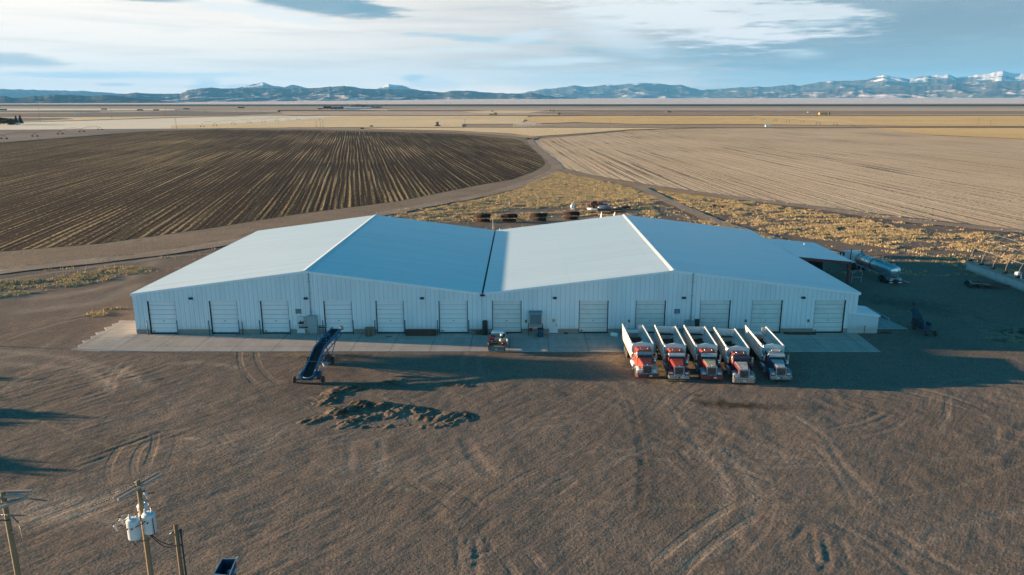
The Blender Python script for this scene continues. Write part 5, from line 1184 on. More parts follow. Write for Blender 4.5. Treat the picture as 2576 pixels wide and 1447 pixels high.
m = MB(); m.box(L_*.3, L_*.52, -.5, .5, 2.15+TANKR+.0, 2.15+TANKR+.10); m.build('walkway', GALV, tank)
m = MB()
for s in (-1, 1): m.box(.0, L_+.1, s*.42, s*.55, .95, 1.22)
m.box(-.35, .3, -1.05, 1.05, .85, 1.1); m.box(2.9, 3.1, -1.0, 1.0, .95, 1.15); m.build('frame', GALV, tk)
for x_ in (1.0, 2.25):
    for s in (-1, 1): wheel(tk, x_, s*.95, .52, .52, .5, axis='Y')
for s in (-1, 1):
    m = MB(); vs = [(1.625+1.28*math.cos(a), s*(.68 if j == 0 else 1.22), .62+.56*min(1, 1.25*math.sin(a))) for a in np.linspace(0, math.pi, 14) for j in (0, 1)]
    m.add(vs, [(2*i, 2*i+1, 2*i+3, 2*i+2) for i in range(13)], True); m.build('wheel_fender', STEEL, tk)
    m = MB(); m.box(L_-2.2, L_-2.05, s*.75, s*.88, .1, 1.1); m.build('landing_leg', GALV, tk)
    m = MB(); m.box(-.4, -.34, s*.55, s*1.05, .32, .86); m.build('mud_flap', WHITEP, tk)
m = MB(); m.box(-.62, -.5, -1.1, 1.1, .55, .78); m.bar((-.5, -.9, .66), (-.1, -.9, .95), .08); m.bar((-.5, .9, .66), (-.1, .9, .95), .08); m.build('rear_bumper', DKSTEEL, tk)
m = MB(); m.cyl((.2, 0, 1.05), (-.7, .1, .8), .12, n=10); m.box(-.75, -.4, -.25, .35, .65, .95); m.build('discharge_valve', DKSTEEL, tk)
brd = MB(); brd.box(-.12, 1.5, -.2, .2, 0, .05); tag(brd.build('board', pm('pale_board', (.52, .48, .44), (.42, .38, .34), rough=.8), None, (*at(2268, 709, .3), .5)), 'pale plank leaning out behind the silver tanker trailer', 'plank'); bpy.data.objects['board'].rotation_euler = (0, R(14), R(12))
ct = fa+ax_d*1.35
tt = thing('semi_tractor', 'white sleeper cab tractor coupled to the silver tanker behind the canopy roof', 'semi truck', (ct.x, ct.y, 0), ang)
def TT(mb, name, mat, **k_): return mb.build(name, mat, tt, **k_)
m = MB(); m.box(-1.2, 5.4, -.42, .42, .75, 1.0); TT(m, 'chassis', pm('navy_frame', (.03, .05, .09), rough=.5))
m = MB(); m.hexa([(.1, -1.15, .95), (1.75, -1.15, .95), (1.75, 1.15, .95), (.1, 1.15, .95)], [(.15, -1.1, 3.25), (1.75, -1.1, 3.05), (1.75, 1.1, 3.05), (.15, 1.1, 3.25)]); TT(m, 'sleeper', WHITEP, bevel=.10)
m = MB(); m.hexa([(1.76, -1.05, .95), (3.1, -1.0, .95), (3.1, 1.0, .95), (1.76, 1.05, .95)], [(1.76, -1.0, 2.95), (2.8, -.9, 2.8), (2.8, .9, 2.8), (1.76, 1.0, 2.95)]); TT(m, 'cab', WHITEP, bevel=.06)
for s in (-1, 1):
    m = MB(); m.hexa([(2.0, s*1.035-.02, 1.95), (2.75, s*1.0-.02, 1.95), (2.75, s*1.0+.02, 1.95), (2.0, s*1.035+.02, 1.95)], [(2.05, s*1.0-.02, 2.6), (2.65, s*.97-.02, 2.55), (2.65, s*.97+.02, 2.55), (2.05, s*1.0+.02, 2.6)]); TT(m, 'side_window', GLASS)
    m = MB(); m.cyl((-.05, s*1.0, 1.0), (-.05, s*1.0, 3.6), .08, n=10); TT(m, 'exhaust_stack', DKSTEEL)
    m = MB(); m.box(3.0, 3.08, s*1.12, s*1.35, 1.8, 2.5); TT(m, 'mirror', DARK)
    wheel(tt, 4.6, s*1.0, .52, .52, .3, axis='Y')
    for x_ in (-.6, -1.0+1.6): wheel(tt, x_-.6, s*.95, .52, .52, .5, axis='Y')
m = MB(); m.hexa([(3.11, -.85, .95), (5.2, -.7, .95), (5.2, .7, .95), (3.11, .85, .95)], [(3.11, -.75, 1.95), (5.15, -.55, 1.7), (5.15, .55, 1.7), (3.11, .75, 1.95)]); TT(m, 'hood', WHITEP, bevel=.08)
m = MB(); m.hexa([(3.0, -.85, 1.98), (3.1, -.85, 1.98), (3.1, .85, 1.98), (3.0, .85, 1.98)], [(2.82, -.8, 2.7), (2.88, -.8, 2.7), (2.88, .8, 2.7), (2.82, .8, 2.7)]); TT(m, 'windshield', GLASS)
m = MB(); m.box(5.25, 5.45, -1.15, 1.15, .4, .8); TT(m, 'bumper', CHROME, bevel=.02)
# ---------------------------------------------------------------- things standing along the wall
WALLY = lambda x: front_y(x)
ORD = ['first', 'second', 'third', 'fourth', 'fifth', 'sixth', 'seventh', 'eighth', 'ninth', 'tenth', 'eleventh', 'twelfth']
gp0 = None
for i, (x, wd) in enumerate(DOORS[:6]):
    for side, xx in (('left', x-.14), ('right', x+wd+.14)):
        lb = 'faded blue guard post at the %s edge of the %s overhead door from the left' % (side, ORD[i])
        if gp0 is None:
            gp0 = thing('guard_post', lb, 'guard post', (xx, WALLY(xx)-.42, .05), 0, 'blue guard posts beside the doors')
            m = MB(); m.cyl((0, 0, 0), (0, 0, 1.92), .065, n=10); m.build('post', BLUEPOST, gp0); m = MB(); m.lathe([(.066, 0), (.055, .035), (.001, .05)], (0, 0, 1.92), n=10); m.build('cap', BLUEPOST, gp0)
        else: copy_tree(gp0, (xx, WALLY(xx)-.42, .05), rnd.uniform(0, 3), lb)
xx = at(700, 837)[0]
def onpad(u, v=838): x, y = at(u, v, .05); return x, y
x, y = at((500+1380/2.862)/1.59, 836, .05); m = MB(); m.cyl((0, 0, 0), (0, 0, 1.75), .05, n=8); m.box(-.12, .12, -.12, .12, 0, .03); tag(m.build('rusty_post', RUST, None, (x, WALLY(x)-.3, .05)), 'thin rusty post standing against the wall left of the orange cone', 'post')
x, y = at(633, 838.5, .05)
c_ = thing('traffic_cone', 'orange traffic cone on the concrete between two white doors', 'traffic cone', (x, y, .05))
m = MB(); m.lathe([(.15, .03), (.03, .72), (.001, .73)], n=14); m.build('cone', ORANGE, c_); m = MB(); m.box(-.2, .2, -.2, .2, 0, .03); m.build('base', ORANGE, c_)
# pallets
x, y = at(934, 838, .05); y = WALLY(x)-.75
pal0 = None
for q in range(6):
    lb = ['lowest', 'second lowest', 'third', 'fourth', 'fifth', 'topmost'][q]+' weathered pallet of the stack by the fifth overhead door'
    if pal0 is None:
        pal0 = thing('pallet', lb, 'pallet', (x, y, .05), 0, 'pallets stacked by the fifth door')
        m = MB()
        for j in range(6): m.box(-.60, .60, -.5+j*.18, -.5+j*.18+.11, .125, .145)
        m.build('deck_boards', WOOD, pal0); m = MB()
        for j in (-.56, 0, .56): m.box(j-.03, j+.03, -.5, .5, .022, .124)
        m.build('stringers', WOOD, pal0); m = MB()
        for j in (-.5, -.06, .39): m.box(-.6, .6, j, j+.11, 0, .02)
        m.build('base_boards', WOOD, pal0)
    else: copy_tree(pal0, (x+rnd.uniform(-.04, .04), y+rnd.uniform(-.04, .04), .05+.147*q+(.0 if q < 5 else .12)), rnd.uniform(-.05, .05), lb)
# steel beams
def beams(u0, u1, rows_, label, grp, first=None):
    x0, _ = at(u0, 839, .05); x1, _ = at(u1, 839, .05); k_ = 0
    for r_ in range(rows_):
        for j in range(3 if rows_ > 2 else 2):
            ln = (x1-x0)*rnd.uniform(.86, 1.0); m = MB(); w_ = .20; h_ = .22
            m.box(-ln/2, ln/2, -w_/2, w_/2, 0, .03); m.box(-ln/2, ln/2, -w_/2, w_/2, h_-.03, h_); m.box(-ln/2, ln/2, -.015, .015, .03, h_-.03)
            xc = (x0+x1)/2+rnd.uniform(-.15, .15)
            o = m.build('steel_beam', RUST, None, (xc, WALLY(xc)-.45-j*.24, .05+r_*.225)); tag(o, label, 'steel beam', grp)
beams(1022, 1102, 3, 'rusty steel beam in the pile between the fifth and sixth doors', 'rusty beams piled against the wall')
beams(1972, 2049, 1, 'rusty steel beam on the pad right of the parked trucks', 'rusty beams left of the last door')
x, y = at(1050, 843, .05); m = MB(); m.box(-.75, .75, -.1, .1, 0, .06); tag(m.build('plank', WOOD, None, (x, y, .05)), 'loose plank lying in front of the rusty beam pile', 'plank')
x, y = at((1900+40/3.215)/1.59, 839, .05)
m = MB()
for q in range(9): m.bar((rnd.uniform(-.9, .9), rnd.uniform(-.3, .3), .06+.05*q), (rnd.uniform(-.9, .9), rnd.uniform(-.3, .3), .10+.06*q), .07)
tag(m.build('scrap_heap', RUST, None, (x, WALLY(x)-.5, .05)), 'low heap of scrap rods beside the downspout', 'scrap')
m = MB(); m.box(-.9, .9, -.05, .05, 0, .05); tag(m.build('plank', pm('yellowed_plank', (.40, .32, .14), rough=.8), None, (x+.1, WALLY(x)-.95, .05)), 'yellowed plank on the pad in front of the scrap rods', 'plank')
x, y = at(1221, 838, .05); rl = thing('rolled_mat', 'tall dark roll standing upright beside the downspout', 'rolled mat', (x, WALLY(x)-.55, .05))
m = MB(); m.lathe([(.10, 0), (.34, 0), (.35, 1.85), (.30, 1.9), (.12, 1.88), (.10, 1.5)], n=18); m.build('roll', pm('dark_belt_roll', (.03, .036, .036), (.05, .055, .05), rough=.7), rl)
m = MB(); m.lathe([(.352, .5), (.358, .52), (.358, .56), (.352, .58)], n=18); m.build('strap', DKSTEEL, rl)
# evaporative cooler on its stand
x = (.93+.85)*kk; yw = WALLY(x)
co_ = thing('air_cooler', 'grey box air cooler with black louvres held up on a red stand', 'air cooler', (x, yw-.55, .05))
m = MB(); m.box(-.82, .82, -.42, .42, 1.38, 3.0); m.build('housing', CABIN, co_, bevel=.02)
m = MB(); m.box(-.88, .88, -.48, .46, 3.005, 3.16); m.build('lid', BLUEG, co_, bevel=.02)
m = MB(); m.box(-.7, .7, -.435, -.425, 1.5, 2.85); lv = m.build('louvre_backing', DARK, co_)
m = MB()
for q in range(12): m.hexa([(-.69, -.50, 1.52+q*.11), (.69, -.50, 1.52+q*.11), (.69, -.44, 1.57+q*.11), (-.69, -.44, 1.57+q*.11)], [(-.69, -.50, 1.535+q*.11), (.69, -.50, 1.535+q*.11), (.69, -.44, 1.585+q*.11), (-.69, -.44, 1.585+q*.11)])
m.build('louvre', GALV, co_)
for sx in (-.92, .92):
    for sy in (-.6, .4):
        m = MB(); m.bar((sx, sy, 0), (sx, sy, 1.42), .07); m.build('stand_leg', REDOX, co_)
m = MB(); m.bar((-.92, -.6, 1.34), (.92, -.6, 1.34), .07); m.bar((-.92, .4, 1.34), (.92, .4, 1.34), .07); m.bar((-.92, -.6, 1.34), (-.92, .4, 1.34), .07); m.bar((.92, -.6, 1.34), (.92, .4, 1.34), .07); m.bar((-.92, -.6, .75), (.92, -.6, .75), .05); m.build('stand_frame', REDOX, co_)
m = MB(); m.cyl((-.62, -.35, .55), (-.62, -.35, .95), .2, n=12); m.build('water_pump', RUST, co_)
x2, y2 = at((1900+842/3.215)/1.59, (1050+955/3.215)/1.59, .05)
def barrel(name, label, loc, mat, rot=(0, 0, 0), group=None, r=.30, h=.92):
    b_ = thing(name, label, 'barrel', loc, 0, group); b_.rotation_euler = rot
    m = MB(); m.lathe([(.001, 0), (r, 0), (r+.012, .02), (r, .04), (r, h*.32), (r+.015, h*.34), (r, h*.36), (r, h*.64), (r+.015, h*.66), (r, h*.68), (r, h-.04), (r+.012, h-.02), (r, h)], n=20); m.build('body', mat, b_)
    m = MB(); m.lathe([(r-.02, h-.03), (.001, h-.03)], n=20); m.lathe([(.04, h-.03), (.04, h), (.001, h)], (r*.6, 0, 0), n=8); m.build('lid', mat, b_); return b_
barrel('barrel', 'open blue barrel standing under the air cooler stand', (x2, y2, .05), BLUEP, r=.38, h=1.15)
x3, y3 = at((1900+1790/3.215)/1.59, (1050+955/3.215)/1.59, .05)
barrel('barrel', 'white barrel lying on its side behind the leftmost dump truck', (x3-.4, y3+.2, .33), WHITEP, (0, R(90), R(-25)), r=.27)
x4, y4 = at((2080+1470/8.04)/1.59, (1180+1250/8.04)/1.59, .05); m = MB(); m.ball((0, 0, .10), .28, .14, .11); m.ball((.2, -.05, .08), .14, .1, .09); tag(m.build('rag_heap', DKSTEEL, None, (x4, y4, .04)), 'small dark rag heap at the foot of the block plinth', 'rag')
x5, y5 = at(493, 1103); m = MB()
for q in range(7): m.box(-.45+q*.13, -.36+q*.13, rnd.uniform(-.25, .1), rnd.uniform(.12, .3), 0, rnd.uniform(.08, .2))
# bins stacked behind the annex
cr0 = None
def crate():
    c_ = thing('wooden_crate', 'x', 'crate', (0, 0, 0), 0, 'wooden crates stacked beside the annex')
    for s in (-1, 1):
        m = MB(); m.box(-.8, .8, s*.6-.02, s*.6+.02, .09, .40); m.box(-.8, -.2, s*.6-.02, s*.6+.02, 0, .088); m.box(.2, .8, s*.6-.02, s*.6+.02, 0, .088); m.build('side_panel', CRATE, c_)
        m = MB(); m.box(s*.78-.02, s*.78+.02, -.578, .578, .09, .40); m.build('end_panel', CRATE, c_)
    m = MB(); m.box(-.758, .758, -.578, .578, .09, .12); m.build('floor', CRATE, c_); return c_
sx0, _ = BX1+1.05, 0
LV = ['lowest', 'second', 'third', 'fourth', 'fifth', 'sixth', 'seventh', 'eighth', 'topmost']
for k_, (dx_, yy, n_) in enumerate([(1.02, front_y(BX1)+5.3, 9), (1.02, front_y(BX1)+6.75, 9), (.98, front_y(BX1)+8.2, 9), (.9, front_y(BX1)+9.7, 8)]):
    for q in range(n_):
        lb = '%s wooden crate from the ground in the %s stack behind the annex' % (LV[q] if q < n_-1 else 'topmost', ['nearest', 'second nearest', 'third', 'farthest'][k_])
        z_ = .06+q*.485*.86
        if cr0 is None: cr0 = crate(); cr0.location = (BX1+dx_, yy, z_); cr0['label'] = lb
        else: copy_tree(cr0, (BX1+dx_+rnd.uniform(-.03, .03), yy+rnd.uniform(-.03, .03), z_), rnd.uniform(-.02, .02), lb)
m = MB(); m.cyl((0, 0, 0), (0, 6.0, 0), .16, n=12); p_ = tag(m.build('pipe', GALV, None, (*at(2236, 803, .2), .22)), 'pale pipe lying along the edge of the side slab', 'pipe'); p_.rotation_euler = (0, 0, R(4))
m = MB()
for a, b in (((0, 0, 0), (0, 0, 2.1)), ((1.6, 0, 0), (1.6, 0, 2.1)), ((0, 0, 2.1), (1.6, 0, 2.1)), ((0, 0, 1.0), (1.6, 0, 1.0))): m.bar(a, b, .06)
tag(m.build('gate_frame', GALV, None, (*at(2142, 712, 0), 0)), 'small pipe gate frame beside the red canopy post', 'gate')
m = MB(); m.box(-.9, .9, -.25, .25, 0, .08); m.box(-.3, 1.3, .1, .3, .08, .14); tag(m.build('board_pile', RUST, None, (*at(2222, 838, 0), 0)), 'dark boards on the ground at the annex corner', 'boards')
m = MB(); m.box(-.35, .35, -.05, .05, 0, .06); tag(m.build('board', WHITEP, None, (*at(2214, 836.5, 0), .02)), 'short white stick by the annex corner', 'stick')
# machine in the shade on the right: small piler with blue hood
x, y = at(2322, 836, 0)
mc = thing('farm_machine', 'dark blue wheeled loading machine standing alone in the shaded yard', 'farm machine', (x, y, 0), R(4))
for sx in (-.6, .6):
    for yy in (-1.6, 1.2): wheel(mc, sx, yy, .34, .34, .22)
m = MB(); m.bar((-.6, -1.6, .36), (.6, -1.6, .36), .08); m.bar((-.6, 1.2, .36), (.6, 1.2, .36), .08); m.bar((-.35, -1.8, .45), (-.35, 2.6, .62), .08); m.bar((.35, -1.8, .45), (.35, 2.6, .62), .08); m.build('frame', pm('dark_blue_frame', (.02, .045, .07), rough=.6), mc)
m = MB(); m.box(-.5, .5, -.7, .35, .66, 1.1); m.box(-.5, -.46, -.7, .35, 1.1, 1.45); m.box(.46, .5, -.7, .35, 1.1, 1.45); m.build('hopper', pm('deep_blue_paint', (.01, .04, .09), rough=.5), mc, bevel=.02)
m = MB(); m.box(-.45, .4, .7, 2.1, .66, 1.5); m.build('engine_cover', DKSTEEL, mc, bevel=.03)
m = MB(); m.hexa([(-.45, 1.2, 1.5), (.45, 1.2, 1.5), (.45, 2.6, 2.3), (-.45, 2.6, 2.3)], [(-.45, 1.2, 1.7), (.45, 1.2, 1.7), (.45, 2.6, 2.5), (-.45, 2.6, 2.5)]); m.build('lift_chute', pm('dark_blue_frame', (.02, .045, .07), rough=.6), mc)
m = MB(); m.bar((-.1, 2.4, .6), (-.1, 2.6, 3.1), .1); m.ball((-.1, 2.6, 3.25), .25, .2, .22); m.build('mast', DKSTEEL, mc)
# flat trailer
x, y = at(2468, 722, 0)
ft = thing('flat_trailer', 'low rusty flat trailer with yellow wheel rims in front of the hoop frame', 'trailer', (x, y, 0), R(-18))
m = MB(); m.box(-1.6, 2.4, -1.0, 1.0, .55, .68); m.build('deck', RUST, ft)
m = MB(); m.bar((2.4, -.8, .6), (4.2, 0, .5), .1); m.bar((2.4, .8, .6), (4.2, 0, .5), .1); m.build('drawbar', REDOX, ft)
m = MB(); m.box(-1.7, -1.5, -1.0, 1.0, .685, .80); m.box(-1.6, 1.0, -1.0, -.9, .685, .76); m.build('side_board', pm('pink_board', (.42, .30, .26), (.3, .22, .2), rough=.8), ft)
for s in (-1, 1):
    wheel(ft, -.3, s*1.12, .38, .38, .24, rim=pm('yellow_rim', (.55, .42, .08), rough=.5), axis='Y'); wheel(ft, -1.9, s*.9, .38, .38, .24, rim=DKSTEEL, axis='Y')
# ---------------------------------------------------------------- hoop barn frame
hb = thing('hoop_barn_frame', 'bare pipe hoop barn frame standing on a low whitewashed wall', 'hoop barn', (81.2, 131.0, 0))
HX0, HX1 = 81.0, 93.5; HY1 = 132.6
WW = pm('whitewashed_wall', (.52, .52, .50), (.36, .35, .33), rough=.85, scale=1.4, bump=.4, dirt=(.2, .18, .16), dirt_z=(0, .6)); CAPM = pm('weathered_wall_cap', (.36, .33, .29), (.26, .235, .21), rough=.9, scale=2)
def HB(mb, name, mat, parent=hb): mb.v = [(a-81.2, b-131.0, c) for a, b, c in mb.v]; return mb.build(name, mat, parent)
for xw in (HX0, HX1):
    m = MB(); m.box(xw-.12, xw+.45, 100, HY1, 0, 1.38)
    for yy in np.arange(101, HY1, 3.3): m.box(xw-.16, xw-.122, yy-.12, yy+.12, 0, 1.3)
    HB(m, 'base_wall', WW)
    m = MB(); m.box(xw-.20, xw+.55, 99.9, HY1+.1, 1.382, 1.72); HB(m, 'wall_cap', CAPM)
AW = (HX1-HX0)/2; AC = (HX0+HX1)/2+.2; AH = 5.0
for i in range(9):
    yy = HY1-.5-i*3.3
    for s in (-1, 1):
        m = MB(); m.box(AC+s*AW-.22, AC+s*AW+.22, yy-.3, yy+.3, 1.722, 2.1); HB(m, 'arch_foot', DARK)
    m = MB()
    for r_ in (0, .32):
        m.tube([(AC-(AW-r_)*math.cos(a), yy, 2.05+(AH-r_)*math.sin(a)) for a in np.linspace(0, math.pi, 25)], .06, 6)
    for a in np.linspace(.05, math.pi-.05, 22): m.bar((AC-AW*math.cos(a), yy, 2.05+AH*math.sin(a)), (AC-(AW-.32)*math.cos(a+.06), yy, 2.05+(AH-.32)*math.sin(a+.06)), .02)
    HB(m, 'arch', pm('arch_pipe', (.13, .13, .125), (.09, .09, .085), rough=.6, metal=.2))
for a in (.42, .80, 1.15, 1.57, 2.0, 2.4, 2.75):
    m = MB(); z_ = 2.05+(AH-.16)*math.sin(a); x_ = AC-(AW-.16)*math.cos(a); m.bar((x_, HY1-.5, z_), (x_, HY1-.5-8*3.3, z_), .035); HB(m, 'purlin', GALV)
m = MB(); m.hexa([(-.55, -.5, 0), (.5, -.5, 0), (.5, .5, 0), (-.55, .5, 0)], [(-.4, -.4, 1.2), (.35, -.35, 1.25), (.3, .4, 1.3), (-.35, .35, 1.2)]); tag(m.build('white_sack', WHITEP, None, (82.6, 121.0, 1.0), bevel=.12), 'bulging white bulk sack behind the low hoop barn wall', 'bulk sack')
# ---------------------------------------------------------------- behind the building
def rack(label, loc, seed, sag):
    r0 = random.Random(seed); rk = thing('pipe_rack', label, 'pipe rack', loc, 0, 'racks of rusty pipe behind the building')
    for s in (-1.15, 1.15):
        m = MB(); m.bar((s, -.5, 0), (s, -.5, 2.15), .09); m.bar((s, .5, 0), (s, .5, 2.15), .09); m.bar((s, -.5, 1.1), (s, .5, 1.1), .09); m.bar((s, -.5, .25), (s, .5, .25), .09); m.build('upright', RUST, rk)
    for z0, n_ in ((1.15, 36), (.18, 24)):
        m = MB()
        for q in range(n_):
            ln = r0.uniform(1.35, 1.85)+(.30 if z0 > 1 else 0); cx = r0.uniform(-.35, .35)*sag
            zz = z0+(q//6)*.16+.08; yy = -.42+(q % 6)*.165; m.cyl((cx-ln, yy, zz), (cx+ln, yy, zz), .085, n=6)
        m.build('pipe_bundle', pm('dark_rusty_pipe', (.035, .018, .014), (.02, .012, .01), rough=.9, scale=2), rk)
    m = MB(); m.bar((-1.15, -.5, 1.1), (1.15, -.5, 1.1), .06); m.build('rail', RUST, rk); return rk
kx = [(1214, 559), (1281, 559), (1355, 557), (1437, 553)]
for i, (u, v) in enumerate(kx):
    x, y = at(u, v); rack(['rack of rusty pipe at the left end of the row behind the roofs', 'rack of rusty pipe with one bar leaning down to the ground', 'rack of rusty pipe third from the left behind the roofs', 'rack of rusty pipe partly hidden by the right roof'][i], (x, y, 0), 5+i, [.6, .2, 1, 1.2][i])
x, y = at(1290, 559); m = MB(); m.bar((0, 0, 1.2), (2.7, -.2, .1), .14); tag(m.build('steel_bar', RUST, None, (x+.7, y-.6, 0)), 'rusty bar leaning from the second pipe rack', 'steel bar')
x, y = at(1440, 526); pt_ = thing('propane_tank', 'white rounded propane tank standing in dry grass behind the building', 'propane tank', (x, y, 0), R(75))
m = MB(); m.lathe([(.001, -1.25), (.3, -1.15), (.5, -.9), (.56, -.5), (.56, .5), (.5, .9), (.3, 1.15), (.001, 1.25)], (0, 0, .85), 'X', 18); m.build('tank', WHITEP, pt_)
for s in (-.6, .6):
    m = MB(); m.box(s-.08, s+.08, -.35, .35, 0, .42); m.build('foot', WHITEP, pt_)
m = MB(); m.cyl((0, 0, 1.38), (0, 0, 1.62), .18, n=12); m.build('valve_dome', WHITEP, pt_)
x, y = at(1508, 522); rp = thing('old_pickup', 'faded red old pickup abandoned in the weeds behind the building', 'pickup', (x, y, 0), R(-3))
m = MB(); m.box(-2.6, 2.3, -.95, .95, .55, 1.05); m.build('body', ORNG, rp, bevel=.06)
m = MB(); m.box(-2.55, -.7, -.93, -.87, 1.052, 1.35); m.box(-2.55, -.7, .87, .93, 1.052, 1.35); m.box(-2.6, -2.5, -.86, .86, 1.052, 1.35); m.build('bed_side', ORNG, rp)
m = MB(); m.hexa([(-.6, -.9, 1.052), (1.1, -.9, 1.052), (1.1, .9, 1.052), (-.6, .9, 1.052)], [(-.45, -.78, 1.75), (.6, -.78, 1.75), (.6, .78, 1.75), (-.45, .78, 1.75)]); cb_ = m.build('cab', ORNG, rp, bevel=.05)
m = MB(); m.hexa([(-.4, -.925, 1.12), (.75, -.925, 1.12), (.75, -.885, 1.12), (-.4, -.885, 1.12)], [(-.35, -.82, 1.66), (.5, -.82, 1.66), (.5, -.78, 1.66), (-.35, -.78, 1.66)]); m.build('side_window', GLASS, cb_)
m = MB(); m.box(-2.0, -.75, -.7, .7, 1.06, 1.72); m.build('bed_load', DARK, rp)
for s in (-1, 1):
    for x_ in (-1.7, 1.5): wheel(rp, x_, s*.88, .36, .36, .24, axis='Y')
x, y = at(1520, 528); gt = thing('grey_tank_body', 'dented blue grey tank body lying in front of the old red pickup', 'tank', (x, y, 0), R(-8))
m = MB(); m.lathe([(.001, -1.9), (.4, -1.8), (.62, -1.2), (.66, 1.2), (.45, 1.8), (.001, 1.9)], (0, 0, .6), 'X', 14); m.build('shell', BLUEG, gt)
m = MB(); m.box(-1.9, 1.9, -.7, -.62, 1.0, 1.1); m.build('rail', GALV, gt)
x, y = at(1493, 529)
for q, (dx_, dz_, rr_) in enumerate(((-.9, 0, .35), (.2, 0, .32))):
    m = MB(); m.cyl((0, -.9, rr_), (0, .9, rr_), rr_, n=14, cap=False); m.cyl((0, .9, rr_), (0, -.9, rr_), rr_-.04, n=14, cap=False); m.add([(0, -.9, 0)], [])
    o = tag(m.build('culvert_pipe', GALV if q else WHITEP, None, (x+dx_, y-q*.8, 0)), ['white culvert pipe lying beside the old red pickup', 'grey culvert pipe lying nearest in front of the old red pickup'][q], 'culvert pipe'); o.rotation_euler = (0, 0, R(60+q*10))
x, y = at(1548, 527)
for q in range(7):
    m = MB(); ln = rnd.uniform(1.2, 2.0); m.cyl((-ln, 0, .2), (ln, 0, .24), rnd.uniform(.14, .24), n=9)
    o = tag(m.build('timber_log', WOOD, None, (x+(q % 4-1.5)*.5, y+(q % 3)*.5-.4, .0 if q < 4 else .36)), 'grey log in the loose heap beside the old red pickup', 'log', 'logs heaped behind the building'); o.rotation_euler = (0, rnd.uniform(-.08, .1), R(-30+rnd.uniform(-25, 25)))
x, y = at(1573, 527); sp_ = thing('axle_spool', 'rusty axle drum with two pale wheels behind the building', 'axle drum', (x, y, 0), R(20))
m = MB(); m.cyl((-1.1, 0, .6), (1.1, 0, .6), .38, n=14); m.build('drum', RUST, sp_)
for s in (-1, 1):
    wheel(sp_, s*1.35, 0, .62, .62, .3, rim=pm('tan_rim', (.45, .34, .16), (.3, .2, .1), rough=.8), tyre=pm('perished_tyre', (.20, .16, .12), (.1, .08, .06), rough=.9))
for q, (u, v) in enumerate(((1505, 538), (1530, 540), (1556, 537), (1540, 532))):
    x, y = at(u, v); m = MB(); m.box(-2.2, 2.2, -.2, .2, .1, .35); m.box(-2.0, 1.6, -.5, -.25, .0, .2)
    tag(m.build('scrap_beam', RUST, None, (x, y+1, .1*q)), 'dark scrap beam in the pile beyond the right ridge', 'scrap', 'scrap beams beyond the right ridge')
# white grain trailer box standing behind the right gable
x0, z0 = 0, 0
gx_, gy_ = at(1535, 546, 7.6); gyb = BY0+BLEN+6.0
def x_at(u, v, Yp):
    d = RT*((u-IW/2)/FPX)+UP*((IH/2-v)/FPX)+_fw; t = Yp/d.y; return d.x*t, CAMH+d.z*t
xl_, zl_ = x_at(1513.5, 533, gyb); xr_, zr_ = x_at(1547, 535, gyb)
gb2 = thing('loading_bin', 'tall white open bin whose flared sides rise just above the rear roof edge', 'bin', ((xl_+xr_)/2, gyb, 0)); hw = (xr_-xl_)/2
for s in (-1, 1):
    m = MB(); m.prism([(-.2, zl_-2.2), (3.4, zl_-2.2), (.15, zl_), (-.2, zl_)], s*hw-.04, s*hw+.04, 'X'); m.build('side_wall', WHITEP, gb2)
    m = MB(); m.box(s*hw-.06, s*hw+.06, -.3, -.2, 0, zl_-.05); m.build('corner_post', WHITEP, gb2)
m = MB(); m.box(-hw+.05, hw-.05, -.15, -.08, zl_-2.3, zl_-1.2); m.build('back_wall', WHITEP, gb2)
m = MB(); m.box(-hw+.05, hw-.05, -.07, 3.3, zl_-2.4, zl_-2.3); m.build('floor', GALV, gb2)
x, y = at(1440, 520); m = MB(); m.cyl((0, 0, 0), (0, 0, 1.1), .08, n=8); tag(m.build('marker_post', WHITEP, None, (*at(1281, 480+38), 0)), 'short white marker post in the grass behind the pipe racks', 'marker post')
for q, (u, v) in enumerate(((1797, 519), (1806, 521), (1815, 524), (1820, 521))):
    x, y = at(u, v); m = MB(); m.box(-.6, .6, -.3, .3, 0, .35); o = tag(m.build('timber_block', RUST, None, (x, y, .05), bevel=.05), 'dark timber block lying in the dry grass right of the track', 'timber', 'dark blocks in the grass'); o.rotation_euler = (0, 0, q*.9)
# ---------------------------------------------------------------- utility poles near the camera
def ray(u, v, depth):
    p = (RT*((u-IW/2)/FPX)+UP*((IH/2-v)/FPX)+_fw)*depth; return Vector((p.x, p.y, CAMH+p.z))
POLEW = pm('pole_timber', (.28, .18, .095), (.18, .115, .065), rough=.85, scale=2.5, stretch=(6, 6, .35), bump=.4); ARMW = pm('crossarm_timber', (.34, .29, .25), (.22, .19, .165), rough=.9, scale=2, stretch=(.5, 5, 5)); INS = pm('insulator_polymer', (.10, .11, .12), rough=.4); PORC = pm('porcelain', (.55, .56, .56), rough=.25); TANKG = pm('transformer_grey', (.60, .64, .66), (.52, .56, .58), rough=.35, scale=2); WIRE = pm('black_cable', (.012, .012, .013), rough=.5); BARE = pm('bare_wire', (.5, .48, .44), rough=.4, metal=.5)
def pole(name, label, top, r0, r1, mat=POLEW):
    p = thing(name, label, 'utility pole', (top.x, top.y, 0)); m = MB()
    m.tube([(0, 0, 0), (0, 0, top.z*.33), (0, 0, top.z*.66), (0, 0, top.z)], [r0, r0*.67+r1*.33, r0*.33+r1*.67, r1], 14); m.build('pole_shaft', mat, p); return p
def insul(parent, a, b, n_=7):
    a, b = Vector(a), Vector(b); m = MB(); m.cyl(a, b, .018, n=6)
    for q in range(n_):
        c = a.lerp(b, (q+1)/(n_+1)); d = (b-a).normalized()*.018; m.cyl(c-d, c+d, .05, .03, 10)
    return m.build('insulator', INS, parent)
tB = ray(347, 1212, 37.0)
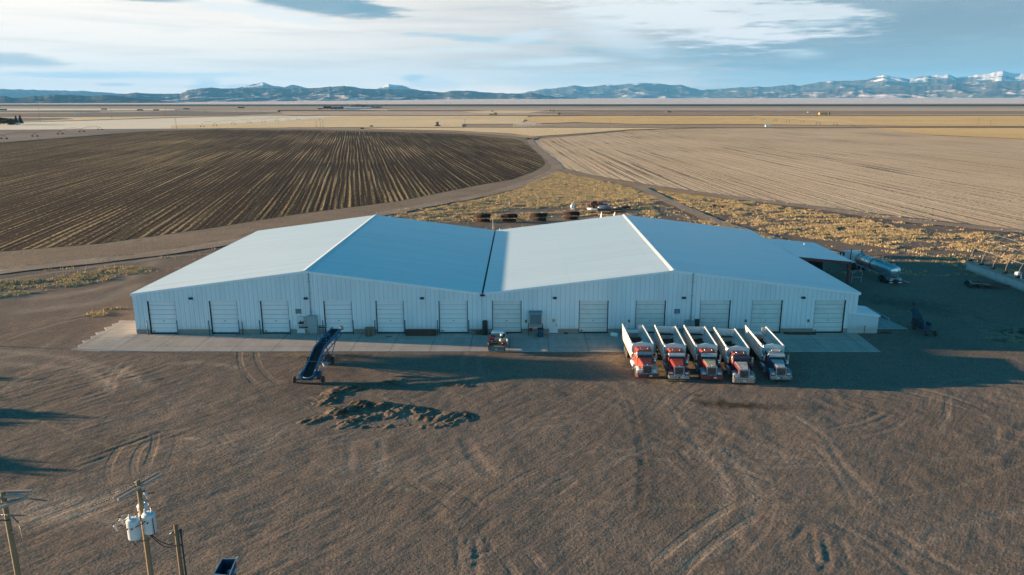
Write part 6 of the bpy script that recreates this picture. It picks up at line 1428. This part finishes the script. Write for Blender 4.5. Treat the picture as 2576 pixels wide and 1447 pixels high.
pB = pole('transformer_pole', 'tall wooden utility pole carrying three pale transformers', tB, .155, .115); zt = tB.z
adir = Vector((.36, .93, 0)).normalized()          # crossarms point away from the camera, to the right
for off, dz in ((-.16, .12), (.16, .12)):
    n_ = Vector((-adir.y, adir.x, 0))*-off; m = MB(); m.bar(-adir*1.35+n_+Vector((0, 0, zt-.35+dz)), adir*1.35+n_+Vector((0, 0, zt-.35+dz)), .095, .12); m.build('crossarm', ARMW, pB)
m = MB(); m.cyl((0, 0, zt-.02), (0, 0, zt+.1), .1, .09, 12); m.build('pole_top', POLEW, pB)
perp = Vector((-adir.y, adir.x, 0))
for q in (-1.35, 0.15, 1.3): insul(pB, adir*q*.95+perp*.2+Vector((0, 0, zt-.25)), adir*q*.95+Vector((-1.1, -.38, zt-.48)), 8)
lowz = zt-2.35
m = MB(); m.bar((-.95, -.15, lowz), (.25, -.1, lowz+.35), .07); m.bar((-.2, -.1, lowz+1.0), (-.62, -.15, lowz+.15), .04); m.build('cutout_arm', ARMW, pB)
for q, (x_, z_) in enumerate(((-1.35, lowz-.05), (-.98, lowz+.32), (.42, lowz+1.78))):
    m = MB(); m.cyl((x_, -.3, z_+.2), (x_+.12, -.25, z_-.25), .05, n=8); m.cyl((x_+.02, -.3, z_+.12), (x_+.06, -.28, z_), .075, n=8); c0_ = m.build('fuse_cutout', PORC, pB)
    m = MB(); m.bar((x_-.08, -.32, z_+.2), (x_+.05, -.30, z_+.26), .05); m.bar((x_+.12, -.25, z_-.25), (x_+.02, -.3, z_-.3), .05); m.bar((x_+.12, -.2, z_), (x_+.4, -.12, z_+.05), .04); m.build('bracket', DKSTEEL, c0_)
for q, (x_, z_) in enumerate(((-.22, lowz+.45), (-.62, lowz+.02))):
    m = MB(); m.cyl((x_, -.25, z_-.12), (x_, -.25, z_+.14), .06, n=10); m.build('arrester', TANKG, pB)
def transformer(x_, y_, zc, h=.95, r=.30):
    m = MB(); m.lathe([(.001, -h/2), (r*.94, -h/2), (r, -h/2+.04), (r, h/2-.08), (r*1.04, h/2-.06), (r*1.04, h/2-.02), (r*.9, h/2+.05), (.001, h/2+.10)], n=22); t_ = m.build('transformer', TANKG, pB, (x_, y_, zc))
    m = MB(); m.lathe([(.05, 0), (.08, .05), (.05, .08), (.08, .13), (.05, .16), (.07, .21), (.02, .28), (.001, .29)], (-r*.4, -.02, h/2+.05), n=10); m.build('bushing', PORC, t_)
    m = MB(); m.lathe([(.04, 0), (.06, .05), (.03, .1), (.001, .16)], (r*.45, .05, h/2+.04), n=10); m.build('small_bushing', PORC, t_)
    for s in (-.12, .1):
        m = MB(); m.cyl((s, -r-.01, h*.22), (s, -r-.08, h*.20), .035, n=8); m.build('terminal', DKSTEEL, t_)
    return t_
zt0 = ray(337, 1331, 36.6).z
xa = ray(337, 1331, 36.6)-tB
xb = ray(376, 1316, 36.9)-tB; xc_ = ray(361, 1288, 38.2)-tB
for v_ in (xa, xb, xc_): transformer(v_.x, v_.y, v_.z+zt, *((.98, .31) if v_ is not xc_ else (.80, .27)))
m = MB(); m.bar((xa.x, xa.y, xa.z+zt+.1), (0, 0, xa.z+zt+.2), .10); m.bar((xb.x, xb.y, xb.z+zt), (0, 0, xb.z+zt-.05), .12); m.bar((xc_.x, xc_.y, xc_.z+zt-.1), (0, 0, xc_.z+zt-.2), .10); m.build('mounting_bracket', DKSTEEL, pB)
def sag(a, b, s=.4, n_=10): a, b = Vector(a), Vector(b); return [tuple(a.lerp(b, i/n_)-Vector((0, 0, s*4*(i/n_)*(1-i/n_)))) for i in range(n_+1)]
tC = ray(441, 1318, 40.0)
pC = pole('short_pole', 'short dark wooden pole with a conduit, right of the transformer pole', tC, .125, .105, pm('dark_pole_timber', (.24, .145, .075), (.15, .09, .05), rough=.85, scale=2.5, stretch=(6, 6, .35)))
m = MB(); m.cyl((.24, 0, 0), (.24, 0, tC.z-.55), .045, n=8); m.lathe([(.05, 0), (.09, .08), (.08, .2), (.001, .26)], (.24, 0, tC.z-.55), n=10); m.build('conduit', DKSTEEL, pC)
for z_ in (tC.z-1.3, tC.z-3.2): 
    m = MB(); m.bar((.1, 0, z_), (.27, 0, z_), .06); m.build('conduit_clamp', DKSTEEL, pC)
m = MB(); m.cyl((-.35, -.05, tC.z-.62), (-.1, 0, tC.z-.45), .05, n=8); m.build('insulator', INS, pC)
cc0 = tC-tB
for k_, (a_, b_, s_) in enumerate([((xb.x+.15, xb.y-.2, xb.z+zt-.55), (cc0.x-.12, cc0.y, tC.z-1.3), .18), ((xb.x+.05, xb.y-.2, xb.z+zt-.5), (cc0.x-.12, cc0.y, tC.z-1.35), .35), ((xa.x+.2, xa.y-.1, xa.z+zt-.6), (xb.x+.2, xb.y-.2, xb.z+zt-.55), .12), ((xb.x+.25, xb.y-.15, xb.z+zt+.35), (xb.x+.3, xb.y-.2, xb.z+zt-.5), -.25), ((xb.x+.28, xb.y, xb.z+zt+.3), (xb.x+.2, xb.y-.2, xb.z+zt-.55), -.4),
        ((xa.x-.25, xa.y-.15, xa.z+zt+.25), (xa.x+.1, xa.y-.2, xa.z+zt-.75), .25), ((xa.x, xa.y-.33, xa.z+zt+.2), (xb.x, xb.y-.33, xb.z+zt+.3), .05)]):
    m = MB(); m.tube(sag(a_, b_, s_), .022, 6); m.build('service_cable', WIRE, pB)
for k_, (a_, b_, s_) in enumerate([(adir*-1.28+Vector((-1.1, -.38, zt-.48)), (-1.3, -.3, lowz+.2), .25), ((-1.9, -.3, lowz+.35), (-1.36, -.3, lowz+.18), .12), ((-1.0, -.3, lowz+.55), (-.22, -.25, lowz+.6), -.1), ((.15, .3, zt-2.0), (xc_.x, xc_.y, xc_.z+zt+.6), .05), ((xc_.x+.25, xc_.y, xc_.z+zt+.45), (xb.x+.2, xb.y, xb.z+zt+.5), -.2), ((xa.x-.7, xa.y, xa.z+zt+.45), (xa.x-.12, xa.y, xa.z+zt+.75), .1), ((.1, 0, zt-1.0), (.42, -.3, lowz+1.98), -.08)]):
    m = MB(); m.tube(sag(a_, b_, s_), .014, 5); m.build('jumper_wire', BARE, pB)
tA = ray(8, 1248, 36.0)
pA = pole('corner_pole', 'wooden utility pole with doubled crossarms cut by the left edge', tA+Vector((0, 0, .25)), .16, .12); za = tA.z+.25
for (a_, b_) in (((-1.6, .25, za-.25), (1.18, .35, za-.18)), ((-1.6, -.1, za-.30), (1.1, .0, za-.22)), ((-.9, -1.6, za-.62), (1.05, .25, za-.46)), ((-1.2, -1.4, za-.66), (.7, .35, za-.52))):
    m = MB(); m.bar(a_, b_, .10, .13); m.build('crossarm', ARMW, pA)
for a_, b_ in (((1.1, .2, za-.5), (2.0, .2, za-.62)), ((.2, -.6, za-.9), (1.35, -.55, za-.98)), ((.3, -.15, za-1.2), (.75, -.3, za-1.55))): insul(pA, a_, b_, 9)
m = MB(); m.tube(sag((.75, -.3, za-1.55), (4.2, -4.0, za-8.0), .25, 8), .012, 5); m.build('guy_wire', WIRE, pA)
m = MB(); m.bar((-.3, -.1, za-1.5), (.15, -.1, za-1.5), .06); m.bar((.1, -.1, za-2.1), (.55, -.25, za-2.1), .05); m.build('step_bracket', DKSTEEL, pA)
# ---------------------------------------------------------------- dumpster
c_ = [Vector((*at(u, v, 1.25), 1.25)) for u, v in ((558.8, 1406.7), (594, 1406.5), (576.4, 1449), (537, 1445))]
ctr = sum(c_, Vector())/4; dp = thing('dumpster', 'open blue dumpster with rubbish inside at the bottom edge of the yard', 'dumpster', (ctr.x, ctr.y, 0))
lc = [p-ctr for p in c_]; cen = lambda f, z: [(p.x*f, p.y*f, z) for p in lc]
names = ['far', 'right', 'near', 'left']
for i in range(4):
    a, b = lc[i], lc[(i+1) % 4]; m = MB(); f = .86
    m.add([(a.x*f, a.y*f, .12), (b.x*f, b.y*f, .12), (b.x, b.y, 1.25), (a.x, a.y, 1.25), (a.x*(f-.05), a.y*(f-.05), .12), (b.x*(f-.05), b.y*(f-.05), .12), (b.x*.95, b.y*.95, 1.25), (a.x*.95, a.y*.95, 1.25)], [(0, 1, 2, 3), (7, 6, 5, 4), (3, 2, 6, 7), (0, 4, 5, 1), (0, 3, 7, 4), (1, 5, 6, 2)]); m.build('side_wall', BLUEP, dp)
    m = MB(); m.bar((a.x, a.y, 1.26), (b.x, b.y, 1.26), .06); m.build('rim', pm('pale_blue_rim', (.16, .26, .34), (.4, .42, .42), rough=.4), dp)
m = MB(); m.add(cen(.8, .14), [(0, 1, 2, 3)]); m.build('floor', BLUEP, dp)
a = lc[1]; m = MB(); m.hexa([(a.x-.05, a.y, 1.28), (a.x+.05, a.y, 1.28), (a.x+.08, a.y+.14, 1.3), (a.x+.03, a.y+.14, 1.3)], [(a.x-.05, a.y, 1.32), (a.x+.05, a.y, 1.32), (a.x+.1, a.y+.16, 1.36), (a.x+.06, a.y+.16, 1.36)]); m.build('corner_tab', WHITEP, dp)
m = MB(); m.ball((0, 0, 0), .30, .22, .2); m.ball((.15, .12, .05), .2, .2, .15); tag(m.build('rubbish_bag', pm('pale_bag', (.42, .50, .52), (.3, .38, .40), rough=.3), None, (ctr.x+.18, ctr.y+.35, .62)), 'pale plastic bag lying inside the blue dumpster', 'rubbish bag')
m = MB(); m.ball((0, 0, 0), .2, .16, .12); tag(m.build('rubbish_bag', pm('green_bag', (.03, .16, .09), rough=.4), None, (ctr.x-.1, ctr.y+.1, .50)), 'dark green plastic bag inside the blue dumpster', 'rubbish bag')
# ---------------------------------------------------------------- far across the plain
STRAW = pm('hay_bales', (.42, .29, .13), (.30, .20, .09), rough=.95, scale=.6, bump=.5, bscale=2); OLDHAY = pm('old_hay_bales', (.16, .115, .07), (.10, .075, .05), rough=.95, scale=.6)
def haystack(u, v, wpx, hpx, label, mat=STRAW, dpth=None, grp='haystacks on the far fields'):
    x, y = at(u, v); s = math.hypot(x, y)/FPX*1.03; W_, H_ = wpx*s, hpx*s; D_ = dpth or min(W_, 8)
    h = thing('haystack', label, 'haystack', (x, y, 0), 0, grp); m = MB(); nx = max(2, int(W_/2.4)); nz = max(2, int(H_/1.2))
    for i in range(nx):
        for j in range(nz):
            if j == nz-1 and rnd.random() < .12: continue
            a, b = -W_/2+W_*i/nx, -W_/2+W_*(i+1)/nx; q = rnd.uniform(-.12, .12)
            m.box(a+.03, b-.03, -D_/2+q, D_/2+q, H_*j/nz+.02, H_*(j+1)/nz-.02)
    m.box(-W_/2+.15, W_/2-.15, -D_/2+.2, D_/2-.2, 0, H_*(nz-1)/nz); m.build('bales', mat, h); return h
for u, v, w_, h_, lb, mt in [(1238.5, 281.2, 4.5, 3.6, 'small square haystack alone on the pale strip ahead', STRAW), (1236, 289.0, 9, 2.2, 'low dark haystack by the ditch left of a taller stack', OLDHAY), (1246.5, 289.3, 8, 5.2, 'tall brown haystack by the ditch right of a low dark stack', STRAW),
        (1385, 279.8, 4, 3.6, 'dark narrow haystack left of a golden one on the bare field', OLDHAY), (1392, 280.8, 7, 3.6, 'golden haystack right of a dark narrow one on the bare field', STRAW), (1406, 289.2, 8, 5.6, 'bright square haystack by the ditch right of centre', STRAW),
        (2073, 288.8, 22, 4.6, 'long golden haystack at the right by the ditch', STRAW), (2085.5, 289.0, 3.4, 5.2, 'dark end stack beside the long golden haystack', OLDHAY), (7, 277.6, 14, 2.6, 'long dark haystack at the left edge of the plain', OLDHAY), (262, 276.2, 10, 2.4, 'dark haystack farthest left on the pale strip', OLDHAY),
        (353, 278.2, 11, 2.6, 'dark haystack left of a pair on the pale strip', OLDHAY), (392.5, 278.2, 11, 2.4, 'dark haystack right of a pair on the pale strip', OLDHAY), (469, 275.2, 12, 2.2, 'long dark haystack between two poles on the left', OLDHAY), (607, 272.4, 14, 2.8, 'dark haystack near the farm trees left of the barns', OLDHAY),
        (702, 282.2, 4.5, 4, 'small dark haystack on the grey field left of the barns', OLDHAY), (806, 275.0, 11, 2.6, 'dark haystack just left of the farm trees', OLDHAY), (1101, 317.9, 12, 3.0, 'dark haystack at the near road with a block on top', OLDHAY), (1683, 283, 9, 2.4, 'low dark stack on the brown field at the right', OLDHAY)]:
    haystack(u, v, w_, h_, lb, mt)
x, y = at(1101.5, 317.9); m = MB(); m.hexa([(-1.6, -1, 0), (1.2, -1, 0), (1.2, 1, 0), (-1.6, 1, 0)], [(-1.9, -1, 3.6), (.7, -1, 3.9), (.7, 1, 3.9), (-1.9, 1, 3.6)]); tag(m.build('hay_block', OLDHAY, None, (x, y, 1.42)), 'tilted dark hay block on top of the near haystack', 'hay block')
# trees: trunk, limbs and a crown of many small leaf-like faces
def leaf_mat(name, c1, c2): return pm(name, c1, c2, rough=.9, scale=.25, amount=1.0)
def tree(label, x, y, H, Rc, kind, mat, seed, group=None, name='tree', lo=.18, thin=1.0):
    r0 = np.random.default_rng(seed); t_ = thing(name, label, 'tree', (x, y, 0), 0, group); m = MB()
    m.tube([(0, 0, -.2), (.05*H*.2, 0, H*.3), (0, .02*H, H*.6), (0, 0, H*.85)], [H*.028*thin, H*.02*thin, H*.012*thin, H*.004], 7)
    for q in range(9 if kind != 'conifer' else 4):
        a = r0.uniform(0, 6.28); z0 = H*r0.uniform(max(.25, lo), max(.6, lo+.12)); ln = Rc*r0.uniform(.5, .9); m.tube([(0, 0, z0), (math.cos(a)*ln*.5, math.sin(a)*ln*.5, z0+ln*.4), (math.cos(a)*ln, math.sin(a)*ln, z0+ln*.9)], [H*.010, H*.006, H*.002], 5)
    m.build('trunk', pm('bark', (.12, .09, .065), (.07, .055, .04), rough=.95), t_)
    n_ = 1500; cl = r0.normal(0, 1, (26, 3)); cl /= np.linalg.norm(cl, axis=1)[:, None]; cl *= r0.uniform(.35, .95, (26, 1))
    if kind == 'conifer':
        tz = r0.uniform(0.08, 1, n_)**.8; rr_ = (1-tz)*Rc*(.7+.45*np.abs(np.sin(tz*26)))*r0.uniform(.45, 1, n_); a = r0.uniform(0, 6.28, n_); P = np.stack([np.cos(a)*rr_, np.sin(a)*rr_, tz*H], 1); sz = Rc*.16
    else:
        c = cl[r0.integers(0, 26, n_)]*np.array([Rc, Rc, H*(1-lo)*.5]); P = c+r0.normal(0, 1, (n_, 3))*np.array([Rc*.22, Rc*.22, H*.075])+np.array([0, 0, H*(lo+(1-lo)*.5)]); P[:, 2] = np.clip(P[:, 2], H*.05, H*1.02); sz = Rc*(.11 if kind == 'bare' else .15)
    d1 = r0.normal(0, 1, (n_, 3)); d1 /= np.linalg.norm(d1, axis=1)[:, None]; d2 = np.cross(d1, r0.normal(0, 1, (n_, 3))); d2 /= np.linalg.norm(d2, axis=1)[:, None]
    w_ = sz*r0.uniform(.6, 1.3, (n_, 1)); asp = .12 if kind == 'bare' else .6
    co = np.stack([P-d1*w_, P+d2*w_*asp, P+d1*w_, P-d2*w_*asp], 1).reshape(-1, 3)
    o = raw_mesh('crown', co, np.arange(len(co)).reshape(-1, 4), mat, None, None, False); o.parent = t_; return t_
CON = leaf_mat('conifer_needles', (.030, .050, .035), (.018, .030, .024)); BUSH = leaf_mat('dark_foliage', (.05, .06, .04), (.03, .035, .025)); BARET = leaf_mat('bare_twigs', (.22, .17, .12), (.15, .115, .085))
def treepx(u, v, hpx, wpx, kind, mat, label, seed, grp=None):
    x, y = at(u, v); s = math.hypot(x, y)/FPX*1.03; tree(label, x, y, hpx*s, wpx*s*.55, kind, mat, seed, grp)
for q, (u, v, h_, w_, kd, mt, lb) in enumerate([(42, 313, 17, 9, 'conifer', CON, 'shorter dark conifer beside the white farmhouse at the left'), (53, 313.5, 18, 11, 'conifer', CON, 'taller dark conifer right of the white farmhouse'), (10, 315, 14, 16, 'leaf', BUSH, 'dark bushy tree left of the white farmhouse'), (26, 315, 12, 18, 'leaf', BUSH, 'low dark tree just left of the farmhouse wall'), (1, 315, 16, 9, 'bare', BARET, 'bare brown tree cut by the left edge'),
        (817, 275, 7, 6, 'leaf', BUSH, 'leftmost tree of the three by the far farm'), (823, 275, 6.5, 6, 'leaf', BUSH, 'middle tree of the three by the far farm'), (830, 275, 6.5, 7, 'leaf', BUSH, 'rightmost tree of the three by the far farm'),
        (886, 272, 8, 14, 'bare', BARET, 'bare tree behind the left part of the long far shed'), (901, 272, 9, 18, 'bare', BARET, 'wide bare tree behind the middle of the long far shed'), (916, 272, 8, 16, 'bare', BARET, 'bare tree behind the right end of the long far shed'), (932, 273, 6, 20, 'bare', BARET, 'low bare tree right of the long far shed'), (950, 273, 5, 18, 'bare', BARET, 'lowest bare tree at the right end of the far farm')]):
    treepx(u, v, h_, w_, kd, mt, lb, 40+q)
def shed(u, v, wpx, hpx, label, mat, roofm, name='farm_shed', cat='shed', doors=3):
    x, y = at(u, v); s = math.hypot(x, y)/FPX*1.03; W_, H_ = wpx*s, hpx*s; D_ = min(W_*.5, 22); b_ = thing(name, label, cat, (x, y, 0))
    m = MB(); m.prism([(-D_/2, 0), (D_/2, 0), (D_/2, H_*.62), (0, H_*.95), (-D_/2, H_*.62)], -W_/2, W_/2, 'X'); m.build('wall', mat, b_)
    for sg in (-1, 1):
        m = MB(); m.hexa([(-W_/2-.3, min(0, sg*(D_/2+.4)), H_*.95 if sg > 0 else H_*.60), (W_/2+.3, min(0, sg*(D_/2+.4)), H_*.95 if sg > 0 else H_*.60), (W_/2+.3, max(0, sg*(D_/2+.4)), H_*.60 if sg > 0 else H_*.95), (-W_/2-.3, max(0, sg*(D_/2+.4)), H_*.60 if sg > 0 else H_*.95)],
                         [(-W_/2-.3, min(0, sg*(D_/2+.4)), H_*1.0 if sg > 0 else H_*.65), (W_/2+.3, min(0, sg*(D_/2+.4)), H_*1.0 if sg > 0 else H_*.65), (W_/2+.3, max(0, sg*(D_/2+.4)), H_*.65 if sg > 0 else H_*1.0), (-W_/2-.3, max(0, sg*(D_/2+.4)), H_*.65 if sg > 0 else H_*1.0)]); m.build('roof', roofm, b_)
    for q in range(doors):
        cx = -W_/2+W_*(q+.5)/doors; m = MB(); m.box(cx-W_*.06, cx+W_*.06, -D_/2-.12, -D_/2-.02, .05, H_*.42); m.build('door', GLASS if name == 'farmhouse' else GALV, b_)
    return b_
BLUER = pm('pale_blue_roof', (.40, .50, .54), (.34, .44, .48), rough=.4)
shed(42, 314.2, 11, 5.5, 'white farmhouse among dark trees at the left edge', WHITEP, pm('dark_roof', (.10, .11, .12), rough=.7), 'farmhouse', 'house', 4)
shed(891, 275.2, 41, 4.6, 'long pale shed of the far farm in front of bare trees', BLUER, WHITEP, doors=5); shed(925, 273.6, 20, 3.6, 'small pale shed right of the long far shed', BLUER, WHITEP); shed(846, 274.8, 20, 5.4, 'dark rounded barn of the far farm', pm('dark_barn', (.06, .08, .09), (.045, .06, .07), rough=.7), pm('dark_roof', (.10, .11, .12), rough=.7), doors=2); shed(860, 274.6, 7, 5.6, 'narrow dark barn left of the long far shed', pm('dark_barn', (.06, .08, .09), rough=.7), pm('dark_roof', (.10, .11, .12), rough=.7), doors=1)
shed(1930, 319.4, 9, 5.2, 'small white hut on the road edge at the right', WHITEP, WHITEP, doors=1); shed(2034, 284, 5, 2.6, 'tiny white hut on the brown field at the right', WHITEP, WHITEP, doors=1); shed(196, 288.4, 12, 2.4, 'small white vehicle shed on the dark field at the left', WHITEP, pm('pink_roof', (.5, .4, .36), rough=.6), doors=1); shed(1678, 282.6, 7, 2.8, 'small pale hut on the bare field right of centre', WHITEP, GALV, doors=1)
# distant utility poles
up0 = None
for q, (u, v, h_) in enumerate([(102, 306.5, 40), (281.5, 300, 32), (418, 294, 26), (517, 289, 20), (596, 285.5, 17), (653, 282.5, 14), (742, 279, 11), (444, 324.5, 23), (796, 322, 15), (806, 321.5, 20), (813, 321.5, 15), (1169.5, 320.5, 19), (1532, 319.5, 19), (2460, 320.5, 18), (2489, 321, 14), (1490, 280, 5)]):
    x, y = at(u, v); s = math.hypot(x, y)/FPX*1.03; H_ = h_*s
    lb = ['tall far pole at the left beside the farmhouse trees', 'far pole second from the left along the pale strip', 'far pole third from the left along the pale strip', 'far pole fourth from the left along the pale strip', 'far pole fifth from the left, near a haystack', 'far pole sixth from the left, short with distance', 'tiny far pole left of the farm trees', 'yellowish pole on the cream field edge at the left', 'left pole of the three by the near road', 'tall middle pole of the three by the near road', 'right pole of the three by the near road', 'lone pole by the near road left of centre', 'lone pole by the near road right of centre', 'taller pole by the road at the far right', 'shorter pole by the road at the far right', 'tiny pole on the bare field right of centre'][q]
    p_ = thing('utility_pole', lb, 'utility pole', (x, y, 0), 0, 'distant utility poles'); m = MB(); m.cyl((0, 0, 0), (0, 0, H_), .24, .15, 7); m.build('pole_shaft', POLEW, p_)
    m = MB(); m.bar((-1.3, 0, H_*.93), (1.3, 0, H_*.93), .22); m.build('crossarm', ARMW, p_)
# centre pivot sprinklers
def pivot(label, pts, hpx=None, pipe=GALV, H_=4.2):
    P = [Vector((*at(u, v), 0)) for u, v in pts]; t_ = thing('pivot_sprinkler', label, 'sprinkler', P[0], 0, 'pivot sprinklers across the fields'); P = [p-P[0] for p in P]
    d = (P[-1]-P[0]).normalized(); nrm = Vector((-d.y, d.x, 0))
    if abs(nrm.x) < .3: nrm = Vector((1, 0, 0))
    for i, p in enumerate(P):
        m = MB(); e = Vector((0, 0, .6))
        m.bar(p+nrm*2.2+e, p+Vector((0, 0, H_)), .16); m.bar(p-nrm*2.2+e, p+Vector((0, 0, H_)), .16); m.bar(p+nrm*2.2+e, p-nrm*2.2+e, .16); m.build('tower', pipe, t_)
        for s in (-1, 1):
            m = MB(); c = p+nrm*2.2*s+Vector((0, 0, .75)); m.cyl(c-Vector((.25, 0, 0)), c+Vector((.25, 0, 0)), .75, n=12); m.build('wheel', TYRE, t_)
    for i in range(len(P)-1):
        m = MB(); a, b = P[i], P[i+1]; top = [a.lerp(b, q/10)+Vector((0, 0, H_+1.5*4*(q/10)*(1-q/10))) for q in range(11)]; m.tube(top, .09, 5)
        low = [a.lerp(b, q/10)+Vector((0, 0, H_-.1+.4*4*(q/10)*(1-q/10))) for q in range(11)]; m.tube(low, .035, 4)
        for q in range(1, 10): m.bar(top[q], low[q], .04)
        m.build('span', pipe, t_)
pivot('pivot sprinkler on the grey wedge at the left, mostly its wheels visible', [(-72, 357), (10, 351), (88, 344.6), (152, 338.6), (206, 333), (252, 328)], pipe=DKSTEEL, H_=3.4)
pivot('long arched pivot sprinkler on the cream field', [(509, 319.5), (541, 317), (587, 313.5), (628, 310.5), (664, 307.5), (696, 305.5), (724, 303.5), (750, 301.5)])
pivot('white pivot sprinkler on the bare field in front of the far farm', [(908, 281), (922, 281.7), (936, 282.4), (949, 283), (961, 283.6), (973, 284.3)], pipe=WHITEP, H_=6)
pivot('pivot sprinkler slanting across the golden field at the right', [(1893, 299), (1920, 301.6), (1950, 304), (1982, 306.5), (2018, 309.2), (2058, 312), (2102, 315.2), (2146, 318.6)])
pivot('faint far pivot sprinkler on the bare field left of centre', [(1054, 279), (1075, 279), (1096, 279), (1117, 279), (1138, 279), (1160, 279)], pipe=WHITEP, H_=4)
# white hoop frames lying by the near road
x, y = at(1322, 318.5); hf = thing('hoop_shelter', 'white bare hoop shelter without its cover by the near road', 'shelter', (x, y, 0)); s = math.hypot(x, y)/FPX*1.03
for q in range(9):
    m = MB(); w_ = 17*s; cx = (-28+q*6.0)*s; m.tube([(cx+w_*(1-math.cos(a))*.55, q*2.2-8, 9.5*s*math.sin(a)) for a in np.linspace(.0, math.pi*.93, 13)], .22, 5); m.build('hoop', WHITEP, hf)
m = MB(); m.box(-1.5, 1.5, -1, 1, 0, 1.6); m.box(-2.4, -1.5, -.8, .8, 0, .9); tag(m.build('farm_cart', DKSTEEL, None, (*at(935, 319, 0), 0), bevel=.1), 'small dark cart on the road edge left of the dark haystack', 'cart')
m = MB(); m.ball((0, 0, .3), 2.6, 1.6, .9); tag(m.build('brush_heap', BUSH, None, (*at(910, 323.6, 0), 0)), 'dark brush heap at the top of the ploughed field', 'brush heap')
# trees beyond the left edge whose long shadows reach into the yard
def shadow_tree(tip, height, Rc, label, seed):
    x, y = at(*tip); tx, ty = x-9.25*height, y+1.0*height; tree(label, tx, ty, height, Rc, 'leaf', BUSH, seed, 'trees beyond the left edge of the yard', lo=.1)
shadow_tree((205, 1060), 4.6, 2.2, 'round bushy tree beyond the left edge of the yard, middle one', 71); shadow_tree((110, 1180), 4.3, 2.4, 'round bushy tree beyond the left edge of the yard, nearest one', 72); shadow_tree((62, 957), 4.6, .9, 'narrow bushy tree beyond the left edge of the yard, farthest one', 73); shadow_tree((40, 1003), 4.2, .9, 'slim bushy tree between the farthest and middle ones', 74)

tree('tall thin trunked tree beyond the left edge, its crown shadow falling on the pad', -86, 90.0, 10.0, 2.9, 'leaf', BUSH, 75, None, lo=.83, thin=.45)
